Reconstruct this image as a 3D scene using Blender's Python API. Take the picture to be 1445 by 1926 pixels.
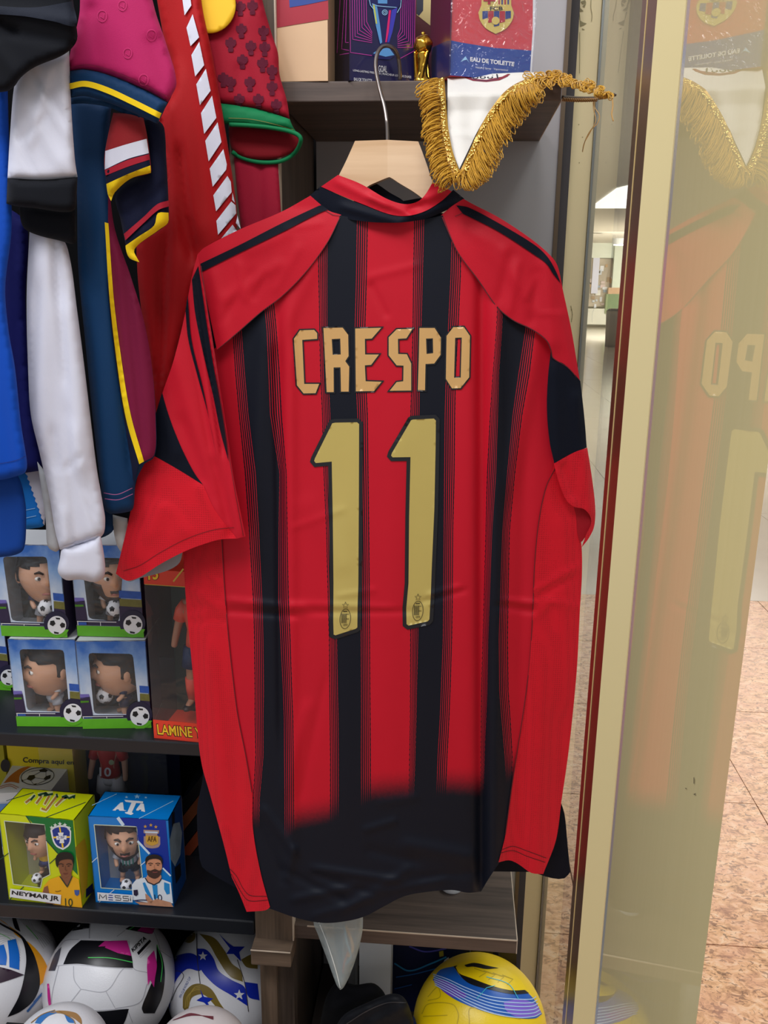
import bpy, bmesh, math, random
import numpy as np
from mathutils import Vector, Matrix, geometry
random.seed(7); np.random.seed(7)
sc = bpy.context.scene
for o in list(bpy.data.objects): bpy.data.objects.remove(o)

# ---------------------------------------------------------------- camera
IMW, IMH, FPX = 1445.0, 1926.0, 1600.0
CAM = np.array([0.0, 0.0, 1.5])
YAW, PITCH, ROLL = math.radians(4.6), math.radians(14.8), 0.011
_F = np.array([-math.sin(YAW)*math.cos(PITCH), math.cos(YAW)*math.cos(PITCH), -math.sin(PITCH)])
_R = np.array([math.cos(YAW), math.sin(YAW), 0.0])
_U = np.cross(_R, _F)
_r = math.cos(ROLL)*_R + math.sin(ROLL)*_U
_u = -math.sin(ROLL)*_R + math.cos(ROLL)*_U
cd = bpy.data.cameras.new('camera'); cam = bpy.data.objects.new('camera', cd)
sc.collection.objects.link(cam); sc.camera = cam
cd.sensor_fit = 'VERTICAL'; cd.sensor_height = 36.0; cd.sensor_width = 36.0
cd.lens = 36.0*FPX/IMH; cd.clip_start = 0.01; cd.clip_end = 200
cam.matrix_world = Matrix(((_r[0], _u[0], -_F[0], CAM[0]), (_r[1], _u[1], -_F[1], CAM[1]),
                           (_r[2], _u[2], -_F[2], CAM[2]), (0, 0, 0, 1)))
# ---------------------------------------------------------------- world, lights, exposure
wd = bpy.data.worlds.new('mall_air'); sc.world = wd; wd.use_nodes = True
wd.node_tree.nodes['Background'].inputs[0].default_value = (0.93, 0.96, 1.0, 1)
wd.node_tree.nodes['Background'].inputs[1].default_value = 0.50
def area(name, loc, target, sx, sy, power, col):
    l = bpy.data.lights.new(name, 'AREA'); l.shape = 'RECTANGLE'; l.size = sx; l.size_y = sy
    l.energy = power; l.color = col
    o = bpy.data.objects.new(name, l); sc.collection.objects.link(o); o.location = loc
    d = Vector(target)-Vector(loc); o.rotation_euler = d.to_track_quat('-Z', 'Y').to_euler()
    return o
area('ceiling_lamp', (0.15, -0.35, 2.95), (0.05, 1.0, 1.0), 1.3, 0.5, 28, (1.0, 0.985, 0.985))
area('panel_fill', (-1.0, 0.15, 2.9), (0.1, 0.7, 1.2), 0.9, 0.4, 22, (0.95, 0.97, 1.0))  # added fill out of view, aimed to brighten the gold panel
area('mall_lamp', (1.6, 2.6, 3.25), (1.2, 2.4, 0.0), 1.6, 1.6, 72, (1.0, 0.96, 0.9))
area('mall_mid_lamp', (3.0, 10.0, 3.25), (3.0, 10.0, 0.0), 4.0, 8.0, 180, (1.0, 0.97, 0.92))
area('mall_far_lamp', (7.5, 29.0, 3.2), (7.5, 31.0, 0.0), 6.0, 6.0, 1900, (1.0, 0.97, 0.92))
sc.view_settings.view_transform = 'Standard'; sc.view_settings.look = 'None'
sc.view_settings.exposure = 0.0; sc.view_settings.gamma = 1.0; sc.view_settings.use_curve_mapping = False

# ---------------------------------------------------------------- pixel -> world
def rays(P):
    P = np.atleast_2d(np.asarray(P, float))
    x = (P[:, 0]-IMW/2)/FPX; v = (P[:, 1]-IMH/2)/FPX
    return _F[None]+x[:, None]*_r[None]-v[:, None]*_u[None]
def WY(P, Y):
    d = rays(P); t = (np.asarray(Y)-CAM[1])/d[:, 1]
    return CAM[None]+d*t[:, None]
def W(px, py, Y): return WY([(px, py)], Y)[0]
def WZ(px, py, z):
    d = rays([(px, py)])[0]; return CAM+d*((z-CAM[2])/d[2])
def WX(px, py, X):
    d = rays([(px, py)])[0]; return CAM+d*((X-CAM[0])/d[0])
def Wvert(px, py, p):
    """height on the vertical line through p that is seen at row py (px is approximate)"""
    d = rays([(px, py)])[0]
    t = math.hypot(p[0], p[1])/math.hypot(d[0], d[1])
    return CAM[2]+d[2]*t

# ---------------------------------------------------------------- object helpers
def link(o): sc.collection.objects.link(o); return o
def tag(o, label=None, cat=None, group=None, kind=None):
    if label: o['label'] = label
    if cat: o['category'] = cat
    if group: o['group'] = group
    if kind: o['kind'] = kind
    return o
def thing(name, label, cat, loc, group=None):
    o = link(bpy.data.objects.new(name, None)); o.location = [float(a) for a in loc]
    o.empty_display_size = 0.05
    return tag(o, label, cat, group)
ROOTLOC = {}
def rootloc(o):
    l = Vector((0, 0, 0))
    while o is not None: l = l+Vector(o.location); o = o.parent
    return l
def obj(name, V, Fc, mat, parent=None, smooth=False, uvs=None, origin=None, kind=None, label=None, auto=None):
    """links one mesh; V are world coordinates"""
    V = np.asarray(V, float)
    if parent is not None:
        base = np.array(rootloc(parent)); loc = (0, 0, 0)
    else:
        base = np.array(origin) if origin is not None else np.array([(V[:, 0].min()+V[:, 0].max())/2, (V[:, 1].min()+V[:, 1].max())/2, V[:, 2].min()])
        loc = base
    me = bpy.data.meshes.new(name)
    me.from_pydata((V-base).tolist(), [], [tuple(int(i) for i in f) for f in Fc])
    if mat is not None:
        for m in (mat if isinstance(mat, (list, tuple)) else [mat]): me.materials.append(m)
    if uvs is not None:
        for nm, U in uvs.items():
            lay = me.uv_layers.new(name=nm)
            idx = np.empty(len(me.loops), dtype=np.int32); me.loops.foreach_get('vertex_index', idx)
            lay.data.foreach_set('uv', np.asarray(U, np.float32)[idx].ravel())
    if smooth: me.polygons.foreach_set('use_smooth', [True]*len(me.polygons))
    me.update()
    o = bpy.data.objects.new(name, me); link(o); o.location = [float(a) for a in loc]
    if parent is not None: o.parent = parent
    if auto:
        m = o.modifiers.new('edge', 'BEVEL'); m.width = auto; m.segments = 2; m.limit_method = 'ANGLE'
    return tag(o, label, None, None, kind)
def solidify(o, th, off=1.0):
    m = o.modifiers.new('thickness', 'SOLIDIFY'); m.thickness = th; m.offset = off
    return o
class MB:
    def __init__(s): s.V = []; s.F = []
    def add(s, V, F):
        n = len(s.V); s.V += [tuple(v) for v in V]; s.F += [tuple(i+n for i in f) for f in F]; return s
    def box(s, a, b):
        x0, y0, z0 = a; x1, y1, z1 = b
        return s.add([(x0,y0,z0),(x1,y0,z0),(x1,y1,z0),(x0,y1,z0),(x0,y0,z1),(x1,y0,z1),(x1,y1,z1),(x0,y1,z1)],
                     [(0,3,2,1),(4,5,6,7),(0,1,5,4),(1,2,6,5),(2,3,7,6),(3,0,4,7)])
    def prism(s, foot, z0, z1):
        n = len(foot)
        V = [(x, y, z0) for x, y in foot]+[(x, y, z1) for x, y in foot]
        F = [tuple(range(n-1, -1, -1)), tuple(range(n, 2*n))]+[(i, (i+1) % n, n+(i+1) % n, n+i) for i in range(n)]
        return s.add(V, F)
    def hexa(s, c8):
        return s.add(c8, [(0,3,2,1),(4,5,6,7),(0,1,5,4),(1,2,6,5),(2,3,7,6),(3,0,4,7)])
    def tube(s, pts, r, n=8, closed=False):
        pts = np.asarray(pts, float); m = len(pts)
        R = np.full(m, r) if np.isscalar(r) else np.asarray(r)
        T = np.gradient(pts, axis=0); T /= np.linalg.norm(T, axis=1)[:, None]+1e-12
        up = np.array([0.0, 0.0, 1.0])
        if abs(T[0] @ up) > 0.9: up = np.array([0.0, 1.0, 0.0])
        N = np.cross(T[0], up); N /= np.linalg.norm(N)
        V = []
        for i in range(m):
            N = N-T[i]*(N @ T[i]); N /= np.linalg.norm(N)+1e-12
            B = np.cross(T[i], N)
            for k in range(n):
                a = 2*math.pi*k/n; V.append(pts[i]+R[i]*(math.cos(a)*N+math.sin(a)*B))
        F = []
        for i in range(m-1):
            for k in range(n):
                k2 = (k+1) % n; F.append((i*n+k, i*n+k2, (i+1)*n+k2, (i+1)*n+k))
        F.append(tuple(range(n-1, -1, -1))); F.append(tuple((m-1)*n+k for k in range(n)))
        return s.add(V, F)
    def lathe(s, prof, c, n=24, axis=2, flat=1.0):
        V = []; m = len(prof)
        for r, h in prof:
            for k in range(n):
                a = 2*math.pi*k/n
                V.append((c[0]+r*math.cos(a), c[1]+r*flat*math.sin(a), c[2]+h))
        F = [(i*n+k, i*n+(k+1) % n, (i+1)*n+(k+1) % n, (i+1)*n+k) for i in range(m-1) for k in range(n)]
        F.append(tuple(range(n-1, -1, -1))); F.append(tuple((m-1)*n+k for k in range(n)))
        return s.add(V, F)
    def ell(s, c, r, nu=20, nv=12, fn=None, rot=0.0):
        V = []
        for j in range(nv+1):
            th = math.pi*j/nv
            for i in range(nu):
                ph = 2*math.pi*i/nu
                d = np.array([math.sin(th)*math.cos(ph), math.sin(th)*math.sin(ph), math.cos(th)])
                p = d*np.asarray(r)
                if fn is not None: p = fn(d, p)
                x, y = p[0]*math.cos(rot)-p[1]*math.sin(rot), p[0]*math.sin(rot)+p[1]*math.cos(rot)
                V.append((c[0]+x, c[1]+y, c[2]+p[2]))
        F = [(j*nu+i, (j+1)*nu+i, (j+1)*nu+(i+1) % nu, j*nu+(i+1) % nu) for j in range(nv) for i in range(nu)]
        return s.add(V, F)
    def make(s, name, mat, parent=None, smooth=False, **k): return obj(name, s.V, s.F, mat, parent, smooth, **k)

# ---------------------------------------------------------------- materials
def lin(c):
    return tuple(((v/255.0)/12.92 if v/255.0 <= 0.04045 else ((v/255.0+0.055)/1.055)**2.4) for v in c)
MATS = {}
def base(name):
    m = bpy.data.materials.new(name); m.use_nodes = True; nt = m.node_tree
    return m, nt, nt.nodes['Principled BSDF']
def nd(nt, t, **k):
    n = nt.nodes.new(t)
    for a, b in k.items(): setattr(n, a, b)
    return n
def math_(nt, op, a, b=None, c=None, clamp=False):
    n = nt.nodes.new('ShaderNodeMath'); n.operation = op; n.use_clamp = clamp
    for i, v in enumerate((a, b, c)):
        if v is None: continue
        if isinstance(v, (int, float)): n.inputs[i].default_value = v
        else: nt.links.new(v, n.inputs[i])
    return n.outputs[0]
def mixc(nt, f, a, b):
    n = nt.nodes.new('ShaderNodeMix'); n.data_type = 'RGBA'
    for i, v in ((0, f), (6, a), (7, b)):
        if isinstance(v, (int, float)): n.inputs[i].default_value = v
        elif isinstance(v, tuple): n.inputs[i].default_value = v+(1,) if len(v) == 3 else v
        else: nt.links.new(v, n.inputs[i])
    return n.outputs[2]
def plain(rgb, rough=0.6, metal=0.0, var=0.06, scale=40, spec=0.5, coat=0.0, bump=0.0, bscale=200, alpha=None, name=None):
    key = (rgb, rough, metal, var, scale, spec, coat, bump, bscale)
    if key in MATS: return MATS[key]
    m, nt, b = base(name or 'surface_%d_%d_%d' % tuple(int(v) for v in rgb))
    L = lin(rgb)
    if var > 0:
        tc = nd(nt, 'ShaderNodeTexCoord'); n = nd(nt, 'ShaderNodeTexNoise'); n.inputs['Scale'].default_value = scale
        nt.links.new(tc.outputs['Object'], n.inputs['Vector'])
        lo = tuple(v*(1-var) for v in L); hi = tuple(min(1, v*(1+var)) for v in L)
        nt.links.new(mixc(nt, n.outputs[0], lo, hi), b.inputs['Base Color'])
    else: b.inputs['Base Color'].default_value = L+(1,)
    b.inputs['Roughness'].default_value = rough; b.inputs['Metallic'].default_value = metal
    b.inputs['Specular IOR Level'].default_value = spec; b.inputs['Coat Weight'].default_value = coat
    b.inputs['Coat Roughness'].default_value = 0.1
    if bump > 0:
        tc = nd(nt, 'ShaderNodeTexCoord'); n = nd(nt, 'ShaderNodeTexNoise'); n.inputs['Scale'].default_value = bscale
        nt.links.new(tc.outputs['Object'], n.inputs['Vector'])
        bp = nd(nt, 'ShaderNodeBump'); bp.inputs['Strength'].default_value = bump; bp.inputs['Distance'].default_value = 0.002
        nt.links.new(n.outputs[0], bp.inputs['Height']); nt.links.new(bp.outputs[0], b.inputs['Normal'])
    MATS[key] = m; return m
def fabric(rgb, rough=0.7, mesh=False, sheen=0.03, name=None):
    key = ('fab', rgb, rough, mesh, sheen)
    if key in MATS: return MATS[key]
    m, nt, b = base(name or 'fabric_%d_%d_%d' % tuple(int(v) for v in rgb)); L = lin(rgb)
    tc = nd(nt, 'ShaderNodeTexCoord')
    n = nd(nt, 'ShaderNodeTexNoise'); n.inputs['Scale'].default_value = 18; n.inputs['Detail'].default_value = 5
    nt.links.new(tc.outputs['Object'], n.inputs['Vector'])
    col = mixc(nt, n.outputs[0], tuple(v*0.9 for v in L), tuple(min(1, v*1.08) for v in L))
    v = nd(nt, 'ShaderNodeTexVoronoi'); v.inputs['Scale'].default_value = 370 if mesh else 1400
    nt.links.new(tc.outputs['Object'], v.inputs['Vector'])
    v.inputs['Randomness'].default_value = 0.12 if mesh else 1.0
    if mesh:
        d = math_(nt, 'LESS_THAN', v.outputs['Distance'], 0.33)
        col = mixc(nt, math_(nt, 'MULTIPLY', d, 0.34), col, tuple(x*0.35 for x in L))
    nt.links.new(col, b.inputs['Base Color'])
    b.inputs['Roughness'].default_value = rough; b.inputs['Sheen Weight'].default_value = sheen
    b.inputs['Specular IOR Level'].default_value = 0.22 if max(rgb) > 60 else 0.12
    bp = nd(nt, 'ShaderNodeBump'); bp.inputs['Strength'].default_value = 0.25 if mesh else 0.1; bp.inputs['Distance'].default_value = 0.001
    nt.links.new(v.outputs['Distance'], bp.inputs['Height']); nt.links.new(bp.outputs[0], b.inputs['Normal'])
    MATS[key] = m; return m
def wood(name, dark, light, axis, scale=1.0, rough=0.5):
    m, nt, b = base(name)
    tc = nd(nt, 'ShaderNodeTexCoord'); mp = nd(nt, 'ShaderNodeMapping')
    s = [46*scale, 46*scale, 46*scale]; s[axis] = 2.4*scale
    mp.inputs['Scale'].default_value = s
    nt.links.new(tc.outputs['Object'], mp.inputs['Vector'])
    n = nd(nt, 'ShaderNodeTexNoise'); n.inputs['Scale'].default_value = 1.0; n.inputs['Detail'].default_value = 6; n.inputs['Distortion'].default_value = 0.6
    nt.links.new(mp.outputs[0], n.inputs['Vector'])
    n2 = nd(nt, 'ShaderNodeTexNoise'); n2.inputs['Scale'].default_value = 5.0; n2.inputs['Detail'].default_value = 4
    nt.links.new(mp.outputs[0], n2.inputs['Vector'])
    f = math_(nt, 'MULTIPLY_ADD', n2.outputs[0], 0.45, math_(nt, 'MULTIPLY', n.outputs[0], 0.75))
    r = nd(nt, 'ShaderNodeValToRGB'); r.color_ramp.elements[0].position = 0.36; r.color_ramp.elements[1].position = 0.78
    r.color_ramp.elements[0].color = lin(dark)+(1,); r.color_ramp.elements[1].color = lin(light)+(1,)
    nt.links.new(f, r.inputs[0]); nt.links.new(r.outputs[0], b.inputs['Base Color'])
    b.inputs['Roughness'].default_value = rough
    bp = nd(nt, 'ShaderNodeBump'); bp.inputs['Strength'].default_value = 0.12; bp.inputs['Distance'].default_value = 0.001
    nt.links.new(f, bp.inputs['Height']); nt.links.new(bp.outputs[0], b.inputs['Normal'])
    return m
def clear(name, tint=(1, 1, 1), bump=0.0, scale=60, refl=1.0, rough=0.03, haze=0.0, hazecol=(220, 225, 235)):
    """thin clear sheet: see-through, with a Fresnel reflection"""
    m = bpy.data.materials.new(name); m.use_nodes = True; nt = m.node_tree; nt.nodes.clear()
    out = nd(nt, 'ShaderNodeOutputMaterial'); tr = nd(nt, 'ShaderNodeBsdfTransparent'); gl = nd(nt, 'ShaderNodeBsdfGlossy')
    tr.inputs[0].default_value = tuple(tint)+(1,); gl.inputs['Roughness'].default_value = rough
    fr = nd(nt, 'ShaderNodeFresnel'); fr.inputs['IOR'].default_value = 1.5
    mx = nd(nt, 'ShaderNodeMixShader')
    if bump > 0:
        tc = nd(nt, 'ShaderNodeTexCoord'); n = nd(nt, 'ShaderNodeTexNoise'); n.inputs['Scale'].default_value = scale
        n.inputs['Detail'].default_value = 3; n.inputs['Distortion'].default_value = 1.2
        nt.links.new(tc.outputs['Object'], n.inputs['Vector'])
        bp = nd(nt, 'ShaderNodeBump'); bp.inputs['Strength'].default_value = bump; bp.inputs['Distance'].default_value = 0.01
        nt.links.new(n.outputs[0], bp.inputs['Height'])
        nt.links.new(bp.outputs[0], gl.inputs['Normal']); nt.links.new(bp.outputs[0], fr.inputs['Normal'])
    ge = nd(nt, 'ShaderNodeNewGeometry')
    f = math_(nt, 'MULTIPLY', fr.outputs[0], refl, clamp=True)
    f = math_(nt, 'MULTIPLY', f, math_(nt, 'SUBTRACT', 1.0, ge.outputs['Backfacing']))
    nt.links.new(f, mx.inputs[0]); nt.links.new(tr.outputs[0], mx.inputs[1]); nt.links.new(gl.outputs[0], mx.inputs[2])
    last = mx
    if haze > 0:
        df = nd(nt, 'ShaderNodeBsdfDiffuse'); df.inputs[0].default_value = lin(hazecol)+(1,)
        m2 = nd(nt, 'ShaderNodeMixShader'); m2.inputs[0].default_value = haze
        nt.links.new(mx.outputs[0], m2.inputs[1]); nt.links.new(df.outputs[0], m2.inputs[2]); last = m2
    nt.links.new(last.outputs[0], out.inputs[0]); return m
def glow(name, rgb, strength):
    m = bpy.data.materials.new(name); m.use_nodes = True; nt = m.node_tree; b = nt.nodes['Principled BSDF']
    b.inputs['Base Color'].default_value = lin(rgb)+(1,); b.inputs['Emission Color'].default_value = lin(rgb)+(1,)
    b.inputs['Emission Strength'].default_value = strength; return m

# ---------------------------------------------------------------- outlines, cloth surfaces, prints
def curve(pts, sp=6.0, closed=True):
    """Catmull-Rom through points; a third element marks a sharp corner"""
    P = [np.array(p[:2], float) for p in pts]; K = [len(p) > 2 for p in pts]; n = len(P)
    out = []
    for i in range(n if closed else n-1):
        p1, p2 = P[i], P[(i+1) % n]
        p0 = P[i-1] if (closed or i > 0) else p1; p3 = P[(i+2) % n] if (closed or i < n-2) else p2
        if K[i]: p0 = p1-(p2-p1)
        if K[(i+1) % n]: p3 = p2+(p2-p1)
        L = np.linalg.norm(p2-p1); k = max(1, int(math.ceil(L/sp)))
        l0 = max(np.linalg.norm(p1-p0), 1e-6); l2 = max(np.linalg.norm(p3-p2), 1e-6)
        m1 = (p2-p0)/(l0+L+1e-9)*L; m2 = (p3-p1)/(l2+L+1e-9)*L
        for j in range(k):
            t = j/k
            out.append((2*t**3-3*t**2+1)*p1+(t**3-2*t**2+t)*m1+(-2*t**3+3*t**2)*p2+(t**3-t**2)*m2)
    if not closed: out.append(P[-1])
    return np.array(out)
def straight(pts, sp=6.0):
    return curve([tuple(p[:2])+(1,) for p in pts], sp)
def inside(P, poly):
    x, y = P[:, 0], P[:, 1]; r = np.zeros(len(P), bool); n = len(poly)
    for i in range(n):
        x0, y0 = poly[i]; x1, y1 = poly[(i+1) % n]
        if y0 == y1: continue
        c = ((y0 > y) != (y1 > y)) & (x < (x1-x0)*(y-y0)/(y1-y0)+x0)
        r ^= c
    return r
def edge_dist(P, poly):
    d = np.full(len(P), 1e9); n = len(poly)
    for i in range(n):
        a = poly[i]; b = poly[(i+1) % n]; ab = b-a; L = ab @ ab
        t = np.clip(((P-a) @ ab)/(L+1e-12), 0, 1)
        d = np.minimum(d, np.hypot(*(P-a-t[:, None]*ab).T))
    return d
def fill(outline, sp, holes=()):
    """2D triangulation of an outline (dense boundary given) with interior points"""
    lo = outline.min(0); hi = outline.max(0)
    xs = np.arange(lo[0], hi[0], sp); ys = np.arange(lo[1], hi[1], sp*0.87)
    G = np.array([(x+(sp/2 if j % 2 else 0), y) for j, y in enumerate(ys) for x in xs]) if len(xs) and len(ys) else np.zeros((0, 2))
    rings = [outline]+list(holes)
    if len(G):
        k = inside(G, outline)
        for h in holes: k &= ~inside(G, h)
        G = G[k]
    if len(G):
        d = np.min([edge_dist(G, r) for r in rings], axis=0); G = G[d > sp*0.45]
    pts = []; ed = []
    for r in rings:
        n0 = len(pts); m = len(r); pts += [Vector(p) for p in r]; ed += [(n0+i, n0+(i+1) % m) for i in range(m)]
    nb = len(pts); pts += [Vector(p) for p in G]
    V, E, Fc, ov, oe, of = geometry.delaunay_2d_cdt(pts, ed, [], 0, 1e-5)
    V = np.array([tuple(v) for v in V]); Fc = np.array([f for f in Fc if len(f) == 3])
    C = V[Fc].mean(1); k = inside(C, outline)
    for h in holes: k &= ~inside(C, h)
    Fc = Fc[k]
    a = V[Fc]; s = (a[:, 1, 0]-a[:, 0, 0])*(a[:, 2, 1]-a[:, 0, 1])-(a[:, 2, 0]-a[:, 0, 0])*(a[:, 1, 1]-a[:, 0, 1])
    Fc = Fc[np.abs(s) > 1e-6]; s = s[np.abs(s) > 1e-6]
    Fc[s > 0] = Fc[s > 0][:, ::-1]            # normals toward the viewer side (y down in the drawing)
    used = np.unique(Fc); mp = -np.ones(len(V), int); mp[used] = np.arange(len(used))
    return V[used], mp[Fc]
def vnoise(P, sx, sy, seed):
    rs = np.random.RandomState(seed); r = np.zeros(len(P))
    for k in range(6):
        a, b = rs.uniform(.5, 1.6, 2); ph = rs.uniform(0, 6.28); s = rs.choice([-1, 1])
        r += np.sin(P[:, 0]/sx*a+s*P[:, 1]/sy*b+ph)
    return r/6
class Surf:
    """a hanging cloth: depth plane Y, rounded off toward its outline, with folds (x0,y0,x1,y1,amp,width)"""
    def __init__(s, Y, outline=None, thick=0.0, r=25.0, folds=(), noise=(0.0, 40, 160, 1), fn=None):
        s.Y = Y; s.o = outline; s.th = thick; s.r = r; s.f = folds; s.n = noise; s.fn = fn
    def prof(s, P):
        if s.o is None: return np.zeros(len(P))
        d = np.clip(edge_dist(P, s.o)/s.r, 0, 1); return np.sqrt(np.clip(1-(1-d)**2, 0, 1))
    def relief(s, P):
        D = np.zeros(len(P))
        for x0, y0, x1, y1, amp, w in s.f:
            a = np.array([x0, y0]); ab = np.array([x1-x0, y1-y0]); L = np.hypot(*ab); u = ab/L
            q = P-a; t = q @ u; h = q @ np.array([-u[1], u[0]])
            e = np.clip(np.minimum(t+0.25*L, 1.25*L-t)/(0.25*L+1e-9), 0, 1); e = e*e*(3-2*e)
            D += amp*np.exp(-(h/w)**2)*e
        if s.n[0]: D += s.n[0]*vnoise(P, s.n[1], s.n[2], s.n[3])
        return D
    def depth(s, P):
        D = s.th*s.prof(P)+s.relief(P)
        if s.fn is not None: D = D+s.fn(P)
        return D
    def __call__(s, P, off=0.0):
        P = np.asarray(P, float); return WY(P, s.Y-s.depth(P)-off)
class Plane:
    def __init__(s, p0, n): s.p = np.asarray(p0, float); s.n = np.asarray(n, float)/np.linalg.norm(n)
    def __call__(s, P, off=0.0):
        d = rays(P); p = s.p+s.n*off
        t = ((p-CAM) @ s.n)/(d @ s.n); return CAM[None]+d*t[:, None]
class Ball:
    def __init__(s, c, r): s.c = np.asarray(c, float); s.r = r
    def __call__(s, P, off=0.0):
        d = rays(P); d = d/np.linalg.norm(d, axis=1)[:, None]; oc = CAM-s.c
        b = d @ oc; disc = np.clip(b*b-(oc @ oc-s.r**2), 0, None)
        p = CAM[None]+d*(-b-np.sqrt(disc))[:, None]
        q = p-s.c; q /= np.linalg.norm(q, axis=1)[:, None]
        return s.c[None]+q*(s.r+off)
def sheet(name, outline, surf, mat, parent, off=0.0, sp=8.0, holes=(), th=0.0, uv=None, smooth=True, kind=None, label=None, sharp=False):
    o = (straight if sharp else curve)(outline, sp) if not isinstance(outline, np.ndarray) else outline
    hs = [((straight if sharp else curve)(h, sp) if not isinstance(h, np.ndarray) else h) for h in holes]
    P, Fc = fill(o, sp, hs)
    uvs = {'UVMap': np.stack([P[:, 0]/1000, 1-P[:, 1]/1000], 1)}
    if uv is not None: uvs.update(uv(P))
    ob = obj(name, surf(P, off), Fc, mat, parent, smooth, uvs, kind=kind, label=label)
    if th: solidify(ob, th, -1.0)
    return ob
def pillow(name, outline, surf, mat, parent, sp=8.0, back=0.006, label=None):
    """closed soft body: front cloth and a back sheet joined along the outline"""
    o = curve(outline, sp) if not isinstance(outline, np.ndarray) else outline
    surf.o = o
    P, Fc = fill(o, sp)
    d = edge_dist(P, o); rim = d < 1e-3
    A = surf(P); pr = surf.prof(P)
    B = WY(P, surf.Y-surf.relief(P)*0.3-(surf.fn(P) if surf.fn is not None else 0)+back*pr+0.002)
    V = np.concatenate([A, B]); n = len(P)
    Fs = [tuple(f) for f in Fc]+[tuple(n+i for i in f[::-1]) for f in Fc]
    ed = {}
    for f in Fc:
        for i in range(3):
            a, b = int(f[i]), int(f[(i+1) % 3]); ed[(a, b)] = 1
    for a, b in ed:
        if (b, a) not in ed: Fs.append((b, a, n+a, n+b))
    uv = np.stack([P[:, 0]/1000, 1-P[:, 1]/1000], 1)
    return obj(name, V, Fs, mat, parent, True, {'UVMap': np.concatenate([uv, uv])}, label=label)
def offset_poly(pts, d):
    P = np.array([p[:2] for p in pts], float); n = len(P)
    A = 0.5*np.sum(P[:, 0]*np.roll(P[:, 1], -1)-np.roll(P[:, 0], -1)*P[:, 1]); s = 1 if A > 0 else -1
    out = []
    for i in range(n):
        a = P[i]-P[i-1]; b = P[(i+1) % n]-P[i]; a /= np.linalg.norm(a)+1e-9; b /= np.linalg.norm(b)+1e-9
        na = np.array([a[1], -a[0]])*s; nb = np.array([b[1], -b[0]])*s
        m = na+nb; m /= np.linalg.norm(m)+1e-9; k = d/max(0.45, m @ na); out.append(tuple(P[i]+m*k)+(1,))
    return out
def text2d(s, bold=0.0):
    cu = bpy.data.curves.new('lettering', 'FONT'); cu.body = s; cu.offset = bold; cu.resolution_u = 4
    o = bpy.data.objects.new('lettering', cu); link(o); bpy.context.view_layer.update()
    me = o.to_mesh(); V = np.array([tuple(v.co)[:2] for v in me.vertices]); F = [tuple(p.vertices) for p in me.polygons]
    o.to_mesh_clear(); bpy.data.objects.remove(o); bpy.data.curves.remove(cu)
    return V, F
def lettering(name, s, quad, surf, mat, parent, off=0.0008, bold=0.0):
    """printed words: quad = TL, TR, BR, BL in the photograph"""
    V, F = text2d(s, bold); lo = V.min(0); hi = V.max(0); t = (V-lo)/(hi-lo)
    q = np.array(quad, float); u = t[:, :1]; v = 1-t[:, 1:]
    P = (1-u)*(1-v)*q[0]+u*(1-v)*q[1]+u*v*q[2]+(1-u)*v*q[3]
    return obj(name, surf(P, off), F, mat, parent)
def circle(cx, cy, rx, ry=None, n=28, a0=0, a1=360, rot=0):
    ry = rx if ry is None else ry; r = math.radians(rot)
    full = abs(a1-a0) >= 360
    L = []
    for i in range(n if full else n+1):
        a = math.radians(a0+(a1-a0)*i/n); x, y = rx*math.cos(a), ry*math.sin(a)
        L.append((cx+x*math.cos(r)-y*math.sin(r), cy+x*math.sin(r)+y*math.cos(r)))
    return np.array(L)
def strip(pts, w, closed=False):
    """outline of a stroke of width w along pts"""
    P = np.asarray(pts, float); T = np.gradient(P, axis=0); T /= np.linalg.norm(T, axis=1)[:, None]+1e-9
    N = np.stack([-T[:, 1], T[:, 0]], 1); ww = np.asarray(w, float)
    if ww.ndim == 0: ww = np.full(len(P), float(ww))
    return np.concatenate([P+N*ww[:, None]/2, (P-N*ww[:, None]/2)[::-1]])
def stroke(name, pts, w, surf, mat, parent, off=0.0008, smooth=True, sp=5):
    P = curve(pts, sp, closed=False) if smooth else curve([tuple(p[:2])+(1,) for p in pts], sp, closed=False)
    T = np.gradient(P, axis=0); T /= np.linalg.norm(T, axis=1)[:, None]+1e-9; N = np.stack([-T[:, 1], T[:, 0]], 1)
    A = surf(P+N*w/2, off); B = surf(P-N*w/2, off); n = len(P)
    return obj(name, np.concatenate([A, B]), [(i, i+1, n+i+1, n+i) for i in range(n-1)], mat, parent)
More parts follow.
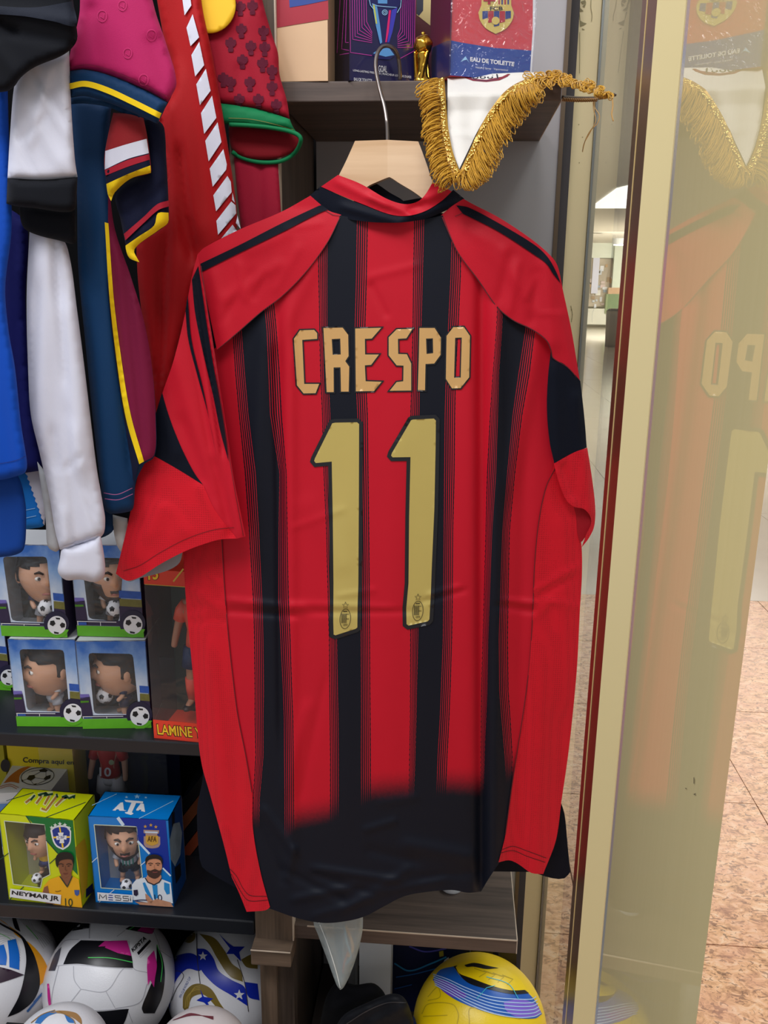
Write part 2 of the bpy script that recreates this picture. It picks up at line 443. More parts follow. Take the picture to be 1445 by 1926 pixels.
class Multi:
    """several flat prints of one colour joined into one part"""
    def __init__(s, surf): s.V = []; s.F = []; s.surf = surf; s.cuts = []
    def poly(s, pts, off=0.0008, sp=6.0, sharp=True, holes=()):
        s.cuts.append((len(s.V), len(s.F)))
        o = pts if isinstance(pts, np.ndarray) else (straight if sharp else curve)(pts, sp)
        hs = [h if isinstance(h, np.ndarray) else straight(h, sp) for h in holes]
        P, F = fill(o, sp, hs); n = len(s.V); s.V += s.surf(P, off).tolist(); s.F += [tuple(int(i)+n for i in f) for f in F]; return s
    def line(s, pts, w, off=0.0008, sp=5, smooth=False):
        P = curve(pts, sp, closed=False) if smooth else curve([tuple(p[:2])+(1,) for p in pts], sp, closed=False)
        if len(P) < 2: return s
        s.cuts.append((len(s.V), len(s.F)))
        T = np.gradient(P, axis=0); T /= np.linalg.norm(T, axis=1)[:, None]+1e-9; N = np.stack([-T[:, 1], T[:, 0]], 1)
        A = s.surf(P+N*w/2, off); B = s.surf(P-N*w/2, off); n = len(s.V); m = len(P)
        s.V += A.tolist()+B.tolist(); s.F += [(n+i, n+i+1, n+m+i+1, n+m+i) for i in range(m-1)]; return s
    def make(s, name, mat, parent, split=False, **k):
        if not split: return obj(name, s.V, s.F, mat, parent, **k)
        c = s.cuts+[(len(s.V), len(s.F))]
        for (v0, f0), (v1, f1) in zip(c[:-1], c[1:]):
            obj(name, s.V[v0:v1], [tuple(i-v0 for i in f) for f in s.F[f0:f1]], mat, parent, **k)
def star(cx, cy, r, rot=-90, inner=0.42):
    return [(cx+(r if i % 2 == 0 else r*inner)*math.cos(math.radians(rot+36*i)), cy+(r if i % 2 == 0 else r*inner)*math.sin(math.radians(rot+36*i)), 1) for i in range(10)]

# ================================================================ setting
YF, YB = 1.05, 1.325                                   # shelf fronts and back wall
z_top, z_topb = W(700, 152, YF)[2], W(700, 191, YF)[2]  # upper wooden board
z_b1, z_b1b = W(240, 1391, YF)[2], W(240, 1416, YF)[2]
z_b2, z_b2b = W(240, 1717, YF)[2], W(240, 1743, YF)[2]
z_w, z_wb = z_b2+0.0, z_b2-0.024
XU0, XU1 = W(482, 1740, YF)[0], W(553, 1740, YF)[0]    # upright post
XR_low, XR_top = W(972, 1773, YF)[0], W(1056, 185, YF)[0]
DECKL, DECKR = 0.27, 0.262

def granite():
    m, nt, b = base('granite')
    tc = nd(nt, 'ShaderNodeTexCoord'); mp = nd(nt, 'ShaderNodeMapping'); mp.inputs['Scale'].default_value = (1, 1.6, 1)
    mp.inputs['Rotation'].default_value = (0, 0, 0.5)
    nt.links.new(tc.outputs['Object'], mp.inputs['Vector'])
    n1 = nd(nt, 'ShaderNodeTexNoise'); n1.inputs['Scale'].default_value = 26; n1.inputs['Detail'].default_value = 8; n1.inputs['Roughness'].default_value = 0.7; n1.inputs['Distortion'].default_value = 1.0
    n2 = nd(nt, 'ShaderNodeTexNoise'); n2.inputs['Scale'].default_value = 11; n2.inputs['Detail'].default_value = 5
    v = nd(nt, 'ShaderNodeTexNoise'); v.inputs['Scale'].default_value = 40; v.inputs['Detail'].default_value = 6; v.inputs['Distortion'].default_value = 2.0
    for n in (n1, n2, v): nt.links.new(mp.outputs[0], n.inputs['Vector'])
    r = nd(nt, 'ShaderNodeValToRGB'); e = r.color_ramp.elements
    e[0].position = 0.34; e[0].color = lin((158, 118, 90))+(1,); e[1].position = 0.68; e[1].color = lin((248, 220, 190))+(1,)
    x = e.new(0.5); x.color = lin((232, 184, 142))+(1,)
    nt.links.new(n1.outputs[0], r.inputs[0])
    dk = math_(nt, 'GREATER_THAN', v.outputs[0], 0.585)
    c = mixc(nt, math_(nt, 'MULTIPLY', dk, 0.7), r.outputs[0], lin((118, 92, 76)))
    pk = math_(nt, 'MULTIPLY_ADD', n2.outputs[0], 2.4, -0.9, clamp=True)
    c = mixc(nt, math_(nt, 'MULTIPLY', pk, 0.5), c, lin((226, 170, 150)))
    nt.links.new(c, b.inputs['Base Color']); b.inputs['Roughness'].default_value = 0.16
    return m
M_gran = granite()
M_pale = plain((208, 198, 184), rough=0.16, var=0.08, scale=3)
# floor: slab, granite tiles near the shop, pale polished tiles in the mall
fl = MB().box((-3, -2.5, -0.08), (14, 46, -0.012)).make('floor', plain((150, 130, 112), 0.6)); tag(fl, kind='structure')
T = 0.60; rng = random.Random(3)
def tile(x0, y0, s, m, z=0.0):
    g = 0.0015
    b = MB().hexa([(x0+g, y0+g, -0.012), (x0+s-g, y0+g, -0.012), (x0+s-g, y0+s-g, -0.012), (x0+g, y0+s-g, -0.012),
                   (x0+g, y0+g, z), (x0+s-g, y0+g, z), (x0+s-g, y0+s-g, z), (x0+g, y0+s-g, z)])
    o = b.make('tile', m, fl); return o
for i in range(-2, 8):
    for j in range(-2, 6): tile(-0.25+i*T, 0.55+j*T, T, M_gran, rng.uniform(-0.0006, 0.0006))
for i in range(0, 12):
    for j in range(0, 21): tile(-1.45+i*0.9, 4.15+j*0.9, 0.9, M_pale, rng.uniform(-0.0006, 0.0006))
tag(MB().box((-1.6, 23.05, -0.012), (13, 46, 0.0)).make('floor_far', M_pale), kind='structure')
wb = MB().box((-2.2, 1.36, 0), (0.16, 1.44, 3.2)).make('wall_back', plain((70, 66, 68), 0.8)); tag(wb, kind='structure')
ce = MB().box((-3.0, 2.2, 3.3), (14, 46, 3.4)).make('ceiling', plain((236, 230, 218), 0.7)); tag(ce, kind='structure')

# ---- wooden display unit
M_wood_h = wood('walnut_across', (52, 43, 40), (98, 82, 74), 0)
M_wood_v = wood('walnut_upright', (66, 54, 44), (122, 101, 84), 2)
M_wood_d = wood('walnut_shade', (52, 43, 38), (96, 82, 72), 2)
M_lip = plain((196, 178, 160), 0.5, var=0.1)
ws = thing('display_shelf', 'dark walnut display unit with grey back panel behind the red and black shirt', 'shelf', (0, 1.2, 0))
mb = MB(); mb.hexa([(XU1, YF, z_topb), (XR_top, YF, z_topb), (XR_top, YB, z_topb), (XU1, YB, z_topb),
                    (XU1, YF, z_top), (XR_top, YF, z_top), (XR_top, YB, z_top), (XU1, YB, z_top)])
mb.make('shelf_board', M_wood_h, ws, auto=0.0012)
mb = MB().box((XU1, YF, z_wb), (XR_low, YB, z_w)); mb.make('shelf_board', M_wood_h, ws, auto=0.0012)
e = 0.0014
MB().box((XU1+0.02, YF-e, z_w-0.0014), (XR_low+e, YF, z_w+0.0004)).make('edge_band', M_lip, ws, label='pale worn edge strip of the lower board')
MB().box((XR_low, YF, z_wb), (XR_low+e, YB, z_w+0.0004)).make('edge_band', M_lip, ws, label='pale worn side edge of the lower board')
MB().box((XR_top, YF, z_topb), (XR_top+0.001, YB, z_topb+0.0012)).make('edge_band', M_lip, ws, label='pale side edge of the upper board')
MB().box((XU0, YF+0.004, z_b2), (XU0+0.028, YB, 2.3)).make('side_panel', M_wood_v, ws)
MB().box((XU0+0.003, YF+0.004, 0), (XU0+0.028, YF+0.03, z_b2)).make('front_trim', M_wood_v, ws)
MB().box((XU0+0.014, YF+0.03, 0), (XU0+0.028, YB, z_b2)).make('side_panel', M_wood_v, ws)
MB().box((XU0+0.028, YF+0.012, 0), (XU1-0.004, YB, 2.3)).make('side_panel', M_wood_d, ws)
capz0, capz1 = W(515, 1818, YF-0.03)[2], W(515, 1790, YF-0.03)[2]
MB().box((XU0, YF-0.006, capz1-0.002), (XU1, YF+0.012, 2.3)).make('front_post', M_wood_v, ws, auto=0.001)
MB().box((XU0-0.002, YF-0.030, capz0), (XU1+0.0005, YF+0.012, capz1)).make('cap_block', wood('walnut_cap', (66, 54, 44), (116, 96, 80), 0), ws, auto=0.0015)
MB().box((XU0-0.002, YF-0.0305, capz1-0.001), (XU1, YF-0.0295, capz1+0.0006)).make('edge_band', M_lip, ws, label='pale chipped edge of the cap block')
MB().box((XU1-0.001, YF-0.0065, capz1), (XU1+0.0008, YF+0.01, 2.3)).make('edge_band', M_lip, ws, label='pale side edge of the post')
XB1 = W(1047, 340, YB)[0]
MB().box((XU1, YB, 0.2), (XB1, YB+0.012, 2.3)).make('back_panel', plain((176, 173, 176), 0.45, var=0.03, scale=4), ws)
MB().box((XB1, YB-0.004, 0.2), (XB1+0.006, YB+0.012, 2.3)).make('corner_strip', plain((96, 78, 58), 0.4), ws)
MB().box((XU1, 0.98, 0.0), (0.165, YB, DECKR)).make('plinth', plain((58, 50, 46), 0.6), ws)

# ---- black shelf unit on the left
M_blk = plain((25, 27, 33), 0.38, var=0.12, scale=8, bump=0.05, bscale=400)
bs = thing('black_shelf_unit', 'black shelf unit with toy boxes and balls left of the walnut post', 'shelf', (-0.7, 1.2, 0))
XL = -1.25; XE = XU0-0.003
MB().box((XL, YF, z_b1b), (XE, YB, z_b1)).make('shelf_board', M_blk, bs, auto=0.002)
MB().box((XL, YF, z_b2b), (XE, YB, z_b2)).make('shelf_board', M_blk, bs, auto=0.002)
MB().box((XL, YB, 0.0), (XE, YB+0.012, 2.3)).make('back_panel', plain((9, 9, 11), 0.8, spec=0.05), bs)
MB().box((XL, 0.97, 0.0), (XE, YB, DECKL)).make('plinth', plain((22, 22, 25), 0.6), bs)
MB().box((XL-0.02, YF, 0.0), (XL, YB, 2.3)).make('side_panel', M_blk, bs)

# ---- glass front to the mall, gold columns
def gold_panel():
    m, nt, b = base('gold_laminate')
    tc = nd(nt, 'ShaderNodeTexCoord'); mp = nd(nt, 'ShaderNodeMapping'); mp.inputs['Scale'].default_value = (260, 260, 0.9)
    nt.links.new(tc.outputs['Object'], mp.inputs['Vector'])
    n = nd(nt, 'ShaderNodeTexNoise'); n.inputs['Scale'].default_value = 1.0; n.inputs['Detail'].default_value = 3
    nt.links.new(mp.outputs[0], n.inputs['Vector'])
    nt.links.new(mixc(nt, n.outputs[0], lin((212, 198, 148)), lin((217, 203, 154))), b.inputs['Base Color'])
    b.inputs['Roughness'].default_value = 0.5; b.inputs['Specular IOR Level'].default_value = 0.0
    b.inputs['Coat Weight'].default_value = 0.85; b.inputs['Coat IOR'].default_value = 1.5; b.inputs['Coat Roughness'].default_value = 0.004
    return m
M_gold = plain((202, 186, 138), 0.34, var=0.03, scale=5, coat=0.15, name='gold_anodised')
M_gold_lit = plain((238, 220, 172), 0.3, var=0.03, scale=5, coat=0.3, name='gold_lit')  # paler gold for the far column: mall light put into the colour
M_goldp = gold_panel()
M_bronze = plain((112, 76, 54), 0.32, metal=0.75, var=0.04, scale=6, name='bronze_mirror')
ZT = 2.75
# far column with a patterned peel
A0, A1 = W(1013, 963, 1.40), W(1068, 963, 1.40)
ca = thing('gold_column', 'far pale gold column with peeling film between grey panel and clear glass', 'column', (0.19, 1.42, 0))
MB().box((A0[0]-0.01, 1.40, 0), (A1[0], 1.46, ZT)).make('facing', M_gold_lit, ca, auto=0.001)
A2 = W(1079, 963, 1.40)
MB().box((A1[0], 1.395, 0), (A2[0], 1.43, ZT)).make('edge_channel', plain((138, 140, 138), 0.3, metal=0.6), ca, label='grey metal glass channel')
pa = Plane((0, 1.3995, 0), (0, -1, 0)); M_scr = plain((150, 138, 98), 0.6, var=0.1)
mm = Multi(pa)
for q in ([(1086, 0), (1090, 0), (1092, 16), (1088, 10)], [(1093, 3), (1101, 0), (1103, 5), (1096, 8)], [(1088, 12), (1093, 16), (1098, 21), (1090, 22)],
          [(1098, 9), (1103, 6), (1100, 14), (1096, 12)], [(1091, 38), (1097, 42), (1104, 44), (1098, 48), (1092, 50)],
          [(1095, 53), (1101, 56), (1096, 56)], [(1089, 24), (1091, 24), (1092, 38), (1091, 38)]): mm.poly(q, 0.0004)
mm.line([(1112, 0), (1112, 16), (1114, 28), (1113, 40)], 1.2, smooth=True); mm.line([(1091, 60), (1091, 100), (1090.5, 138)], 0.9, smooth=True)
for x, y in ((1089, 234), (1096, 258), (1090, 306), (1075, 583), (1077, 592), (1076, 600)): mm.poly(circle(x, y, 0.9, n=8), 0.0004)
mm.line([(1074, 575), (1077, 590), (1075, 606)], 1.0, smooth=True)
mm.make('peeled_film', M_scr, ca)
# glass
GX = lambda y: 0.170+0.02*y
g0, g1 = 0.66, 1.41
mg = MB().hexa([(GX(g0), g0, 0.02), (GX(g0)+0.006, g0, 0.02), (GX(g1)+0.006, g1, 0.02), (GX(g1), g1, 0.02),
                (GX(g0), g0, ZT), (GX(g0)+0.006, g0, ZT), (GX(g1)+0.006, g1, ZT), (GX(g1), g1, ZT)])
gw = mg.make('window_1', clear('shop_glass', (0.96, 0.985, 0.97), refl=1.0, rough=0.0)); tag(gw, kind='structure')
# near column: bronze return and gold face
B1, B2, B3 = W(1133, 963, 0.74), W(1157, 963, 0.62), W(1204, 963, 0.605)
cb = thing('door_column', 'narrow gold door column with brown mirror side right of the clear glass', 'column', (0.15, 0.65, 0))
def vplate(a, b, th, z0, z1):
    a = np.array(a[:2]); b = np.array(b[:2]); d = b-a; n = np.array([-d[1], d[0]])/np.linalg.norm(d)*th
    if n[0] < 0: n = -n
    return MB().prism([tuple(a), tuple(b), tuple(b+n), tuple(a+n)], z0, z1)
vplate(B1, B2, 0.004, 0, ZT).make('return_face', M_bronze, cb, label='brown mirror-bright side face')
MB().prism([(B2[0], B2[1]), (B3[0], B3[1]), (0.203, 0.66), (0.212, 0.76), (B1[0]+0.005, B1[1]+0.004)], 0, ZT).make('facing', M_gold, cb)
Bq = B1*0.62+B2*0.38; Br = B1*0.59+B2*0.41
dq = np.array([-0.0006, 0, 0])
vplate(Bq+dq, Br+dq, 0.0006, 0, ZT).make('seam', plain((214, 190, 130), 0.3), cb, label='fine gold seam line')
# large glossy gold panel beside the camera
PX = lambda y: 0.0606+0.084*y
def on_panel(px, py=963):
    d = rays([(px, py)])[0]; t = 0.0606/(d[0]-0.084*d[1]); return CAM+d*t
P0, P1 = on_panel(1211), on_panel(1433)
cp = thing('gold_pilaster', 'large glossy gold clad pilaster reflecting the shirt at the right edge', 'pilaster', (P1[0], P1[1], 0))
MB().prism([(PX(P1[1]), P1[1]), (PX(P0[1]), P0[1]), (PX(P0[1])+0.012, P0[1]), (PX(P1[1])+0.012, P1[1]+0.06)], 0, ZT).make('facing', M_goldp, cp)
Ps = on_panel(1206)
vplate((PX(P0[1]), P0[1]), (PX(Ps[1]), Ps[1]), 0.012, 0, ZT).make('edge_trim', plain((214, 218, 214), 0.25, metal=0.5), cp, label='bright silver edge strip')
mm = Multi(Plane((PX(P0[1]), P0[1], 0), (-1, 0.084, 0)))
for q in ([(1304, 1494), (1309, 1492), (1308, 1495)], [(1289, 1482), (1293, 1483), (1290, 1484)], [(1305, 1462), (1306, 1462), (1306, 1474), (1305, 1474)]): mm.poly(q, 0.0003, sp=3)
mm.make('scuff', plain((60, 55, 40), 0.7), cp)

# ---- the mall beyond the glass
def slab(name, px0, py0, px1, py1, Y, th, mat, parent=None, **k):
    a = W(px0, py0, Y); b = W(px1, py1, Y); z0, z1 = sorted((a[2], b[2])); x0, x1 = sorted((a[0], b[0]))
    return MB().box((x0, Y, z0), (x1, Y+th, z1)).make(name, mat, parent, **k)
YM = 36.0
wf = MB().box((2, YM+1.2, 0), (16, YM+1.4, 3.3)).make('wall_far', plain((206, 208, 196), 0.7)); tag(wf, kind='structure')
st = thing('storefront', 'distant bright shop front with round sign seen through the clear glass', 'shop', (7.5, YM, 0))
slab('fascia', 1085, 398, 1240, 424, YM, 0.3, plain((206, 210, 190), 0.6), st)
slab('sign_board', 1085, 425, 1240, 486, YM+0.2, 0.1, plain((232, 236, 220), 0.6), st)
slab('window_display', 1085, 486, 1240, 578, YM+0.4, 0.1, plain((190, 172, 150), 0.5, var=0.5, scale=1.4), st)
slab('base_wall', 1085, 580, 1240, 612, YM, 0.3, plain((226, 222, 206), 0.5), st)
rs = random.Random(11)
MC = [plain(c, 0.6) for c in ((226, 226, 232), (196, 150, 104), (150, 116, 84), (214, 190, 186), (206, 214, 226), (176, 150, 120), (232, 228, 220), (150, 170, 190))]
for k in range(46):
    x = rs.uniform(1090, 1178); y = rs.uniform(488, 572); w = rs.uniform(3, 9); h = rs.uniform(3, 11)
    slab('display_item', x, y, x+w, y+h, YM+0.33-0.005*(k % 6), 0.05, rs.choice(MC), st)
slab('poster', 1117, 480, 1124, 552, YM+0.25, 0.05, plain((214, 214, 236), 0.5), st)
slab('green_panel', 1141, 553, 1165, 590, YM-0.1, 0.3, plain((132, 150, 104), 0.6), st)
slab('orange_strip', 1145, 541, 1166, 553, YM-0.1, 0.3, plain((214, 172, 132), 0.6), st)
slab('door_post', 1158, 455, 1172, 590, YM-0.05, 0.2, plain((232, 236, 214), 0.6), st)
c_ = W(1129, 440, YM+0.1); mb = MB(); ang = np.linspace(0, 2*math.pi, 33)[:-1]
rr = 15*YM/FPX
mb.prism([(0, 0), (1, 0), (1, 1)], 0, 0.01); mb = MB()
Vd = [(c_[0]+rr*math.cos(a), YM+0.1, c_[2]+rr*math.sin(a)) for a in ang]+[(c_[0]+rr*math.cos(a), YM+0.2, c_[2]+rr*math.sin(a)) for a in ang]
mb.add(Vd, [tuple(range(32)), tuple(range(63, 31, -1))]+[(i, 32+i, 32+(i+1) % 32, (i+1) % 32) for i in range(32)])
mb.make('round_sign', plain((236, 236, 226), 0.5), st)
slab('sign_mark', 1119, 437, 1138, 443, YM+0.05, 0.04, plain((168, 172, 156), 0.5), st)
# mall ceiling lights
def disc_light(px, py, Y, r, label):
    c = W(px, py, Y)
    t = thing('ceiling_light', label, 'lamp', (c[0], c[1], c[2]))
    MB().lathe([(r, -0.03), (r, 0.0)], c, 20).make('diffuser', glow('lamp_glow', (255, 250, 238), 5.0), t)
    MB().lathe([(r*1.2, 0.0), (r*1.2, 3.3-c[2])], c, 20).make('housing', plain((225, 225, 220), 0.5), t)
disc_light(1124, 421, 30, 0.17, 'small round ceiling light above the round distant sign')
disc_light(1166, 460, 33, 0.22, 'round ceiling light beside the bronze door column, lower of two')
z_sl = 3.26
q0, q1, q2, q3 = WZ(1112, 392, z_sl), WZ(1185, 392, z_sl), WZ(1185, 352, z_sl), WZ(1160, 358, z_sl)
lp = thing('ceiling_light', 'broad white glowing ceiling panel over the distant shop front', 'lamp', (q0+q1)/2)
MB().prism([tuple(q0[:2]), tuple(q1[:2]), tuple(q2[:2]), tuple(q3[:2])], z_sl, z_sl+0.035).make('diffuser', glow('panel_glow', (255, 253, 250), 1.6), lp)
tr_ = thing('waste_bin', 'brown grey bin on the pale mall floor by the shop front', 'bin', WZ(1157, 652, 0))
c = np.array(WZ(1157, 652, 0)); h = 0.95*c[1]/24
MB().lathe([(0.27*c[1]/24, 0), (0.3*c[1]/24, h*0.85), (0.31*c[1]/24, h)], c, 20).make('body', plain((186, 174, 158), 0.5), tr_, True)
MB().lathe([(0.3*c[1]/24, h), (0.22*c[1]/24, h*1.06)], c, 20).make('lid', plain((150, 142, 132), 0.5), tr_, True)

# ================================================================ the red and black shirt on its hanger
YJ = 0.970
RED, BLK = (190, 14, 38), (9, 14, 28)
def stripe_fabric():
    m, nt, b = base('striped_fabric')
    uv = nd(nt, 'ShaderNodeUVMap'); uv.uv_map = 'stripe'
    sp_ = nd(nt, 'ShaderNodeSeparateXYZ'); nt.links.new(uv.outputs[0], sp_.inputs[0])
    s = sp_.outputs[0]; fade = sp_.outputs[1]
    mm = math_(nt, 'MODULO', math_(nt, 'SUBTRACT', s, 1.0), 4.0)
    inL = math_(nt, 'LESS_THAN', mm, 1.0)
    inB = math_(nt, 'MULTIPLY', math_(nt, 'GREATER_THAN', mm, 0.999), math_(nt, 'LESS_THAN', mm, 2.001))
    inR = math_(nt, 'MULTIPLY', math_(nt, 'GREATER_THAN', mm, 2.0), math_(nt, 'LESS_THAN', mm, 3.0))
    def lines(u):
        fr = math_(nt, 'FRACT', math_(nt, 'MULTIPLY_ADD', u, 6.0, 0.55))
        return math_(nt, 'LESS_THAN', fr, math_(nt, 'MULTIPLY_ADD', u, 0.36, 0.46))
    L = math_(nt, 'MULTIPLY', inL, lines(mm)); R = math_(nt, 'MULTIPLY', inR, lines(math_(nt, 'SUBTRACT', 3.0, mm)))
    f = math_(nt, 'MAXIMUM', inB, math_(nt, 'MAXIMUM', L, R))
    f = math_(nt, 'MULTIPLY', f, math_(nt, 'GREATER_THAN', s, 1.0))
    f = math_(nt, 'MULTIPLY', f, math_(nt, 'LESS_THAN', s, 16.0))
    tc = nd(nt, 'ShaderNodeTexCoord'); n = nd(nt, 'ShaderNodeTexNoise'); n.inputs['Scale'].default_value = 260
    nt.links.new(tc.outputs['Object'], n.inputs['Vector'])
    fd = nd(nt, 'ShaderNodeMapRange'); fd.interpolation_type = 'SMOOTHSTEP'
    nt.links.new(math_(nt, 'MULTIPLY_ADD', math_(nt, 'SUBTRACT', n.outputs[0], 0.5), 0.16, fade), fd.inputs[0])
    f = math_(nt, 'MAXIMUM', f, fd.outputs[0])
    n2 = nd(nt, 'ShaderNodeTexNoise'); n2.inputs['Scale'].default_value = 15
    nt.links.new(tc.outputs['Object'], n2.inputs['Vector'])
    r = lin(RED); red = mixc(nt, n2.outputs[0], tuple(v*.93 for v in r), tuple(v*1.06 for v in r))
    nt.links.new(mixc(nt, f, red, lin(BLK)), b.inputs['Base Color'])
    b.inputs['Roughness'].default_value = 0.6; b.inputs['Specular IOR Level'].default_value = 0.25; b.inputs['Sheen Weight'].default_value = 0.0
    return m
M_red = fabric(RED, 0.55, sheen=0.04); M_jblk = fabric(BLK, 0.6, sheen=0.04)
M_mesh = fabric((204, 10, 34), 0.6, mesh=True, sheen=0.1)
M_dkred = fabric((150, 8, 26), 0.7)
KN = [  # y, then the 16 stripe edges
 (400, 420,440,484,508, 596,618,670,694, 778,800,850,870, 944,954,1000,1020),
 (520, 428,448,490,512, 598,617,668,692, 776,797,846,868.5, 938,949,994,1014),
 (620, 436,456,500,522, 600,617,665.5,689, 775,794,841,864, 933.5,945,987,1008),
 (700, 441,462,503,528, 601.5,619,667,690, 773.5,791.5,837.5,859.5, 927,939.5,974,998.6),
 (780, 448,469,506,532, 605,622.6,670.5,693.5, 771,790.5,835,858, 921,938,963,984),
 (890, 459,483,525,540, 608,624,672,695, 771,790,834,857, 915,935,953,970),
 (1000, 467,489,523,542, 613,628,675,696, 771,789,833.5,854, 913,927,944,959.7),
 (1130, 475,495,522,545, 616,633,677,697, 771,788.5,832.5,853, 910,922,939.5,957.5),
 (1200, 477,497,526,548, 618,635,677.5,697.5, 771,788,832,852, 908,919,937,956.6),
 (1300, 478,498,531,551, 618.5,637,678,698, 771,785,828,849, 905,917.6,938,958),
 (1350, 478,497,532.6,553, 619,638,678,698.5, 771,784,826,847, 905,915,942,961.5),
 (1420, 480,497,533,554, 620,638.5,677.5,699, 770,782,822,843.5, 905.5,911,948.5,965),
 (1500, 475.6,489.5,534,554.5, 620,638.5,678,699, 769,779,819,840, 906,909,954,962),
 (1760, 470,486,534,556, 620,638.5,678,700, 766,776,816,837, 906,909,956,964)]
KNa = np.array(KN, float)
def stripe_uv(P):
    y = np.clip(P[:, 1], KNa[0, 0], KNa[-1, 0])
    E = np.stack([np.interp(y, KNa[:, 0], KNa[:, k]) for k in range(1, 17)], 1)
    X = np.concatenate([np.full((len(P), 1), 380.0), E, np.full((len(P), 1), 1080.0)], 1)
    s = np.array([np.interp(P[i, 0], X[i], np.arange(18.0)) for i in range(len(P))])
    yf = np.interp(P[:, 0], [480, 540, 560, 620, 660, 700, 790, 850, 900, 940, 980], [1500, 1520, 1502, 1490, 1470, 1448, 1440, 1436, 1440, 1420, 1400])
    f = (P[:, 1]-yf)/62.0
    return {'stripe': np.stack([s, f], 1)}
body_folds = [
 (522, 690, 530, 1330, -0.0045, 9), (545, 700, 548, 1500, 0.0035, 14), (495, 640, 470, 1100, 0.0025, 16), (590, 500, 520, 640, 0.0016, 16),
 (905, 640, 905, 1640, -0.0055, 10), (935, 640, 930, 1640, 0.0050, 15), (985, 900, 975, 1500, -0.002, 14), (1010, 640, 960, 900, 0.0025, 16),
 (440, 1130, 560, 1142, 0.0022, 7), (440, 1150, 545, 1158, -0.0022, 6), (560, 1135, 720, 1142, 0.0010, 6), (600, 1152, 760, 1150, -0.0012, 6),
 (810, 1118, 860, 1104, 0.0012, 5), (800, 1130, 870, 1112, -0.0012, 5), (950, 1128, 1005, 1134, 0.0018, 5), (940, 1140, 1000, 1150, -0.0018, 6),
 (640, 1120, 700, 1110, 0.0008, 6), (580, 950, 640, 1060, 0.0008, 22), (880, 700, 880, 1400, 0.0018, 24), (740, 850, 730, 1400, 0.0012, 30), (650, 1000, 655, 1480, 0.0010, 22),
 (575, 1340, 540, 1480, 0.0016, 12), (610, 1290, 570, 1480, -0.0010, 8), (700, 540, 725, 590, -0.001, 7), (700, 520, 780, 500, 0.0006, 8), (560, 990, 640, 960, 0.0006, 7),
 # wrinkles of the black hem
 (500, 1527, 552, 1600, 0.0024, 8), (552, 1598, 540, 1650, 0.0020, 8), (490, 1560, 530, 1650, -0.0018, 10), (605, 1635, 740, 1655, 0.0022, 7), (600, 1648, 700, 1680, -0.0016, 7),
 (540, 1640, 640, 1690, -0.0018, 8), (560, 1690, 660, 1668, 0.0020, 8), (600, 1720, 700, 1690, 0.0014, 7), (650, 1710, 760, 1640, 0.0016, 9), (690, 1560, 740, 1545, 0.0016, 7),
 (770, 1590, 880, 1610, 0.0024, 14), (700, 1600, 780, 1620, -0.0014, 10), (800, 1650, 900, 1640, -0.0012, 9), (710, 1680, 830, 1655, 0.0014, 7), (720, 1510, 780, 1500, 0.001, 8), (905, 1500, 905, 1670, -0.003, 8)]
def jersey_fn(P):
    x = (P[:, 0]-740)/340.0
    return -0.020*np.clip(np.abs(x)-0.35, 0, None)**2*1.6+0.004*np.clip((P[:, 1]-1500)/230, 0, 1)**2
body_folds = [f[:4]+(f[4]*1.5, f[5]) for f in body_folds]
SJ = Surf(YJ, folds=body_folds, noise=(0.0013, 55, 210, 3), fn=jersey_fn)
jr = thing('football_shirt', 'red and black striped football shirt with gold name and number on a wooden hanger', 'shirt', W(740, 1735, YJ))
body_o = [(640,405,1),(700,416),(745,419),(790,414),(833,405,1),(860,470),(900,525),(935,575),(965,600),(1000,617),(1038,645,1),(1046,760),(1048,875,1),(1030,930),(1015,1000),(1008,1060),(1004,1160),
 (998,1250),(988,1330),(968,1460),(953,1570),(940,1622,1),(920,1652),(905,1677,1),(880,1679),(850,1674),(800,1678),(760,1686),(720,1706),(690,1722),(660,1731),(610,1736),(560,1727),(505,1708,1),(488,1640),(470,1530),(450,1430),(434,1330),(430,1200),(420,1100),(416,1010),(400,850),(398,660,1),(450,620),(490,585),(530,555),(575,510),(615,455)]
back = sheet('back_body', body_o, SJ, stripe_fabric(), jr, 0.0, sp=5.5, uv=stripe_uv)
# front half of the shirt, seen only at the hem corners and behind the neck
SF = Surf(1.006, noise=(0.001, 60, 150, 5))
front_o = [(600,380,1),(690,372),(740,380),(800,372),(870,380,1),(1030,480),(1052,560),(1040,900),(1070,1200),(1048,1480),(1062,1530),(1068,1590),(1073,1640,1),(1062,1652),(1040,1652),(1000,1640,1),(900,1640),(740,1655),(560,1690),(440,1668,1),(400,1645),(380,1630),(374,1600),(371,1520),(382,1455),(372,1200),(360,700),(385,480)]
sheet('front_body', front_o, SF, M_jblk, jr, 0.0, sp=16, label='black front hem showing at both corners')
# side panels in airy mesh
side_folds = [(1010, 1110, 1080, 1070, 0.0018, 6), (1005, 1122, 1070, 1090, -0.0016, 6), (1030, 1130, 1090, 1142, 0.0015, 6), (1003, 1160, 1040, 1130, 0.0014, 6), (1035, 1120, 1045, 1180, -0.001, 6),
  (1020, 1250, 1010, 1620, 0.003, 20), (1060, 1000, 1060, 1300, 0.003, 22), (990, 1330, 985, 1620, -0.0015, 12), (360, 1110, 430, 1150, 0.0016, 6), (355, 1150, 380, 1140, -0.0016, 6), (360, 1170, 440, 1165, -0.0014, 6),
  (370, 1060, 410, 1095, 0.0016, 5), (400, 1250, 430, 1650, 0.003, 16), (380, 1100, 400, 1500, 0.002, 20), (420, 1560, 450, 1690, 0.0016, 8), (410, 1550, 430, 1545, -.001, 5)]
SS = Surf(YJ, folds=[f for f in body_folds if abs((f[0]+f[2])/2-740) > 160]+side_folds, noise=(0.0013, 55, 210, 3), fn=jersey_fn)
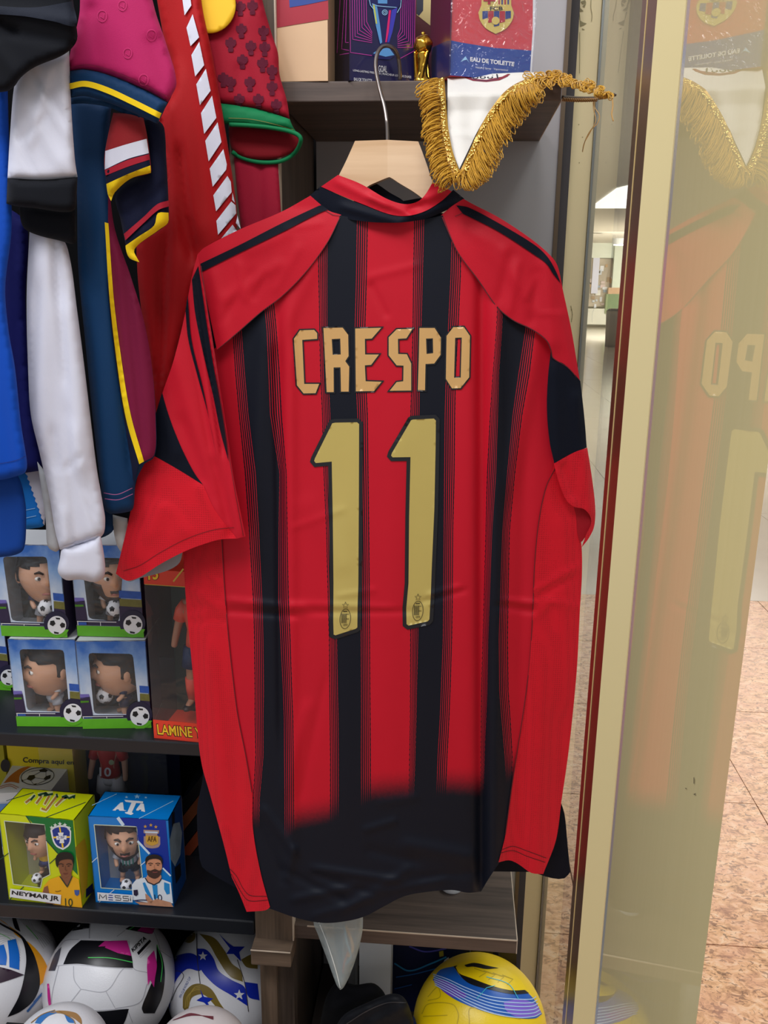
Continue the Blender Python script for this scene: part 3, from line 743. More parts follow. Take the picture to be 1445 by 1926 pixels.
rside = [(1043,872,1),(1052,905),(1064,935),(1086,958,1),(1087,985),(1094,1025),(1095,1080),(1091,1150),(1086,1250),(1079,1330),(1069,1420),(1056,1510),(1046,1580),(1022,1644,1),(1000,1642),(975,1625),(958,1618),(938,1622,1),(951,1570),(966,1460),(986,1330),(996,1250),(1002,1160),(1006,1060),(1014,980),(1028,915)]
sheet('side_panel', rside, SS, M_mesh, jr, 0.0012, sp=8)
lside = [(344,1030,1),(360,1025),(417,1008,1),(422,1100),(430,1200),(441,1300),(448,1350),(462,1420),(474,1490),(476,1560),(490,1640),(508,1706,1),(500,1712),(464,1715,1),(450,1680),(436,1650,1),(424,1600),(408,1540),(394,1490),(380,1440),(372,1380),(364,1280),(350,1130)]
sheet('side_panel', lside, SS, M_mesh, jr, 0.0012, sp=8)
mm = Multi(SS)
mm.line([(940,1605),(965,1600),(990,1610),(1026,1622)], 1.1, 0.0016, smooth=True); mm.line([(945,1598),(965,1592),(990,1600),(1028,1614)], 1.1, 0.0016, smooth=True)
mm.line([(432,1634),(445,1648),(458,1672),(470,1684),(502,1686)], 1.1, 0.0016, smooth=True); mm.line([(435,1644),(455,1680),(468,1694),(504,1693)], 1.1, 0.0016, smooth=True)
mm.make('hem_stitch', plain((70, 4, 16), 0.8), jr, split=True)
mm = Multi(SJ); mm.line([(1048,875),(1028,915),(1014,980),(1006,1060),(1002,1160),(996,1250),(986,1330),(966,1460),(951,1570)], 1.6, 0.0017, smooth=True)
mm.line([(417,1010),(422,1100),(430,1200),(441,1300),(448,1350),(462,1420),(474,1490)], 1.4, 0.0017, smooth=True)
mm.make('side_seam', plain((96, 4, 20), 0.7), jr, split=True)
# yokes with the upper sleeves
yk_folds = [(470, 470, 540, 440, 0.0012, 12), (430, 560, 520, 500, 0.0018, 12), (420, 600, 470, 520, -0.0014, 8), (400, 520, 430, 640, 0.002, 12), (540, 430, 600, 420, 0.0008, 6), (560, 470, 520, 540, 0.001, 8),
  (450, 500, 460, 560, 0.0014, 6), (480, 560, 500, 520, -0.0012, 6), (950, 480, 1000, 580, 0.0018, 12), (960, 480, 940, 560, -0.0016, 9), (975, 500, 960, 580, 0.0014, 7), (1030, 500, 1040, 640, 0.003, 16),
  (1010, 520, 1000, 600, -0.0018, 9), (880, 430, 950, 470, 0.0010, 10), (990, 560, 1010, 520, .0012, 6), (1020, 590, 1060, 590, 0.0008, 5), (900, 450, 980, 540, 0.001, 14), (1055, 600, 1080, 700, 0.002, 10)]
def yoke_fn(P):
    x = P[:, 0]; d = np.where(x < 740, np.clip((420-x)/60, 0, 1.4), np.clip((x-1030)/60, 0, 1.4))
    t = np.clip((480-P[:, 1])/90, 0, 1)
    return -0.006*t**2-0.009*d**2
SY = Surf(YJ-0.004, folds=yk_folds, noise=(0.0009, 45, 70, 9), fn=yoke_fn)
lyoke = [(372,478,1),(384,466),(450,432),(530,398),(584,368,1),(600,382),(618,396),(642,404,1),(616,455),(576,510),(531,556),(490,587),(450,622),(408,658,1),(396,600),(384,540)]
sheet('yoke', lyoke, SY, M_red, jr, 0.0, sp=6.5, th=0.0)
ryoke = [(830,405,1),(850,388),(872,374,1),(890,384),(940,410),(1000,450),(1035,480),(1049,500),(1060,550),(1075,620),(1090,710),(1091,717,1),(1070,692),(1040,674,1),(1036,655),(1028,641),(1000,620),(965,603),(935,578),(900,528),(860,473)]
sheet('yoke', ryoke, SY, M_red, jr, 0.0, sp=6.5)
sheet('shoulder_stripe', [(377,496,1),(450,461),(530,420),(600,387),(606,386,1),(617,394,1),(598,402),(530,437),(450,476),(378,512,1)], SY, M_jblk, jr, 0.0012, sp=6)
sheet('shoulder_stripe', [(858,386,1),(881,390),(937,419),(1005,460),(1030,483),(1046,510),(1055,533,1),(1040,514),(1028,496),(1008,481),(937,435),(871,402,1)], SY, M_jblk, jr, 0.0012, sp=6)
mm = Multi(SY)
mm.line([(640,408),(616,456),(576,511),(531,557),(490,588),(450,623),(410,657)], 1.2, 0.0006, smooth=True)
mm.line([(833,408),(860,472),(900,527),(935,577),(965,602),(1000,619),(1028,640),(1037,660),(1040,673),(1068,691),(1090,716)], 1.6, 0.0006, smooth=True)
mm.line([(604,386),(612,396),(626,404),(640,406)], 1.0, 0.0009); mm.line([(880,391),(868,402),(856,407)], 1.0, 0.0009)
mm.make('yoke_seam', plain((70, 8, 18), 0.7), jr, split=True)
# right sleeve
rs_f = [(1045, 700, 1050, 860, 0.003, 12), (1085, 750, 1092, 840, 0.003, 10), (1100, 860, 1110, 960, 0.004, 12), (1060, 880, 1075, 930, -0.002, 8), (1050,890,1080,950,.0015,8)]
SR = Surf(YJ-0.002, folds=rs_f, fn=lambda P: -0.012*np.clip((P[:, 0]-1055)/55, 0, 1.2)**2)
sheet('sleeve', [(1037,655,1),(1041,673,1),(1070,691),(1092,717,1),(1100,790),(1104,842,1),(1080,852),(1043,872,1),(1034,830),(1029,770),(1031,710)], SR, M_jblk, jr, 0.0, sp=7, label='black lower part of the right sleeve')
sheet('sleeve_cuff', [(1042,872,1),(1080,851),(1105,842,1),(1114,900),(1120,955),(1118,990),(1108,1012),(1094,1030,1),(1103,1005),(1112,985),(1110,970),(1098,957),(1082,954),(1068,944),(1056,920),(1048,895)], SR, M_mesh, jr, 0.0004, sp=6)
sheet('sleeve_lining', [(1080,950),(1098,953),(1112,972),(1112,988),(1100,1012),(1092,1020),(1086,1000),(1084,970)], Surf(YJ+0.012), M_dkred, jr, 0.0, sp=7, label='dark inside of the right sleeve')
# left sleeve
ls_f = [(380, 560, 440, 880, 0.004, 9), (372, 540, 420, 850, -0.004, 6), (362, 520, 405, 840, 0.0035, 8), (350, 600, 395, 830, -0.003, 7), (330, 680, 400, 920, 0.003, 14), (345, 800, 400, 930, -0.002, 12), (425, 870, 450, 1000, 0.004, 7), (405, 880, 435, 1000, -0.003, 8),
  (300, 900, 340, 1000, 0.002, 22), (380, 920, 420, 990, 0.002, 12), (240, 1060, 300, 960, 0.003, 20), (300, 760, 330, 850, 0.002, 14)]
def lsl_fn(P):
    d = np.clip((330-P[:, 0])/120, 0, 1); return 0.010-0.014*d**2+0.010*np.clip((P[:, 1]-600)/400, 0, 1)
SL = Surf(YJ-0.004, folds=ls_f, noise=(0.0008, 40, 80, 4), fn=lsl_fn)
lsl = [(372,478,1),(361,520),(346,600),(326,680),(306,738),(290,790),(272,850,1),(330,880),(383,913,1),(405,960),(446,1013,1),(462,1009,1),(450,950),(440,900),(425,800),(408,690),(392,590)]
sheet('sleeve', lsl, SL, M_red, jr, 0.0, sp=6)
SL2 = SL
sheet('sleeve_insert', [(305,738,1),(314,770),(326,805),(345,850),(366,890),(382,912,1),(330,880),(273,848,1),(288,795)], SL, M_jblk, jr, 0.0008, sp=6, label='black insert of the left sleeve')
sheet('sleeve_cuff', [(273,848,1),(330,880),(382,911,1),(405,960),(446,1013,1),(420,1014),(400,1018),(350,1036),(300,1062),(262,1086),(238,1092),(218,1079,1),(230,1030),(245,965),(258,900)], SL, M_mesh, jr, 0.0006, sp=6)
sheet('sleeve_lining', [(238,1092,1),(262,1084),(300,1058),(344,1036,1),(338,1058),(322,1070),(300,1078),(262,1088),(245,1094)], Surf(YJ+0.004), fabric((150, 148, 156), 0.7), jr, 0.0, sp=6, label='pale inside of the left cuff')
sheet('sleeve_stripe', [(349,585,1),(353,554,1),(360,637),(381,727),(398,813),(410,872,1),(391,779),(372,709),(354,637)], SL, M_jblk, jr, 0.0018, sp=5)
sheet('sleeve_stripe', [(361,526,1),(373,500,1),(381,554),(391,623),(401,685),(412,744),(423,813),(430,868,1),(415,813),(401,744),(381,658),(367,588)], SL, M_jblk, jr, 0.0018, sp=5)
mm = Multi(SL); mm.line([(232,1074),(262,1064),(300,1040),(350,1014),(400,997),(440,992)], 1.0, 0.0011, smooth=True)
mm.line([(378,500),(390,580),(406,690),(422,800),(438,900),(458,1008)], 1.2, 0.0011, smooth=True)
mm.make('sleeve_seam', plain((110, 4, 20), 0.7), jr, split=True)
# collar
co_f = [(700, 372, 770, 402, 0.003, 7), (790, 380, 830, 362, 0.003, 8), (640, 345, 720, 385, 0.002, 8), (770, 395, 800, 380, -0.002, 5), (650, 390, 740, 415, 0.003, 8), (760, 414, 850, 384, 0.003, 8)]
SC = Surf(YJ-0.010, folds=co_f, fn=lambda P: -0.022*np.clip(np.abs(P[:, 0]-742)/130, 0, 1.1)**2)
sheet('collar_band', [(582,368,1),(604,350,1),(636,366),(680,384),(733,402),(766,406),(800,396),(832,376),(853,357,1),(874,374,1),(845,393),(800,411),(740,419),(660,413),(610,396)], SC, M_jblk, jr, 0.0, sp=5)
sheet('collar', [(636,329,1),(604,351,1),(640,367),(680,383),(733,403),(766,406),(800,397),(832,377),(850,360,1),(832,350),(814,343,1),(800,366),(786,379),(762,384),(728,374),(679,346)], SC, M_red, jr, 0.0008, sp=5)
sheet('front_collar', [(690,346,1),(703,343),(733,362),(760,380),(745,392),(710,374)], Surf(1.004), M_jblk, jr, 0.0, sp=6, label='black edge of the front collar behind the hanger')
# ---- lettering: gold on black
M_gold1 = plain((204, 160, 98), 0.28, var=0.05, scale=30, coat=0.3, name='gold_foil_name')
M_gold2 = plain((188, 168, 92), 0.42, var=0.03, scale=20, name='gold_foil_number')
M_pr = plain((20, 22, 28), 0.4, var=0.0)
def zz(L): return [(540+x/4.014, 600+y/4.014) for x, y in L]
LET = [
 ([(52,150),(98,85),(205,82),(228,108),(228,150),(115,158),(130,490),(243,490),(216,560),(125,562),(75,500)], []),
 ([(275,68),(420,65),(462,120),(465,280),(440,318),(470,360),(466,548),(408,548),(404,365),(352,366),(353,552),(300,552)], [[(338,152),(402,148),(406,268),(345,270)]]),
 ([(515,72),(712,66),(640,148),(588,150),(590,268),(694,268),(636,346),(588,350),(594,470),(714,474),(658,544),(520,546)], []),
 ([(768,138),(828,78),(948,74),(902,146),(838,150),(840,264),(905,266),(938,336),(938,540),(775,542),(828,476),(878,470),(880,352),(828,350),(768,274)], []),
 ([(1000,68),(1115,68),(1162,140),(1160,270),(1112,336),(1046,340),(1042,538),(988,536),(996,270)], [[(1050,148),(1102,146),(1104,258),(1054,264)]]),
 ([(1205,128),(1256,62),(1335,60),(1382,128),(1376,440),(1310,522),(1246,524),(1200,452)], [[(1270,142),(1320,140),(1312,442),(1262,444)]]),
]
for pts, hs in LET:
    P = zz(pts); H = [zz(h) for h in hs]
    sheet('letter_border', offset_poly(P, 2.6), SJ, M_pr, jr, 0.0009, sp=5, holes=[offset_poly(P, -0.8)], sharp=True)
    for h in H: sheet('letter_border', offset_poly(h, 0.8), SJ, M_pr, jr, 0.0009, sp=5, holes=[offset_poly(h, -2.4)], sharp=True)
    sheet('letter', [p+(1,) for p in P], SJ, M_gold1, jr, 0.0013, sp=5, holes=[[p+(1,) for p in h] for h in H], sharp=True)
def z2(L): return [(570+p[0]/4.279, 770+p[1]/4.279)+tuple(p[2:]) for p in L]
ONE1 = [(236,112),(260,107),(436,104),(452,118),(450,760),(446,1400),(440,1580),(438,1755),(424,1766),(262,1818),(247,1812),(244,1700),(246,1400),(240,860),(232,420),(104,432),(90,415),(96,395)]
ONE2 = [(870,88),(885,82),(1054,74),(1070,90),(1068,300),(1058,800),(1036,1300),(1030,1480),(1018,1690),(1004,1706),(850,1740),(834,1728),(832,1600),(850,1400),(855,860),(866,384),(722,386),(710,372),(716,352)]
for O in (ONE1, ONE2):
    P = z2(O)
    sheet('number_border', offset_poly(P, 7.2), SJ, M_pr, jr, 0.0009, sp=5, holes=[offset_poly(P, -0.8)], sharp=True)
    sheet('number', [p+(1,) for p in P], SJ, M_gold2, jr, 0.0013, sp=5, sharp=True)
M_ln = plain((52, 46, 26), 0.6)
for cx, cy, sx in ((649.5, 1164, -0.5), (786, 1149, -0.5)):
    mm = Multi(SJ)
    E = circle(cx, cy, 10, 18.5, 30, rot=4); mm.line([tuple(p) for p in E]+[tuple(E[0])], 1.0, 0.0021, smooth=True)
    E = circle(cx, cy, 8, 15.5, 30, rot=4)
    for k in range(5):
        x = cx-6.5+2.1*k; mm.line([(x, cy-10), (x-0.4, cy+8)], 1.1, 0.0021)
    mm.line([(cx+1, cy-9), (cx+7, cy-9)], 0.9, 0.0021); mm.line([(cx+1, cy), (cx+7, cy)], 0.9, 0.0021)
    mm.line([(cx-4, cy-14), (cx+4, cy-14)], 1.6, 0.0021)
    S = star(cx+0.5, cy-25.5, 6.5); S = [p[:2] for p in S]; mm.line(S+[S[0]], 0.8, 0.0021)
    mm.make('crest_print', M_ln, jr)
    lettering('crest_year', '1899', [(cx-4.5, cy+9.5), (cx+4.5, cy+9.5), (cx+4, cy+13.5), (cx-4, cy+13.5)], SJ, M_ln, jr, 0.0021)
# ---- hanger (a thing of its own; the shirt hangs on it)
M_beech = wood('beech', (196, 158, 118), (232, 200, 164), 0, 0.5, 0.38); 
hg = thing('clothes_hanger', 'pale wooden clothes hanger with steel hook holding the striped shirt', 'hanger', W(730, 380, 0.99))
SH = Surf(0.985)
hl = [(668,265,1),(729,263,1),(729,334,1),(712,341),(690,352),(660,384,1),(640,390),(628,380,1),(626,355),(636,333),(650,305)]
hr = [(729,263,1),(787,266,1),(794,284),(804,312),(815,342),(850,375),(890,396,1),(880,405),(830,400),(806,382,1),(780,362),(752,345),(733,333),(729,334,1)]
for k, hx in enumerate((hl, hr)):
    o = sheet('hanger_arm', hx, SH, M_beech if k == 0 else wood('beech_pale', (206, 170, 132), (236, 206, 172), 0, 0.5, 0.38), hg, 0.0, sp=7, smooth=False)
    solidify(o, 0.012, -1.0); b = o.modifiers.new('round', 'BEVEL'); b.width = 0.0022; b.segments = 3; b.limit_method = 'ANGLE'; b.angle_limit = 1.0
hp = [(729,290),(729,262),(728,235),(724,205),(714,165),(708,135),(707,115),(711,98),(719,88),(729,86),(739,90),(747,102),(751,120),(752.5,140),(752.5,150)]
hy = np.interp(np.arange(len(hp)), [0, 3, 5, 9, 12, 14], [0.991, 0.991, 1.0, 1.03, 1.058, 1.066])
cv = curve(hp, 3, closed=False); yy = np.interp(np.linspace(0, 1, len(cv)), np.linspace(0, 1, len(hp)), hy)
MB().tube(WY(cv, yy), 0.0022, 10).make('hook', plain((140, 132, 128), 0.34, metal=1.0, var=0.02), hg, True, label='curved steel hook')

# ================================================================ garments hanging at the left
GR = 'shirts hanging above the black shelves'
def garment(name, label, cat, outline, Y, mat, thick=0.010, r=26, folds=(), noise=(0.002, 30, 120, 1), back=0.006, sp=9, body='body', plab=None):
    """a hanging shirt: Empty + soft body; returns (thing, surface)"""
    o = curve(outline, sp); S = Surf(Y, o, thick*0.62, r*0.6, folds, noise)
    c = o.mean(0); g = thing(name, label, cat, W(c[0], o[:, 1].max(), Y))
    pillow(body, o, S, mat, g, sp, back, plab); return g, S
def soft(name, outline, Y, mat, parent, thick=0.010, r=24, folds=(), noise=(0.0015, 30, 120, 1), back=0.006, sp=8, label=None):
    o = curve(outline, sp); S = Surf(Y, o, thick*0.62, r*0.6, folds, noise); pillow(name, o, S, mat, parent, sp, back, label); return S
def on(S, name, outline, mat, parent, off=0.0009, sp=7, sharp=False, label=None):
    return sheet(name, outline, S, mat, parent, off+0.0013, sp, sharp=sharp, label=label)
F_blk = fabric((13, 15, 22), 0.8, sheen=0.05); F_white = fabric((208, 209, 224), 0.75); F_navy = fabric((2, 48, 88), 0.7); F_dnavy = fabric((16, 20, 44), 0.75)
F_yel = fabric((236, 200, 20), 0.7); F_mar = fabric((112, 10, 52), 0.75); F_mag = fabric((176, 28, 92), 0.7); F_royal = fabric((0, 68, 172), 0.7)
F_dblue = fabric((8, 14, 92), 0.75); F_sky = fabric((20, 120, 214), 0.7); F_red = fabric((164, 6, 14), 0.65); F_pred = fabric((154, 14, 40), 0.7)
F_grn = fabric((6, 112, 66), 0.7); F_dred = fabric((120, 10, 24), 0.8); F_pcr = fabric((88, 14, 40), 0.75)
# royal blue shirts at the far left edge
g, S = garment('blue_shirt', 'royal blue shirt sleeve at the left edge above the stacked toy boxes', 'shirt',
  [(-70,150,1),(14,150,1),(18,300),(22,430),(10,540),(16,620),(28,690),(40,800),(51,872),(48,888),(30,896),(0,903),(-70,908,1)], 0.885, F_royal, 0.012, 24,
  [(0, 560, 40, 860, 0.004, 16), (-20, 700, 20, 890, -0.003, 14)], (0.002, 30, 160, 2))
mm = Multi(S); mm.line([(-40,878),(0,872),(30,866),(48,858)], 1.2, 0.001, smooth=True); mm.make('hem_stitch', plain((6, 40, 120), 0.8), g)
S2 = soft('lower_hem', [(-70,890,1),(0,893),(30,890),(47,940),(49,1000),(44,1034),(28,1044),(0,1048),(-70,1052,1)], 0.912, fabric((4, 58, 140), 0.75), g, 0.01, 22)
g, S = garment('dark_blue_shirt', 'dark navy blue shirt hanging behind the royal blue sleeve', 'shirt',
  [(-60,360,1),(30,400),(52,430),(48,560),(54,680),(66,790),(84,884,1),(40,890),(0,890),(-60,880,1)], 0.955, F_dblue, 0.010, 24, [(30, 480, 40, 860, -0.003, 10)], sp=11)
g, S = garment('light_blue_shirt', 'bright blue shirt hem with white zigzag tape below the dark blue shirt', 'shirt',
  [(20,870,1),(74,870,1),(84,960),(83,988),(60,994),(31,997,1),(27,940)], 0.975, F_sky, 0.006, 12, sp=7)
zz_ = [(44,872,1)]+[(44+i*1.82+(3.0 if i % 2 else 0), 880+i*5.2, 1) for i in range(21)]+[(84,988,1),(86,940,1),(76,872,1)]
on(S, 'zigzag_tape', zz_, F_white, g, sharp=True)
mm = Multi(S); mm.line([(29,964),(50,959),(66,956)], 1.2); mm.line([(30,978),(50,974),(68,970)], 1.2); mm.make('hem_stitch', plain((150, 200, 240), 0.7), g, split=True)
# white long sleeve
g, S = garment('white_long_sleeve_shirt', 'white long sleeve with ribbed cuff hanging over the upper toy boxes', 'shirt',
  [(56,425,1),(80,420),(104,425,1),(128,470),(146,590),(160,700),(172,800),(182,880),(194,950),(198,980),(192,1008),(150,1024),(113,1034,1),(104,1000),(92,930),(74,850),(58,780),(53,700),(50,560)],
  0.915, F_white, 0.016, 34, [(100, 430, 122, 700, -0.006, 7), (120, 600, 150, 860, 0.005, 18), (80, 500, 82, 800, 0.004, 18), (125, 780, 140, 1000, -0.003, 8), (140, 820, 170, 990, 0.003, 10), (128, 880, 150, 860, -0.003, 5), (100, 820, 118, 940, -0.0035, 6), (70, 560, 60, 760, -0.004, 6), (150, 900, 185, 1000, -0.003, 5), (108, 900, 128, 1020, 0.003, 7)], (0.0035, 18, 140, 5))
S2 = soft('cuff', [(118,1030),(150,1024),(189,1006,1),(196,1045),(198,1076),(193,1088),(178,1095),(150,1090),(124,1091),(109,1076),(113,1050)], 0.915, F_white, g, 0.016, 30, [(150, 1030, 155, 1090, 0.002, 16)])
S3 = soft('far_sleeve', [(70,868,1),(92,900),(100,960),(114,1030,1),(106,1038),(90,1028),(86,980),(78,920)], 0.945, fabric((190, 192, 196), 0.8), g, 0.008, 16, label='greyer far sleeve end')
mm = Multi(S); mm.line([(115,1028),(150,1019),(190,1002)], 1.0, smooth=True); mm.make('cuff_seam', plain((180, 180, 192), 0.8), g)
# black top with white sleeve and black band below it
g, S = garment('black_shirt', 'black shirt hem folded over at the top left corner', 'shirt',
  [(-70,-70,1),(128,-70,1),(136,-10),(144,50),(145,75),(132,94),(112,107),(66,126),(40,145),(26,164),(12,172),(-70,178,1)], 0.845, F_blk, 0.014, 30,
  [(-20, 20, 140, 42, 0.004, 16), (0, 40, 30, 60, -0.005, 8), (20, 60, 140, 82, -0.003, 10), (-10, 90, 40, 150, 0.004, 14)])
on(S, 'hem_band', [(-60,6,1),(60,14),(137,2,1),(143,48),(100,40),(40,30),(-60,24,1)], fabric((26, 30, 42), 0.7), g, label='charcoal hem band')
g, S = garment('white_shirt', 'white short sleeve with broad black band under the black shirt', 'shirt',
  [(40,112,1),(90,108),(130,96,1),(134,200),(141,300),(146,334,1),(80,340),(14,337,1),(19,250),(27,160)], 0.875, F_white, 0.014, 30,
  [(40, 180, 110, 300, 0.003, 14), (60, 130, 120, 220, -0.003, 8), (90, 140, 60, 260, 0.003, 7), (30, 240, 60, 320, -0.0025, 6), (75, 170, 125, 250, 0.002, 5), (40, 260, 90, 220, -0.002, 5)])
S2 = soft('cuff_band', [(14,335,1),(80,338),(146,333,1),(144,370),(141,394),(120,399),(70,392),(30,388),(12,383,1),(13,360)], 0.873, F_blk, g, 0.014, 26, label='broad black cuff band')
S3 = soft('far_cuff', [(38,386),(90,392),(141,395,1),(143,430),(141,458),(110,452),(70,442),(46,430),(38,410)], 0.90, F_blk, g, 0.012, 22, label='black far side of the cuff')
# magenta jersey
g, S = garment('magenta_shirt', 'magenta shirt sleeve with navy and yellow cuff at the top', 'shirt',
  [(146,-70,1),(272,-70,1),(292,20),(312,80),(332,156),(316,192,1),(280,172),(230,150),(165,131),(126,134,1),(134,90),(150,20)], 0.882, F_mag, 0.014, 34,
  [(170, 20, 150, 120, -0.004, 14), (230, 0, 260, 150, 0.003, 30), (290, 80, 320, 170, -0.003, 14), (160, 128, 300, 176, 0.0015, 8)], (0.0015, 40, 120, 3))
mm = Multi(S); mm.line([(132,127),(165,122),(200,130),(250,150),(318,183)], 1.2, 0.001, smooth=True); mm.make('hem_stitch', plain((120, 10, 60), 0.8), g)
mm = Multi(S)
for cx, cy, r_ in ((192, 30, 9), (285, 66, 9), (270, 150, 9), (230, 10, 8), (240, 100, 8)):
    E = circle(cx, cy, r_, r_*1.2, 14); mm.line([tuple(p) for p in E]+[tuple(E[0])], 1.6, 0.0008, smooth=True)
    mm.line([(cx-4, cy), (cx+3, cy+5), (cx+4, cy-5)], 1.2, 0.0008)
mm.make('tonal_print', fabric((190, 42, 104), 0.6), g, split=True)
S2 = soft('cuff', [(126,134,1),(165,131),(230,150),(280,172),(315,193,1),(306,214),(296,233,1),(250,212),(200,192),(160,181),(133,184,1),(129,158)], 0.880, F_navy, g, 0.013, 16, label='navy cuff')
on(S2, 'cuff_stripe', [(130,157,1),(160,152),(200,163),(250,186),(304,213,1),(300,223,1),(250,198),(200,175),(160,163),(131,168,1)], F_yel, g, label='yellow cuff stripe')
S3 = soft('sleeve_lining', [(133,180,1),(160,179),(200,190),(250,210),(280,226,1),(255,224),(205,202),(160,195),(134,196,1)], 0.902, fabric((20, 60, 100), 0.8), g, 0.006, 10, label='inside of the cuff')
# long navy shirt with yellow piping and claret side
g, S = garment('navy_shirt', 'long dark navy and claret shirt with yellow side piping and pink hem stitching', 'shirt',
  [(130,178,1),(170,186),(210,200,1),(206,240),(204,330),(216,430),(246,520),(270,600),(286,690),(294,800),(291,858),(272,872,1),(256,905),(251,955),(244,962),(206,966),(196,958,1),(190,920),(176,800),(160,640),(147,500),(144,350)],
  0.938, F_navy, 0.010, 30, [(188, 420, 214, 940, 0.005, 22), (165, 560, 195, 900, 0.004, 14), (206, 500, 245, 860, -0.007, 7), (232, 460, 268, 820, -0.005, 7), (155, 380, 178, 800, -0.004, 8), (176, 560, 186, 540, -0.0012, 5), (240, 500, 275, 860, 0.003, 14)], (0.0015, 30, 160, 8))
on(S, 'claret_side', [(204,340,1),(216,430),(246,520),(270,600),(286,690),(293,800),(290,856),(271,868,1),(246,780),(229,680),(214,560),(204,440)], F_mar, g, label='claret side panel')
on(S, 'yellow_piping', [(197,418,1),(204,420,1),(214,560),(229,680),(246,780),(271,868,1),(262,873,1),(237,788),(221,690),(206,560)], F_yel, g, 0.0016, label='yellow piping')
on(S, 'dark_side', [(200,520,1),(206,560),(221,690),(237,788),(261,872,1),(252,905),(248,880),(226,740),(212,640)], F_dnavy, g, 0.0012, label='darker navy strip beside the piping')
mm = Multi(S); mm.line([(195,927),(220,930),(249,918)], 1.2, 0.0034, smooth=True); mm.line([(197,938),(222,940),(250,929)], 1.2, 0.0034, smooth=True); mm.make('hem_stitch', plain((170, 90, 140), 0.7), g, split=True)
S2 = soft('lower_corner', [(192,952,1),(210,962),(212,985),(214,996),(204,1006),(190,1012,1)], 0.955, F_navy, g, 0.006, 10)
S3 = soft('pale_lining', [(212,968,1),(240,975,1),(240,1000),(232,1040),(222,1030),(214,1000)], 0.965, fabric((206, 208, 208), 0.8), g, 0.005, 10, label='pale corner of lining')
# two cuffs of the navy, red and yellow jersey
g, S = garment('striped_cuff_shirt', 'dark navy shirt with two short sleeves ending in red and yellow cuffs', 'shirt',
  [(268,210,1),(300,228),(309,240),(313,300),(316,352),(318,402,1),(316,420),(298,434),(252,470),(262,494,1),(244,486),(236,458),(226,410),(217,372),(230,350),(262,330)], 0.915, F_dnavy, 0.012, 24,
  [(285, 260, 300, 400, 0.003, 10), (240, 400, 312, 350, -0.003, 8), (262, 340, 270, 420, -0.003, 10)])
on(S, 'cuff_band', [(233,440,1),(270,408),(296,384),(317,377,1),(318,388,1),(298,395),(272,418),(236,452,1)], fabric((160, 24, 44), 0.7), g, label='red cuff band')
on(S, 'cuff', [(236,462,1),(262,444),(290,424),(297,401),(317,400,1),(316,419),(298,433),(253,469),(262,493,1),(244,486),(238,474)], F_yel, g, 0.0012, label='yellow cuff')
S2 = soft('upper_sleeve', [(213,212,1),(240,214),(270,222,1),(278,262),(284,312,1),(284,325),(246,336),(216,362),(209,378,1),(203,366),(200,345),(196,300),(204,250)], 0.900, fabric((142, 30, 36), 0.75), g, 0.012, 22, [(230, 230, 240, 330, 0.003, 20)], label='red upper sleeve')
on(S2, 'white_band', [(198,284,1),(236,272),(276,261,1),(280,288,1),(240,299),(197,319,1)], F_white, g, 0.001, label='white sleeve band')
on(S2, 'navy_band', [(197,319,1),(240,299),(280,288,1),(283,312,1),(244,328),(200,346,1)], F_dnavy, g, 0.001, label='navy sleeve band')
on(S2, 'red_band', [(197,320,1),(240,301),(280,290,1),(282,300,1),(242,313),(199,330,1)], fabric((160, 24, 44), 0.7), g, 0.0013, label='red sleeve band')
on(S2, 'cuff', [(200,346,1),(244,326),(283,311,1),(284,325,1),(246,336),(216,362),(209,378,1),(203,366)], F_yel, g, 0.0014, label='yellow cuff')
# red track top with white slanted bars
g, S = garment('red_track_top', 'red track top with a column of slanted white bars down the sleeve', 'jacket',
  [(284,-70,1),(374,-70,1),(380,10),(399,100),(420,220),(440,350),(446,410),(444,450,1),(412,470),(380,500),(366,540),(352,600),(330,680),(300,800),(290,850,1),(284,700),(268,600),(258,500),(262,440),(300,420),(314,380),(312,300),(296,240),(328,160),(306,60)],
  1.008, F_red, 0.014, 26, [(300, 240, 352, 460, -0.006, 10), (330, 160, 372, 420, 0.006, 20), (360, 420, 372, 470, -0.003, 6), (300, 520, 296, 820, -0.004, 8), (330, 500, 310, 760, 0.004, 16), (380, 60, 420, 420, 0.004, 24), (318, 200, 330, 420, 0.006, 7), (340, 300, 362, 470, -0.008, 6), (310, 480, 300, 760, -0.007, 6)], (0.003, 20, 150, 6))
def z1(L): return [(x/2.4914, y/2.4914, 1) for x, y in L]
for q in ([(850,-40),(888,-40),(897,25),(865,72)], [(903,66),(933,175),(893,216),(874,130)], [(934,196),(957,305),(915,358),(897,258)], [(965,322),(987,425),(937,492),(920,395)],
          [(994,448),(1014,552),(957,627),(942,530)], [(1020,573),(1038,665),(978,756),(962,660)], [(1047,699),(1063,770),(1060,795),(997,875),(983,790)], [(1066,824),(1082,852),(1086,900),(1013,990),(1000,915)],
          [(1084,944),(1104,962),(1107,1000),(1022,1100),(1014,1035)], [(1090,1053),(1112,1082),(1030,1126)], [(1090,903),(1101,950),(1088,936)], [(1113,1008),(1128,1072),(1106,1046)]):
    on(S, 'white_bar', z1(q), F_white, g, 0.001, sp=6, sharp=True)
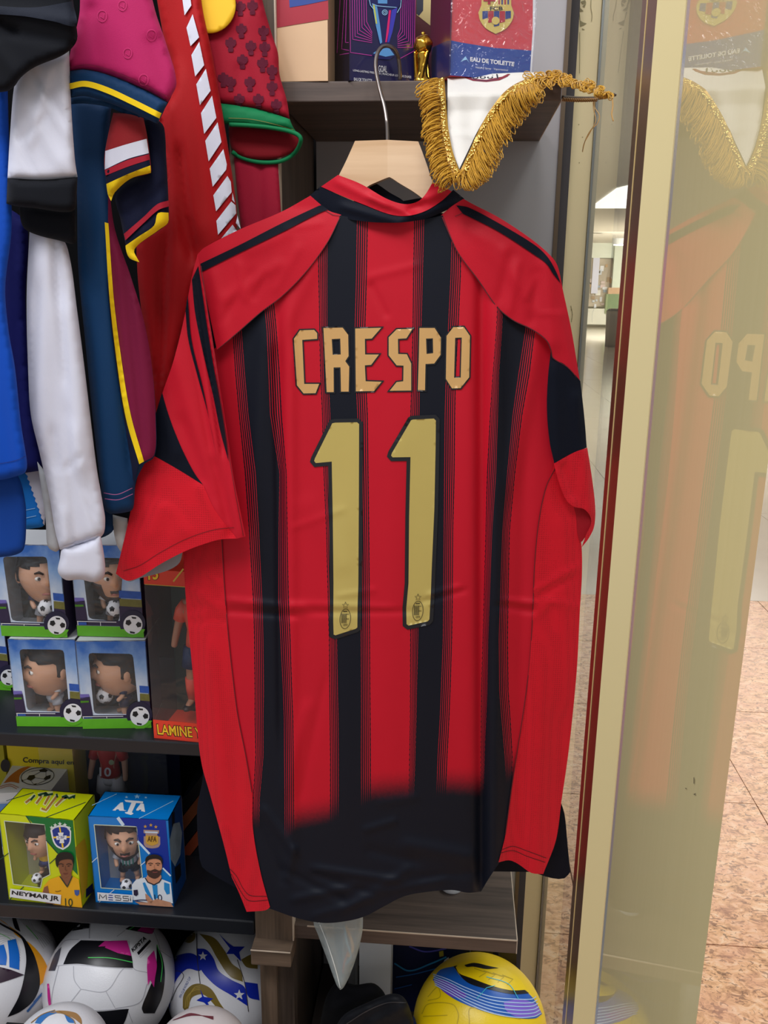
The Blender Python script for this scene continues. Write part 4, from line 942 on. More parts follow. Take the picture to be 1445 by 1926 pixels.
# red shirt with crest print and green cuff
g, S = garment('crest_shirt', 'dark red shirt with maroon crest print and green rimmed sleeve', 'shirt',
  [(368,-70,1),(480,-70,1),(496,10),(512,66),(523,100),(526,140),(540,190),(545,224,1),(490,207),(398,192,1),(388,150),(372,70),(350,0)], 1.025, F_pred, 0.012, 26,
  [(460, 40, 500, 200, 0.003, 14), (500, 60, 530, 200, -0.003, 10), (450, 130, 440, 190, -0.002, 10)])
def crest(cx, cy, k): return [(cx+k*x, cy+k*y, 1) for x, y in ((-9,-9),(-4,-9),(-3,-13),(3,-13),(4,-9),(9,-9),(10,-2),(7,3),(4,4),(5,9),(4,13),(-4,13),(-5,9),(-4,4),(-7,3),(-10,-2))]
mm = Multi(S)
for cx, cy in ((475,14),(436,12),(496,62),(434,84),(472,90),(454,58),(456,116),(494,122),(434,158),(470,158),(512,166),(486,190),(520,200),(512,136),(450,190),(498,92),(452,16),(420,150)):
    mm.poly(crest(cx, cy, 1.05), 0.0009, sp=8)
mm.make('crest_print', F_pcr, g, split=True)
S2 = soft('cuff', [(400,192,1),(490,206),(545,224,1),(552,240),(560,252,1),(540,244),(500,240),(406,232,1),(402,215)], 1.022, F_grn, g, 0.010, 16, label='green cuff')
mm = Multi(S2); mm.line([(430,222),(470,224),(510,232),(552,244)], 1.0, 0.001, smooth=True); mm.make('cuff_stitch', plain((120, 110, 50), 0.8), g)
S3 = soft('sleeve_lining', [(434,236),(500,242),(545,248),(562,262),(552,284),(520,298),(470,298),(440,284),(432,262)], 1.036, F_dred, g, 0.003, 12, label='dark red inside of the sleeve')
rim = curve([(432,234),(470,236),(510,240),(548,248),(565,258),(564,272),(552,290),(528,303),(490,305),(456,297),(437,286)], 4, closed=False)
MB().tube(WY(rim, 1.018+0.02*np.clip((rim[:, 1]-262)/30, 0, 1)), 0.0024, 8).make('cuff_rim', F_grn, g, True, label='green rim of the open cuff')
S4 = soft('lower_body', [(440,296,1),(480,302),(523,306,1),(527,370),(530,420,1),(490,440),(456,450,1),(448,380)], 1.043, fabric((150, 14, 44), 0.75), g, 0.004, 18, [(490, 310, 492, 430, -0.003, 7)], back=0.0)
Pb = Plane(W(400, 10, 1.012), (0, -1, 0.0))
bd = sheet('badge', circle(394, 10, 50, 53, 40), Pb, plain((240, 190, 20), 0.6, var=0.04), g, 0, sp=8); solidify(bd, 0.002, 1.0)
mm = Multi(Pb); E = circle(394, 10, 46, 49, 40); mm.line([tuple(p) for p in E]+[tuple(E[0])], 0.9, 0.0006, smooth=True); mm.make('badge_ring', plain((200, 150, 10), 0.6), g)
lettering('badge_word', 'PLAY', [(371,8),(421,5),(421,24),(371,27)], Pb, plain((24, 20, 14), 0.6), g, 0.0009, bold=0.03)
for n in ('blue_shirt','dark_blue_shirt','light_blue_shirt','white_long_sleeve_shirt','black_shirt','white_shirt','magenta_shirt','navy_shirt','striped_cuff_shirt','red_track_top','crest_shirt'):
    bpy.data.objects[n]['group'] = GR

# ================================================================ pennant with gold fringe on the upper board
YP = 0.99
SPn = Surf(YP, folds=[(862,250,930,262,0.003,7),(850,240,910,246,-0.002,6),(860,170,870,300,0.003,16),(930,160,900,240,0.002,12)], noise=(0.0015,40,60,2),
           fn=lambda P: -0.050*np.clip((178-P[:, 1])/34, 0, 1.1)+0.040*np.clip((P[:, 1]-210)/110, 0, 1.3))
pn = thing('pennant', 'white pennant with thick gold fringe draped over the upper board edge', 'pennant', W(863, 345, YP))
F_satin = fabric((222, 218, 212), 0.45, sheen=0.05); M_fr = fabric((198, 148, 42), 0.6, sheen=0.1); M_br = plain((178, 134, 44), 0.35, var=0.25, scale=400, metal=0.3)
sheet('cloth', [(842,146,1),(880,141),(940,138),(1000,136),(1040,140,1),(1000,150),(955,172),(925,205),(900,244),(880,285),(864,318,1),(852,285),(843,238),(842,190)], SPn, F_satin, pn, 0.0, sp=6)
mm = Multi(SPn); ar = [(872,138,1),(884,148,1),(915,151.5,1),(945,147,1),(960,140,1),(968,138,1),(955,147,1),(925,156,1),(890,154,1),(872,146,1)]
mm.poly([(868,140,1),(876,147,1),(890,152,1),(915,154,1),(940,151,1),(955,144,1),(960,139,1),(955,139,1),(945,144,1),(915,150,1),(890,148,1),(876,140,1)], 0.0008, sp=4)
mm.make('crest_ring', plain((128, 30, 44), 0.6), pn)
mm = Multi(SPn); mm.line([(884,147),(900,151),(920,151.5),(938,148)], 1.0, 0.0009, smooth=True); mm.make('crest_line', plain((40, 40, 70), 0.6), pn)
lettering('crest_year', '1899', [(938,147.5),(888,148.5),(890,139),(936,139)], SPn, plain((40, 36, 48), 0.6), pn, 0.0008)
def bpts(pts, sp=4): return curve(pts, sp, closed=False)
BL = bpts([(829,147),(832,190),(836,238),(846,290),(860,330)]); BR = bpts([(868,332),(890,285),(908,245),(930,207),(960,172),(1000,152),(1040,146),(1075,150),(1110,162),(1148,178)])
def band(P, w0, name, lab):
    w = w0*np.ones(len(P)); V = []; S = SPn
    T = np.gradient(P, axis=0); T /= np.linalg.norm(T, axis=1)[:, None]; N = np.stack([-T[:, 1], T[:, 0]], 1)
    rows = [S(P+N*w0*k, 0.0050+0.0022*(1-abs(k)*1.6)) for k in (-0.5, -0.25, 0, 0.25, 0.5)]
    n = len(P); V = np.concatenate(rows); F = [(a*n+i, a*n+i+1, (a+1)*n+i+1, (a+1)*n+i) for a in range(4) for i in range(n-1)]
    return obj(name, V, F, M_br, pn, True, label=lab)
band(BL, 14, 'braid', 'gold braid of the left side'); nb = int(len(BR)*0.62); band(BR[:nb], 13, 'braid', 'gold braid of the right side')
# sequins on the braid
mb = MB(); rs = np.random.RandomState(4)
for P in (BL, BR[:nb]):
    for p in P:
        for k in range(2):
            c = SPn((p+rs.uniform(-4, 4, 2))[None], 0.0078)[0]; mb.ell(c, (0.0012, 0.0008, 0.0012), 6, 4)
mb.make('sequins', plain((250, 214, 120), 0.12, metal=1.0), pn, True, kind='stuff')
# fringe: looped threads
mb = MB(); MBc = []
def loop(p, d, L, wd, jit):
    d = d/np.linalg.norm(d); n = np.array([-d[1], d[0]]); t = np.linspace(0, 2*math.pi, 13)
    sag = np.array([0, 1.0])
    q = [p+d*L*(0.5-0.5*math.cos(a))+n*wd*math.sin(a)*(0.35+0.65*(0.5-0.5*math.cos(a)))+sag*L*0.22*(0.5-0.5*math.cos(a))**2 for a in t]
    q = np.array(q); depth = SPn.Y-SPn.fn(q)-0.003-jit*(1+0*t)-0.005*np.sin(t)
    return WY(q, depth)
for P, sgn in ((BL, 1), (BR, -1)):
    T = np.gradient(P, axis=0); T /= np.linalg.norm(T, axis=1)[:, None]; N = np.stack([-T[:, 1], T[:, 0]], 1)
    n = len(P)
    for i in range(n):
        f = i/(n-1)
        if sgn > 0: dirn = np.array([-1.0, 0.30+0.35*f]); L0 = 37-3*f; k = 4
        else:
            dirn = np.array([0.62-0.2*f, 0.9]); L0 = np.interp(f, [0, 0.06, 0.15, 0.45, 0.6, 0.75, 1], [22, 32, 46, 44, 28, 13, 10]); k = 4 if f < 0.65 else 6
            if f > 0.6: dirn = np.array([rs.uniform(-1, 1), rs.uniform(-0.7, 1.0)])
        for j in range(k):
            dd = dirn+rs.uniform(-0.22, 0.22, 2); base_p = P[i]+rs.uniform(-2.5, 2.5, 2)+(6.0*dd/np.linalg.norm(dd) if (sgn > 0 or f < 0.6) else 0)
            pts = loop(base_p, dd, L0*rs.uniform(0.65, 1.12), rs.uniform(3.5, 8.0), rs.uniform(-0.003, 0.006))
            mb.tube(pts, 0.00050, 4)
for i in range(26):   # tuft at the point
    dd = np.array([rs.uniform(-0.9, 0.7), 1.0]); pts = loop(np.array([858+rs.uniform(-16, 24), 322+rs.uniform(-6, 8)]), dd, rs.uniform(16, 26), rs.uniform(3, 6), rs.uniform(-0.002, 0.006)); mb.tube(pts, 0.00045, 4)
mb.make('fringe', M_fr, pn, True, kind='stuff')
Ya = np.interp
def thread(pts, Y, r, name, m, lab=None):
    c = curve(pts, 3, closed=False); return MB().tube(WY(c, Y if np.isscalar(Y) else np.linspace(Y[0], Y[1], len(c))), r, 6).make(name, m, pn, True, label=lab)
YE = 1.07
M_th = plain((206, 160, 96), 0.6)
thread([(1118,188),(1119,202),(1128,218),(1124,232),(1112,244),(1102,262),(1096,284)], YE, 0.0005, 'loose_thread', M_th)
thread([(1116,188),(1117,206),(1121,226),(1112,246),(1099,270),(1096,286)], YE, 0.0005, 'loose_thread', M_th)
thread([(1152,182),(1153,200),(1151,215),(1154,228)], YE, 0.0008, 'loose_thread', M_th)
# stick and cord at the top edge of the pennant
stw = thread([(1058,183),(1090,185),(1130,184),(1158,178)], (1.055, 1.085), 0.0021, 'stick', plain((70, 52, 36), 0.5), 'thin dark stick')
mb = MB(); c = curve([(1058,187),(1090,188.5),(1124,187.5)], 1.2, closed=False); p = WY(c, np.linspace(1.052, 1.068, len(c)))
for ph in (0, math.pi):
    a = np.arange(len(c))*0.9+ph; q = p+np.stack([0*a, 0.0012*np.cos(a), 0.0012*np.sin(a)], 1); mb.tube(q, 0.0011, 6)
mb.make('cord', plain((126, 88, 40), 0.6), pn, True, label='twisted brown cord')

# ================================================================ boxes, figures and balls
def proj(p):
    d = np.asarray(p)-CAM; z = d @ _F; return np.array([IMW/2+FPX*(d @ _r)/z, IMH/2-FPX*(d @ _u)/z])
class Carton:
    """upright box standing on height zb, front edge seen from BL to BR, top seen at row of TL, depth in metres"""
    def __init__(s, BL, BR, zb, TL, depth, zt=None):
        s.A = WZ(*BL, zb); s.B = WZ(*BR, zb); s.eu = s.B-s.A; s.w = np.linalg.norm(s.eu); e = s.eu/s.w
        s.n = np.array([e[1], -e[0], 0.0]); s.d = depth; s.zb = zb
        s.h = (Wvert(TL[0], TL[1], s.A) if zt is None else zt)-zb
        s.front = Plane(s.A, s.n); s.top = Plane(s.A+np.array([0, 0, s.h]), (0, 0, 1)); s.right = Plane(s.B, e); s.left = Plane(s.A, -e); s.e = e
    def P(s, u, v, w=0.0): return s.A+s.eu*u+np.array([0, 0, s.h*v])-s.n*w
    def px(s, u, v, w=0.0): return tuple(proj(s.P(u, v, w)))+(1,)
    def hexa(s, u0, u1, v0, v1, w0, w1):
        return [s.P(u0, v0, w0), s.P(u1, v0, w0), s.P(u1, v0, w1), s.P(u0, v0, w1), s.P(u0, v1, w0), s.P(u1, v1, w0), s.P(u1, v1, w1), s.P(u0, v1, w1)]
    def shell(s, mats, parent, open_front=True, t=0.0012, clear_sides=None):
        tu = t/s.w; tv = t/s.h
        m = mats
        MB().hexa(s.hexa(0, tu, 0, 1, 0, s.d)).make('side', m.get('left', m['all']), parent)
        MB().hexa(s.hexa(1-tu, 1, 0, 1, 0, s.d)).make('side', m.get('right', m['all']), parent)
        MB().hexa(s.hexa(0, 1, 1-tv, 1, 0, s.d)).make('lid', m.get('top', m['all']), parent)
        MB().hexa(s.hexa(0, 1, 0, tv, 0, s.d)).make('bottom', m['all'], parent)
        MB().hexa(s.hexa(0, 1, 0, 1, s.d-t, s.d)).make('back', m.get('back', m['all']), parent)
    def outline(s): return [s.px(0, 1), s.px(1, 1), s.px(1, 0), s.px(0, 0)]
    def face(s, name, mat, parent, holes=(), sp=10):
        o = sheet(name, s.outline(), s.front, mat, parent, 0.0, sp, holes=holes, smooth=False)
        return o
M_w = plain((228, 228, 232), 0.45, var=0.02); M_k = plain((22, 22, 26), 0.5); M_skin = plain((206, 156, 126), 0.5, var=0.03); M_skin2 = plain((176, 122, 92), 0.5, var=0.03)
M_hair = plain((24, 22, 24), 0.55); M_brow = plain((46, 34, 30), 0.6)
C_win = clear('clear_window', (0.97, 0.98, 0.99), bump=0.55, scale=38, refl=1.3, rough=0.06, haze=0.035)
C_blis = clear('clear_blister', (0.97, 0.98, 1.0), bump=0.12, scale=16, refl=1.1, rough=0.04, haze=0.03)

# ---- toy figures
def skin_body(name, J, E, parent, mat, root=0):
    """one continuous body grown over a jointed skeleton: J = [(point, radius)]"""
    V = np.array([j[0] for j in J]); base_ = np.array(rootloc(parent))
    me = bpy.data.meshes.new(name); me.from_pydata((V-base_).tolist(), E, []); me.materials.append(mat)
    o = bpy.data.objects.new(name, me); link(o); o.parent = parent
    o.modifiers.new('skin', 'SKIN').use_smooth_shade = True
    for i, j in enumerate(J):
        sv = me.skin_vertices[0].data[i]; sv.radius = (j[1], j[1]); sv.use_root = (i == root)
    o.modifiers.new('smooth', 'SUBSURF').levels = 1; o.modifiers['smooth'].render_levels = 2
    return o
def soccer(mb_w, mb_k, c, r, seed=0, back=True):
    mb_w.ell(c, (r, r, r), 20, 12)
    ph = (1+5**0.5)/2; D = []
    for a in (-1, 1):
        for b in (-ph, ph): D += [(0, a, b), (a, b, 0), (b, 0, a)]
    rs = np.random.RandomState(seed); q, _ = np.linalg.qr(rs.randn(3, 3))
    for d in np.array(D, float) @ q.T:
        d /= np.linalg.norm(d); u = np.cross(d, (0.3, 0.5, 0.8)); u /= np.linalg.norm(u); v = np.cross(d, u)
        L = [d+0.36*(math.cos(k*1.2566)*u+math.sin(k*1.2566)*v) for k in range(5)]
        V = [np.asarray(c)+1.03*r*d]+[np.asarray(c)+1.012*r*p/np.linalg.norm(p) for p in L]
        mb_k.add(V, [(0, 1+k, 1+(k+1) % 5) for k in range(5)])
def rz(p, a): return np.array([p[0]*math.cos(a)-p[1]*math.sin(a), p[0]*math.sin(a)+p[1]*math.cos(a), p[2]])
def bobble(name, label, c, H, yaw, hair='short', skin=None, shirt=None, shorts=None, beard=False, ball=True, socks=None, nose=0.62, headk=1.0, stripes=None, seed=1, group=None, fringe=False):
    """toy player with a big head; c = centre of its feet; yaw 0 faces the viewer, positive turns to the picture's right"""
    skin = skin or M_skin
    t = thing(name, label, 'figure', c, group); c = np.asarray(c, float)
    R = 0.27*H*headk; hz = H-R*1.08; hc = c+np.array([0, 0, hz])
    rad = np.array((R*0.82, R*0.92, R*1.08))
    def T(p): return c+rz(p, yaw)
    def headfn(d, p):
        x, y, z = d; k = 1.0; q = np.array(p)
        if z < 0: q[0] *= 1-0.20*min(1, -z*1.1); q[1] *= 1-0.05*(-z)
        f = max(0.0, -y)
        q[1] -= R*0.30*nose*math.exp(-((x/0.13)**2+((z+0.10)/0.15)**2))*(f > 0)
        q[1] -= R*0.14*nose*math.exp(-((x/0.10)**2+((z-0.08)/0.20)**2))*(f > 0)
        q[1] -= R*0.06*math.exp(-(((abs(x)-0.30)/0.22)**2+((z-0.24)/0.09)**2))*(f > 0)
        q[1] += R*0.07*math.exp(-(((abs(x)-0.30)/0.16)**2+((z-0.08)/0.10)**2))*(f > 0)
        q[1] -= R*0.07*math.exp(-((x/0.24)**2+((z+0.46)/0.07)**2))*(f > 0)
        q[1] -= R*0.09*math.exp(-((x/0.26)**2+((z+0.80)/0.16)**2))*(f > 0)
        return q
    def on_head(x, z, push=0.0):
        y = -math.sqrt(max(0.0, 1-x*x-z*z)); d = np.array([x, y, z]); p = headfn(d, d*rad); return T(p+np.array([0, -push, hz]))
    MB().ell(hc, rad, 40, 28, headfn, yaw).make('head', skin, t, True)
    def hairfn(d, p):
        x, y, z = d
        line = 0.50-0.10*abs(x)*2 if not fringe else 0.30+0.18*x
        m = (z > line) or (y > -0.15 and z > -0.15) or (y > 0.25 and z > -0.5)
        q = np.array(p)
        if z > 0.5 and hair == 'full': q = q*1.05
        return q*1.07 if m else q*0.86
    MB().ell(hc, rad, 44, 32, hairfn, yaw).make('hair', M_hair, t, True)
    for s in (-1, 1):
        MB().ell(T(np.array([s*R*0.80, R*0.02, hz-0.02*R])), (R*0.10, R*0.17, R*0.24), 12, 8, None, yaw).make('ear', skin, t, True)
        e = on_head(s*0.30, 0.07, 0.0); MB().ell(e, (R*0.13, R*0.07, R*0.085), 12, 8, None, yaw).make('eye', plain((226, 222, 216), 0.3), t, True)
        e = on_head(s*0.30, 0.07, R*0.055); MB().ell(e, (R*0.055, R*0.03, R*0.06), 10, 6, None, yaw).make('pupil', plain((40, 28, 22), 0.3), t, True)
        b = [on_head(s*x, z, R*0.035) for x, z in ((0.12, 0.23), (0.28, 0.30), (0.46, 0.26))]
        MB().tube(b, [R*0.035, R*0.05, R*0.025], 8).make('eyebrow', M_brow, t, True)
    b = [on_head(x, z, R*0.012) for x, z in ((-0.24, -0.48), (-0.1, -0.45), (0, -0.465), (0.1, -0.45), (0.24, -0.48))]
    MB().tube(b, [R*0.02, R*0.045, R*0.04, R*0.045, R*0.02], 8).make('mouth', plain((160, 92, 84), 0.5), t, True)
    if beard:
        def bf(d, p):
            x, y, z = d; q = headfn(d, p); m = y < 0.15 and (z < -0.56 or (abs(x) > 0.50 and z < -0.1) or (-0.42 < z < -0.34 and abs(x) < 0.32)) and not (abs(x) < .2 and -.56 < z < -.42)
            return q*1.03 if m else q*0.88
        MB().ell(hc, rad, 48, 44, bf, yaw).make('beard', plain((58, 42, 36), 0.7), t, True)
    k = H
    J = [(T(np.array([0, 0, .27*k])), .075*k), (T(np.array([0, 0, .40*k])), .085*k), (T(np.array([0, 0, .50*k])), .05*k),
         (T(np.array([-.10*k, 0, .43*k])), .038*k), (T(np.array([-.155*k, -.03*k, .33*k])), .030*k), (T(np.array([-.13*k, -.10*k, .26*k])), .028*k),
         (T(np.array([.10*k, 0, .43*k])), .038*k), (T(np.array([.155*k, -.03*k, .33*k])), .030*k), (T(np.array([.13*k, -.10*k, .26*k])), .028*k),
         (T(np.array([-.065*k, 0, .20*k])), .050*k), (T(np.array([-.085*k, -.02*k, .10*k])), .036*k), (T(np.array([-.09*k, 0, .03*k])), .034*k), (T(np.array([-.10*k, -.08*k, .022*k])), .026*k),
         (T(np.array([.065*k, 0, .20*k])), .050*k), (T(np.array([.085*k, -.02*k, .10*k])), .036*k), (T(np.array([.09*k, 0, .03*k])), .034*k), (T(np.array([.10*k, -.08*k, .022*k])), .026*k)]
    E = [(0,1),(1,2),(1,3),(3,4),(4,5),(1,6),(6,7),(7,8),(0,9),(9,10),(10,11),(11,12),(0,13),(13,14),(14,15),(15,16)]
    skin_body('body', J, E, t, skin)
    mbs = MB().lathe([(.085*k, .25*k), (.102*k, .28*k), (.105*k, .36*k), (.104*k, .43*k), (.07*k, .485*k), (.04*k, .50*k)], c, 20, flat=0.9)
    for s in (-1, 1): mbs.tube([T(np.array([s*.075*k, 0, .445*k])), T(np.array([s*.13*k, -.012*k, .39*k])), T(np.array([s*.155*k, -.03*k, .345*k]))], [.045*k, .046*k, .044*k], 12)
    sh = mbs.make('shirt', shirt, t, True)
    if stripes is not None:
        for x in (-.06, -.02, .02, .06):
            yy = -math.sqrt(max(0, .106**2-x*x))*0.92*k
            MB().tube([T(np.array([x*k, yy, .27*k])), T(np.array([x*k, yy-.002*k, .36*k])), T(np.array([x*k, yy, .43*k]))], .010*k, 6).make('shirt_stripe', stripes, t, True)
    mbp = MB().lathe([(.09*k, .20*k), (.105*k, .22*k), (.10*k, .28*k)], c, 18, flat=0.9)
    for s in (-1, 1): mbp.tube([T(np.array([s*.05*k, 0, .25*k])), T(np.array([s*.075*k, -.005*k, .15*k]))], [.058*k, .062*k], 12)
    mbp.make('shorts', shorts, t, True)
    if socks is not None:
        for s in (-1, 1): MB().tube([T(np.array([s*.087*k, -.012*k, .085*k])), T(np.array([s*.09*k, 0, .03*k]))], [.042*k, .040*k], 12).make('sock', socks, t, True)
    if ball:
        a, b = MB(), MB(); soccer(a, b, T(np.array([-.02*k, -.21*k, .30*k if ball == 'held' else .075*k])), .10*k if ball == 'held' else .074*k, seed)
        o = a.make('ball', M_w, t, True); obj('ball_patch', b.V, b.F, M_k, o)
    return t
def action_figure(name, label, c, H, yaw, shirt, shorts, socks, skin, number=None, lean=0.0):
    t = thing(name, label, 'figure', c); c = np.asarray(c, float); k = H
    def T(x, y, z): return c+rz(np.array([x*k, y*k, z*k]), yaw)
    J = [(T(0,0,.50), .062*k), (T(0,0,.62), .066*k), (T(0,0,.75), .085*k), (T(0,0,.83), .04*k), (T(0,-.01,.87), .036*k),
         (T(-.11,0,.79), .042*k), (T(-.15,-.01,.66), .032*k), (T(-.165,-.05,.54), .026*k), (T(-.168,-.07,.48), .022*k),
         (T(.11,0,.79), .042*k), (T(.15,-.01,.66), .032*k), (T(.165,-.05,.54), .026*k), (T(.168,-.07,.48), .022*k),
         (T(-.055,0,.44), .058*k), (T(-.075,-.01,.25), .040*k), (T(-.085,.01,.06), .028*k), (T(-.09,-.07,.025), .022*k),
         (T(.055,0,.44), .058*k), (T(.075,-.01,.25), .040*k), (T(.085,.01,.06), .028*k), (T(.09,-.07,.025), .022*k)]
    E = [(0,1),(1,2),(2,3),(3,4),(2,5),(5,6),(6,7),(7,8),(2,9),(9,10),(10,11),(11,12),(0,13),(13,14),(14,15),(15,16),(0,17),(17,18),(18,19),(19,20)]
    skin_body('body', J, E, t, skin)
    def hf(d, p):
        q = np.array(p); x, y, z = d
        if z < 0: q[0] *= 1+0.3*z
        if y < 0: q[1] -= .018*k*math.exp(-((x/.15)**2+((z+.1)/.2)**2))
        return q
    MB().ell(T(0,-.01,.93), (.058*k,.065*k,.075*k), 28, 18, hf, yaw).make('head', skin, t, True)
    MB().ell(T(0,.0,.945), (.062*k,.070*k,.070*k), 28, 18, lambda d, p: p if (d[2] > .25 or d[1] > .1) else p*.85, yaw).make('hair', M_hair, t, True)
    for s in (-1, 1):
        MB().ell(T(s*.022,-.068,.94), (.008*k,.004*k,.006*k), 8, 6, None, yaw).make('eye', M_k, t, True)
    m = MB().lathe([(.100*k,.50*k),(.096*k,.54*k),(.085*k,.62*k),(.105*k,.74*k),(.098*k,.80*k),(.05*k,.84*k)], c, 22, flat=0.78)
    for s in (-1, 1): m.tube([T(s*.085,0,.80), T(s*.125,-.005,.74), T(s*.145,-.01,.675)], [.048*k,.052*k,.047*k], 12)
    m.make('shirt', shirt, t, True)
    m = MB().lathe([(.085*k,.42*k),(.098*k,.45*k),(.09*k,.52*k)], c, 20, flat=0.8)
    for s in (-1, 1): m.tube([T(s*.055,0,.48), T(s*.07,-.005,.33)], [.068*k,.072*k], 14)
    m.make('shorts', shorts, t, True)
    for s in (-1, 1): 
        MB().tube([T(s*.076,-.01,.24), T(s*.08,0,.15), T(s*.085,.01,.06)], [.045*k,.044*k,.032*k], 12).make('sock', socks, t, True)
        MB().ell(T(s*.09,-.03,.02), (.034*k,.075*k,.026*k), 14, 8, None, yaw).make('boot', M_k, t, True)
    return t

# ---- stadium boxes with bobbleheads
def sky_card():
    m, nt, b = base('stadium_print_sky')
    uv = nd(nt, 'ShaderNodeUVMap'); uv.uv_map = 'face'; sx = nd(nt, 'ShaderNodeSeparateXYZ'); nt.links.new(uv.outputs[0], sx.inputs[0])
    n = nd(nt, 'ShaderNodeTexNoise'); n.inputs['Scale'].default_value = 3.2; n.inputs['Detail'].default_value = 5; nt.links.new(uv.outputs[0], n.inputs['Vector'])
    f = math_(nt, 'ADD', sx.outputs[1], math_(nt, 'MULTIPLY', math_(nt, 'SUBTRACT', n.outputs[0], 0.5), 0.7))
    r = nd(nt, 'ShaderNodeValToRGB'); e = r.color_ramp.elements
    e[0].position = 0.42; e[0].color = lin((196, 208, 226))+(1,); e[1].position = 1.0; e[1].color = lin((40, 100, 186))+(1,)
    x = e.new(0.72); x.color = lin((130, 166, 214))+(1,)
    nt.links.new(f, r.inputs[0]); nt.links.new(r.outputs[0], b.inputs['Base Color']); b.inputs['Roughness'].default_value = 0.4; b.inputs['Coat Weight'].default_value = 0.15
    return m
M_sky = sky_card(); M_cw = plain((214, 216, 222), 0.5, var=0.04); M_inn = plain((78, 80, 74), 0.7)
M_std = plain((44, 34, 66), 0.45, var=0.2, scale=120); M_pit = plain((96, 176, 34), 0.45, var=0.12, scale=90); M_nv = plain((28, 26, 56), 0.45); M_bl = plain((40, 84, 170), 0.45, var=0.3, scale=150)
M_gr2 = plain((70, 128, 26), 0.5); M_stb = plain((112, 108, 50), 0.5, var=0.3, scale=200)
def stadium_box(label, BL, BR, zb, TL, win, ball, depth=0.075, zt=None):
    cx = WZ(*BL, zb); t = thing('figure_box', label, 'box', cx, 'stadium print figure boxes')
    C = Carton(BL, BR, zb, TL, depth, zt); C.t = t
    C.shell({'all': M_cw, 'back': M_inn, 'right': M_std, 'left': M_cw, 'top': M_cw}, t)
    MB().hexa(C.hexa(0.012, 0.988, 0.006, 0.994, C.d*0.9, C.d*0.93)).make('inner_tray', M_inn, t)
    w = [tuple(p) for p in win]; rw = []
    for i in range(4):
        p0, p1, p2 = (np.array(w[(i+k) % 4], float) for k in (-1, 0, 1)); a = p1+(p0-p1)/np.linalg.norm(p0-p1)*7; b2 = p1+(p2-p1)/np.linalg.norm(p2-p1)*7
        rw += [tuple(a), tuple(a*0.25+p1*0.5+b2*0.25), tuple(b2)]
    hole = np.array([p[:2] for p in straight(rw, 9)])
    def uv(P):
        X = C.front(P)-C.A; return {'face': np.stack([X @ C.e/C.w, X[:, 2]/C.h], 1)}
    o = sheet('front_card', C.outline(), C.front, M_sky, t, 0.0, 8, holes=[hole], smooth=False, uv=uv); solidify(o, 0.0008, -1.0)
    q = lambda u, v: tuple(C.px(u, v)[:2])+(1,)
    def pr(name, poly, m, off=0.0005): sheet(name, poly, C.front, m, t, off, 10, smooth=False, sharp=True)
    # printed stadium, left and right of the window, and below it
    wl = (np.array(w[3])+0); wl_v = 0.165
    fu = lambda px, py: float((C.front([(px, py)])[0]-C.A) @ C.e/C.w); fv = lambda px, py: float((C.front([(px, py)])[0]-C.A)[2]/C.h)
    uL = fu(*w[3])-0.01; uR = min(0.97, fu(*w[2])+0.01); vb = fv(*w[3])-0.01
    pr('print_stand', [q(0, vb+0.20), q(uL-0.03, vb+0.21), q(uL-0.005, 0.14), q(0, 0.14)], M_std)
    pr('print_stand', [q(0, 0.12), q(0, vb-0.005), q(1, vb-0.005), q(1, 0.12)], M_std)
    pr('print_stand', [q(uR+0.02, vb+0.24), q(1, vb+0.23), q(1, 0.14), q(uR-0.0, 0.14)], M_std)
    pr('print_roof', [q(uR+0.02, vb+0.33), q(1, vb+0.32), q(1, vb+0.24), q(uR+0.02, vb+0.25)], M_bl)
    pr('print_roof', [q(0, vb+0.24), q(uL-0.04, vb+0.24), q(uL-0.03, vb+0.20), q(0, vb+0.19)], plain((110, 100, 176), 0.5))
    pr('print_seats', [q(uR+0.02, vb+0.24), q(1, vb+0.23), q(1, vb+0.15), q(uR+0.02, vb+0.16)], M_stb, 0.0008)
    pr('print_grass', [q(0, vb+0.165), q(uL-0.05, vb+0.165), q(uL-0.05, vb+0.145), q(0, vb+0.14)], M_gr2, 0.0008)
    pr('print_pitch', [q(0, 0.115), q(1, 0.115), q(1, 0), q(0, 0)], M_pit, 0.0008)
    mm = Multi(C.front); mm.line([q(0.01, vb-0.02)[:2], q(0.60, vb-0.02)[:2]], 1.3, 0.0011); mm.line([q(0.02, vb-0.02)[:2], q(0.02, 0.12)[:2]], 1.3, 0.0011); mm.line([q(0.36, vb-0.02)[:2], q(0.36, 0.12)[:2]], 1.1, 0.0011)
    mm.make('print_goal', M_w, t, split=True)
    mm = Multi(C.front); mm.poly([q(0.03, vb-0.03), q(0.15, vb-0.03), q(0.15, 0.125), q(0.03, 0.125)], 0.0010); mm.make('print_board', M_bl, t)
    bx, by, br = ball
    sheet('print_disc', circle(bx-1, by-3, br*1.36, n=26), C.front, M_nv, t, 0.0012, 12, smooth=False)
    sheet('print_pitch', np.concatenate([circle(bx, by, br*1.36, n=12, a0=20, a1=160)]), C.front, M_pit, t, 0.0014, 12, smooth=False)
    sheet('print_ball', circle(bx, by, br, n=28), C.front, M_w, t, 0.0017, 12, smooth=False)
    mm = Multi(C.front); k = br/18
    for dx, dy, s_, ro in ((-8.5, -4, 6.0, 10), (11, 0, 5.6, 40)): mm.poly([(bx+k*(dx+s_*math.cos(math.radians(ro+72*i))), by+k*(dy+s_*math.sin(math.radians(ro+72*i))), 1) for i in range(5)], 0.0020)
    mm.poly([(bx+k*x, by+k*y, 1) for x, y in ((-3,-15),(6,-14),(6,-11),(-1,-11.5))], 0.0020); mm.poly([(bx+k*x, by+k*y, 1) for x, y in ((-6,12),(4,14),(3,17),(-5,16))], 0.0020)
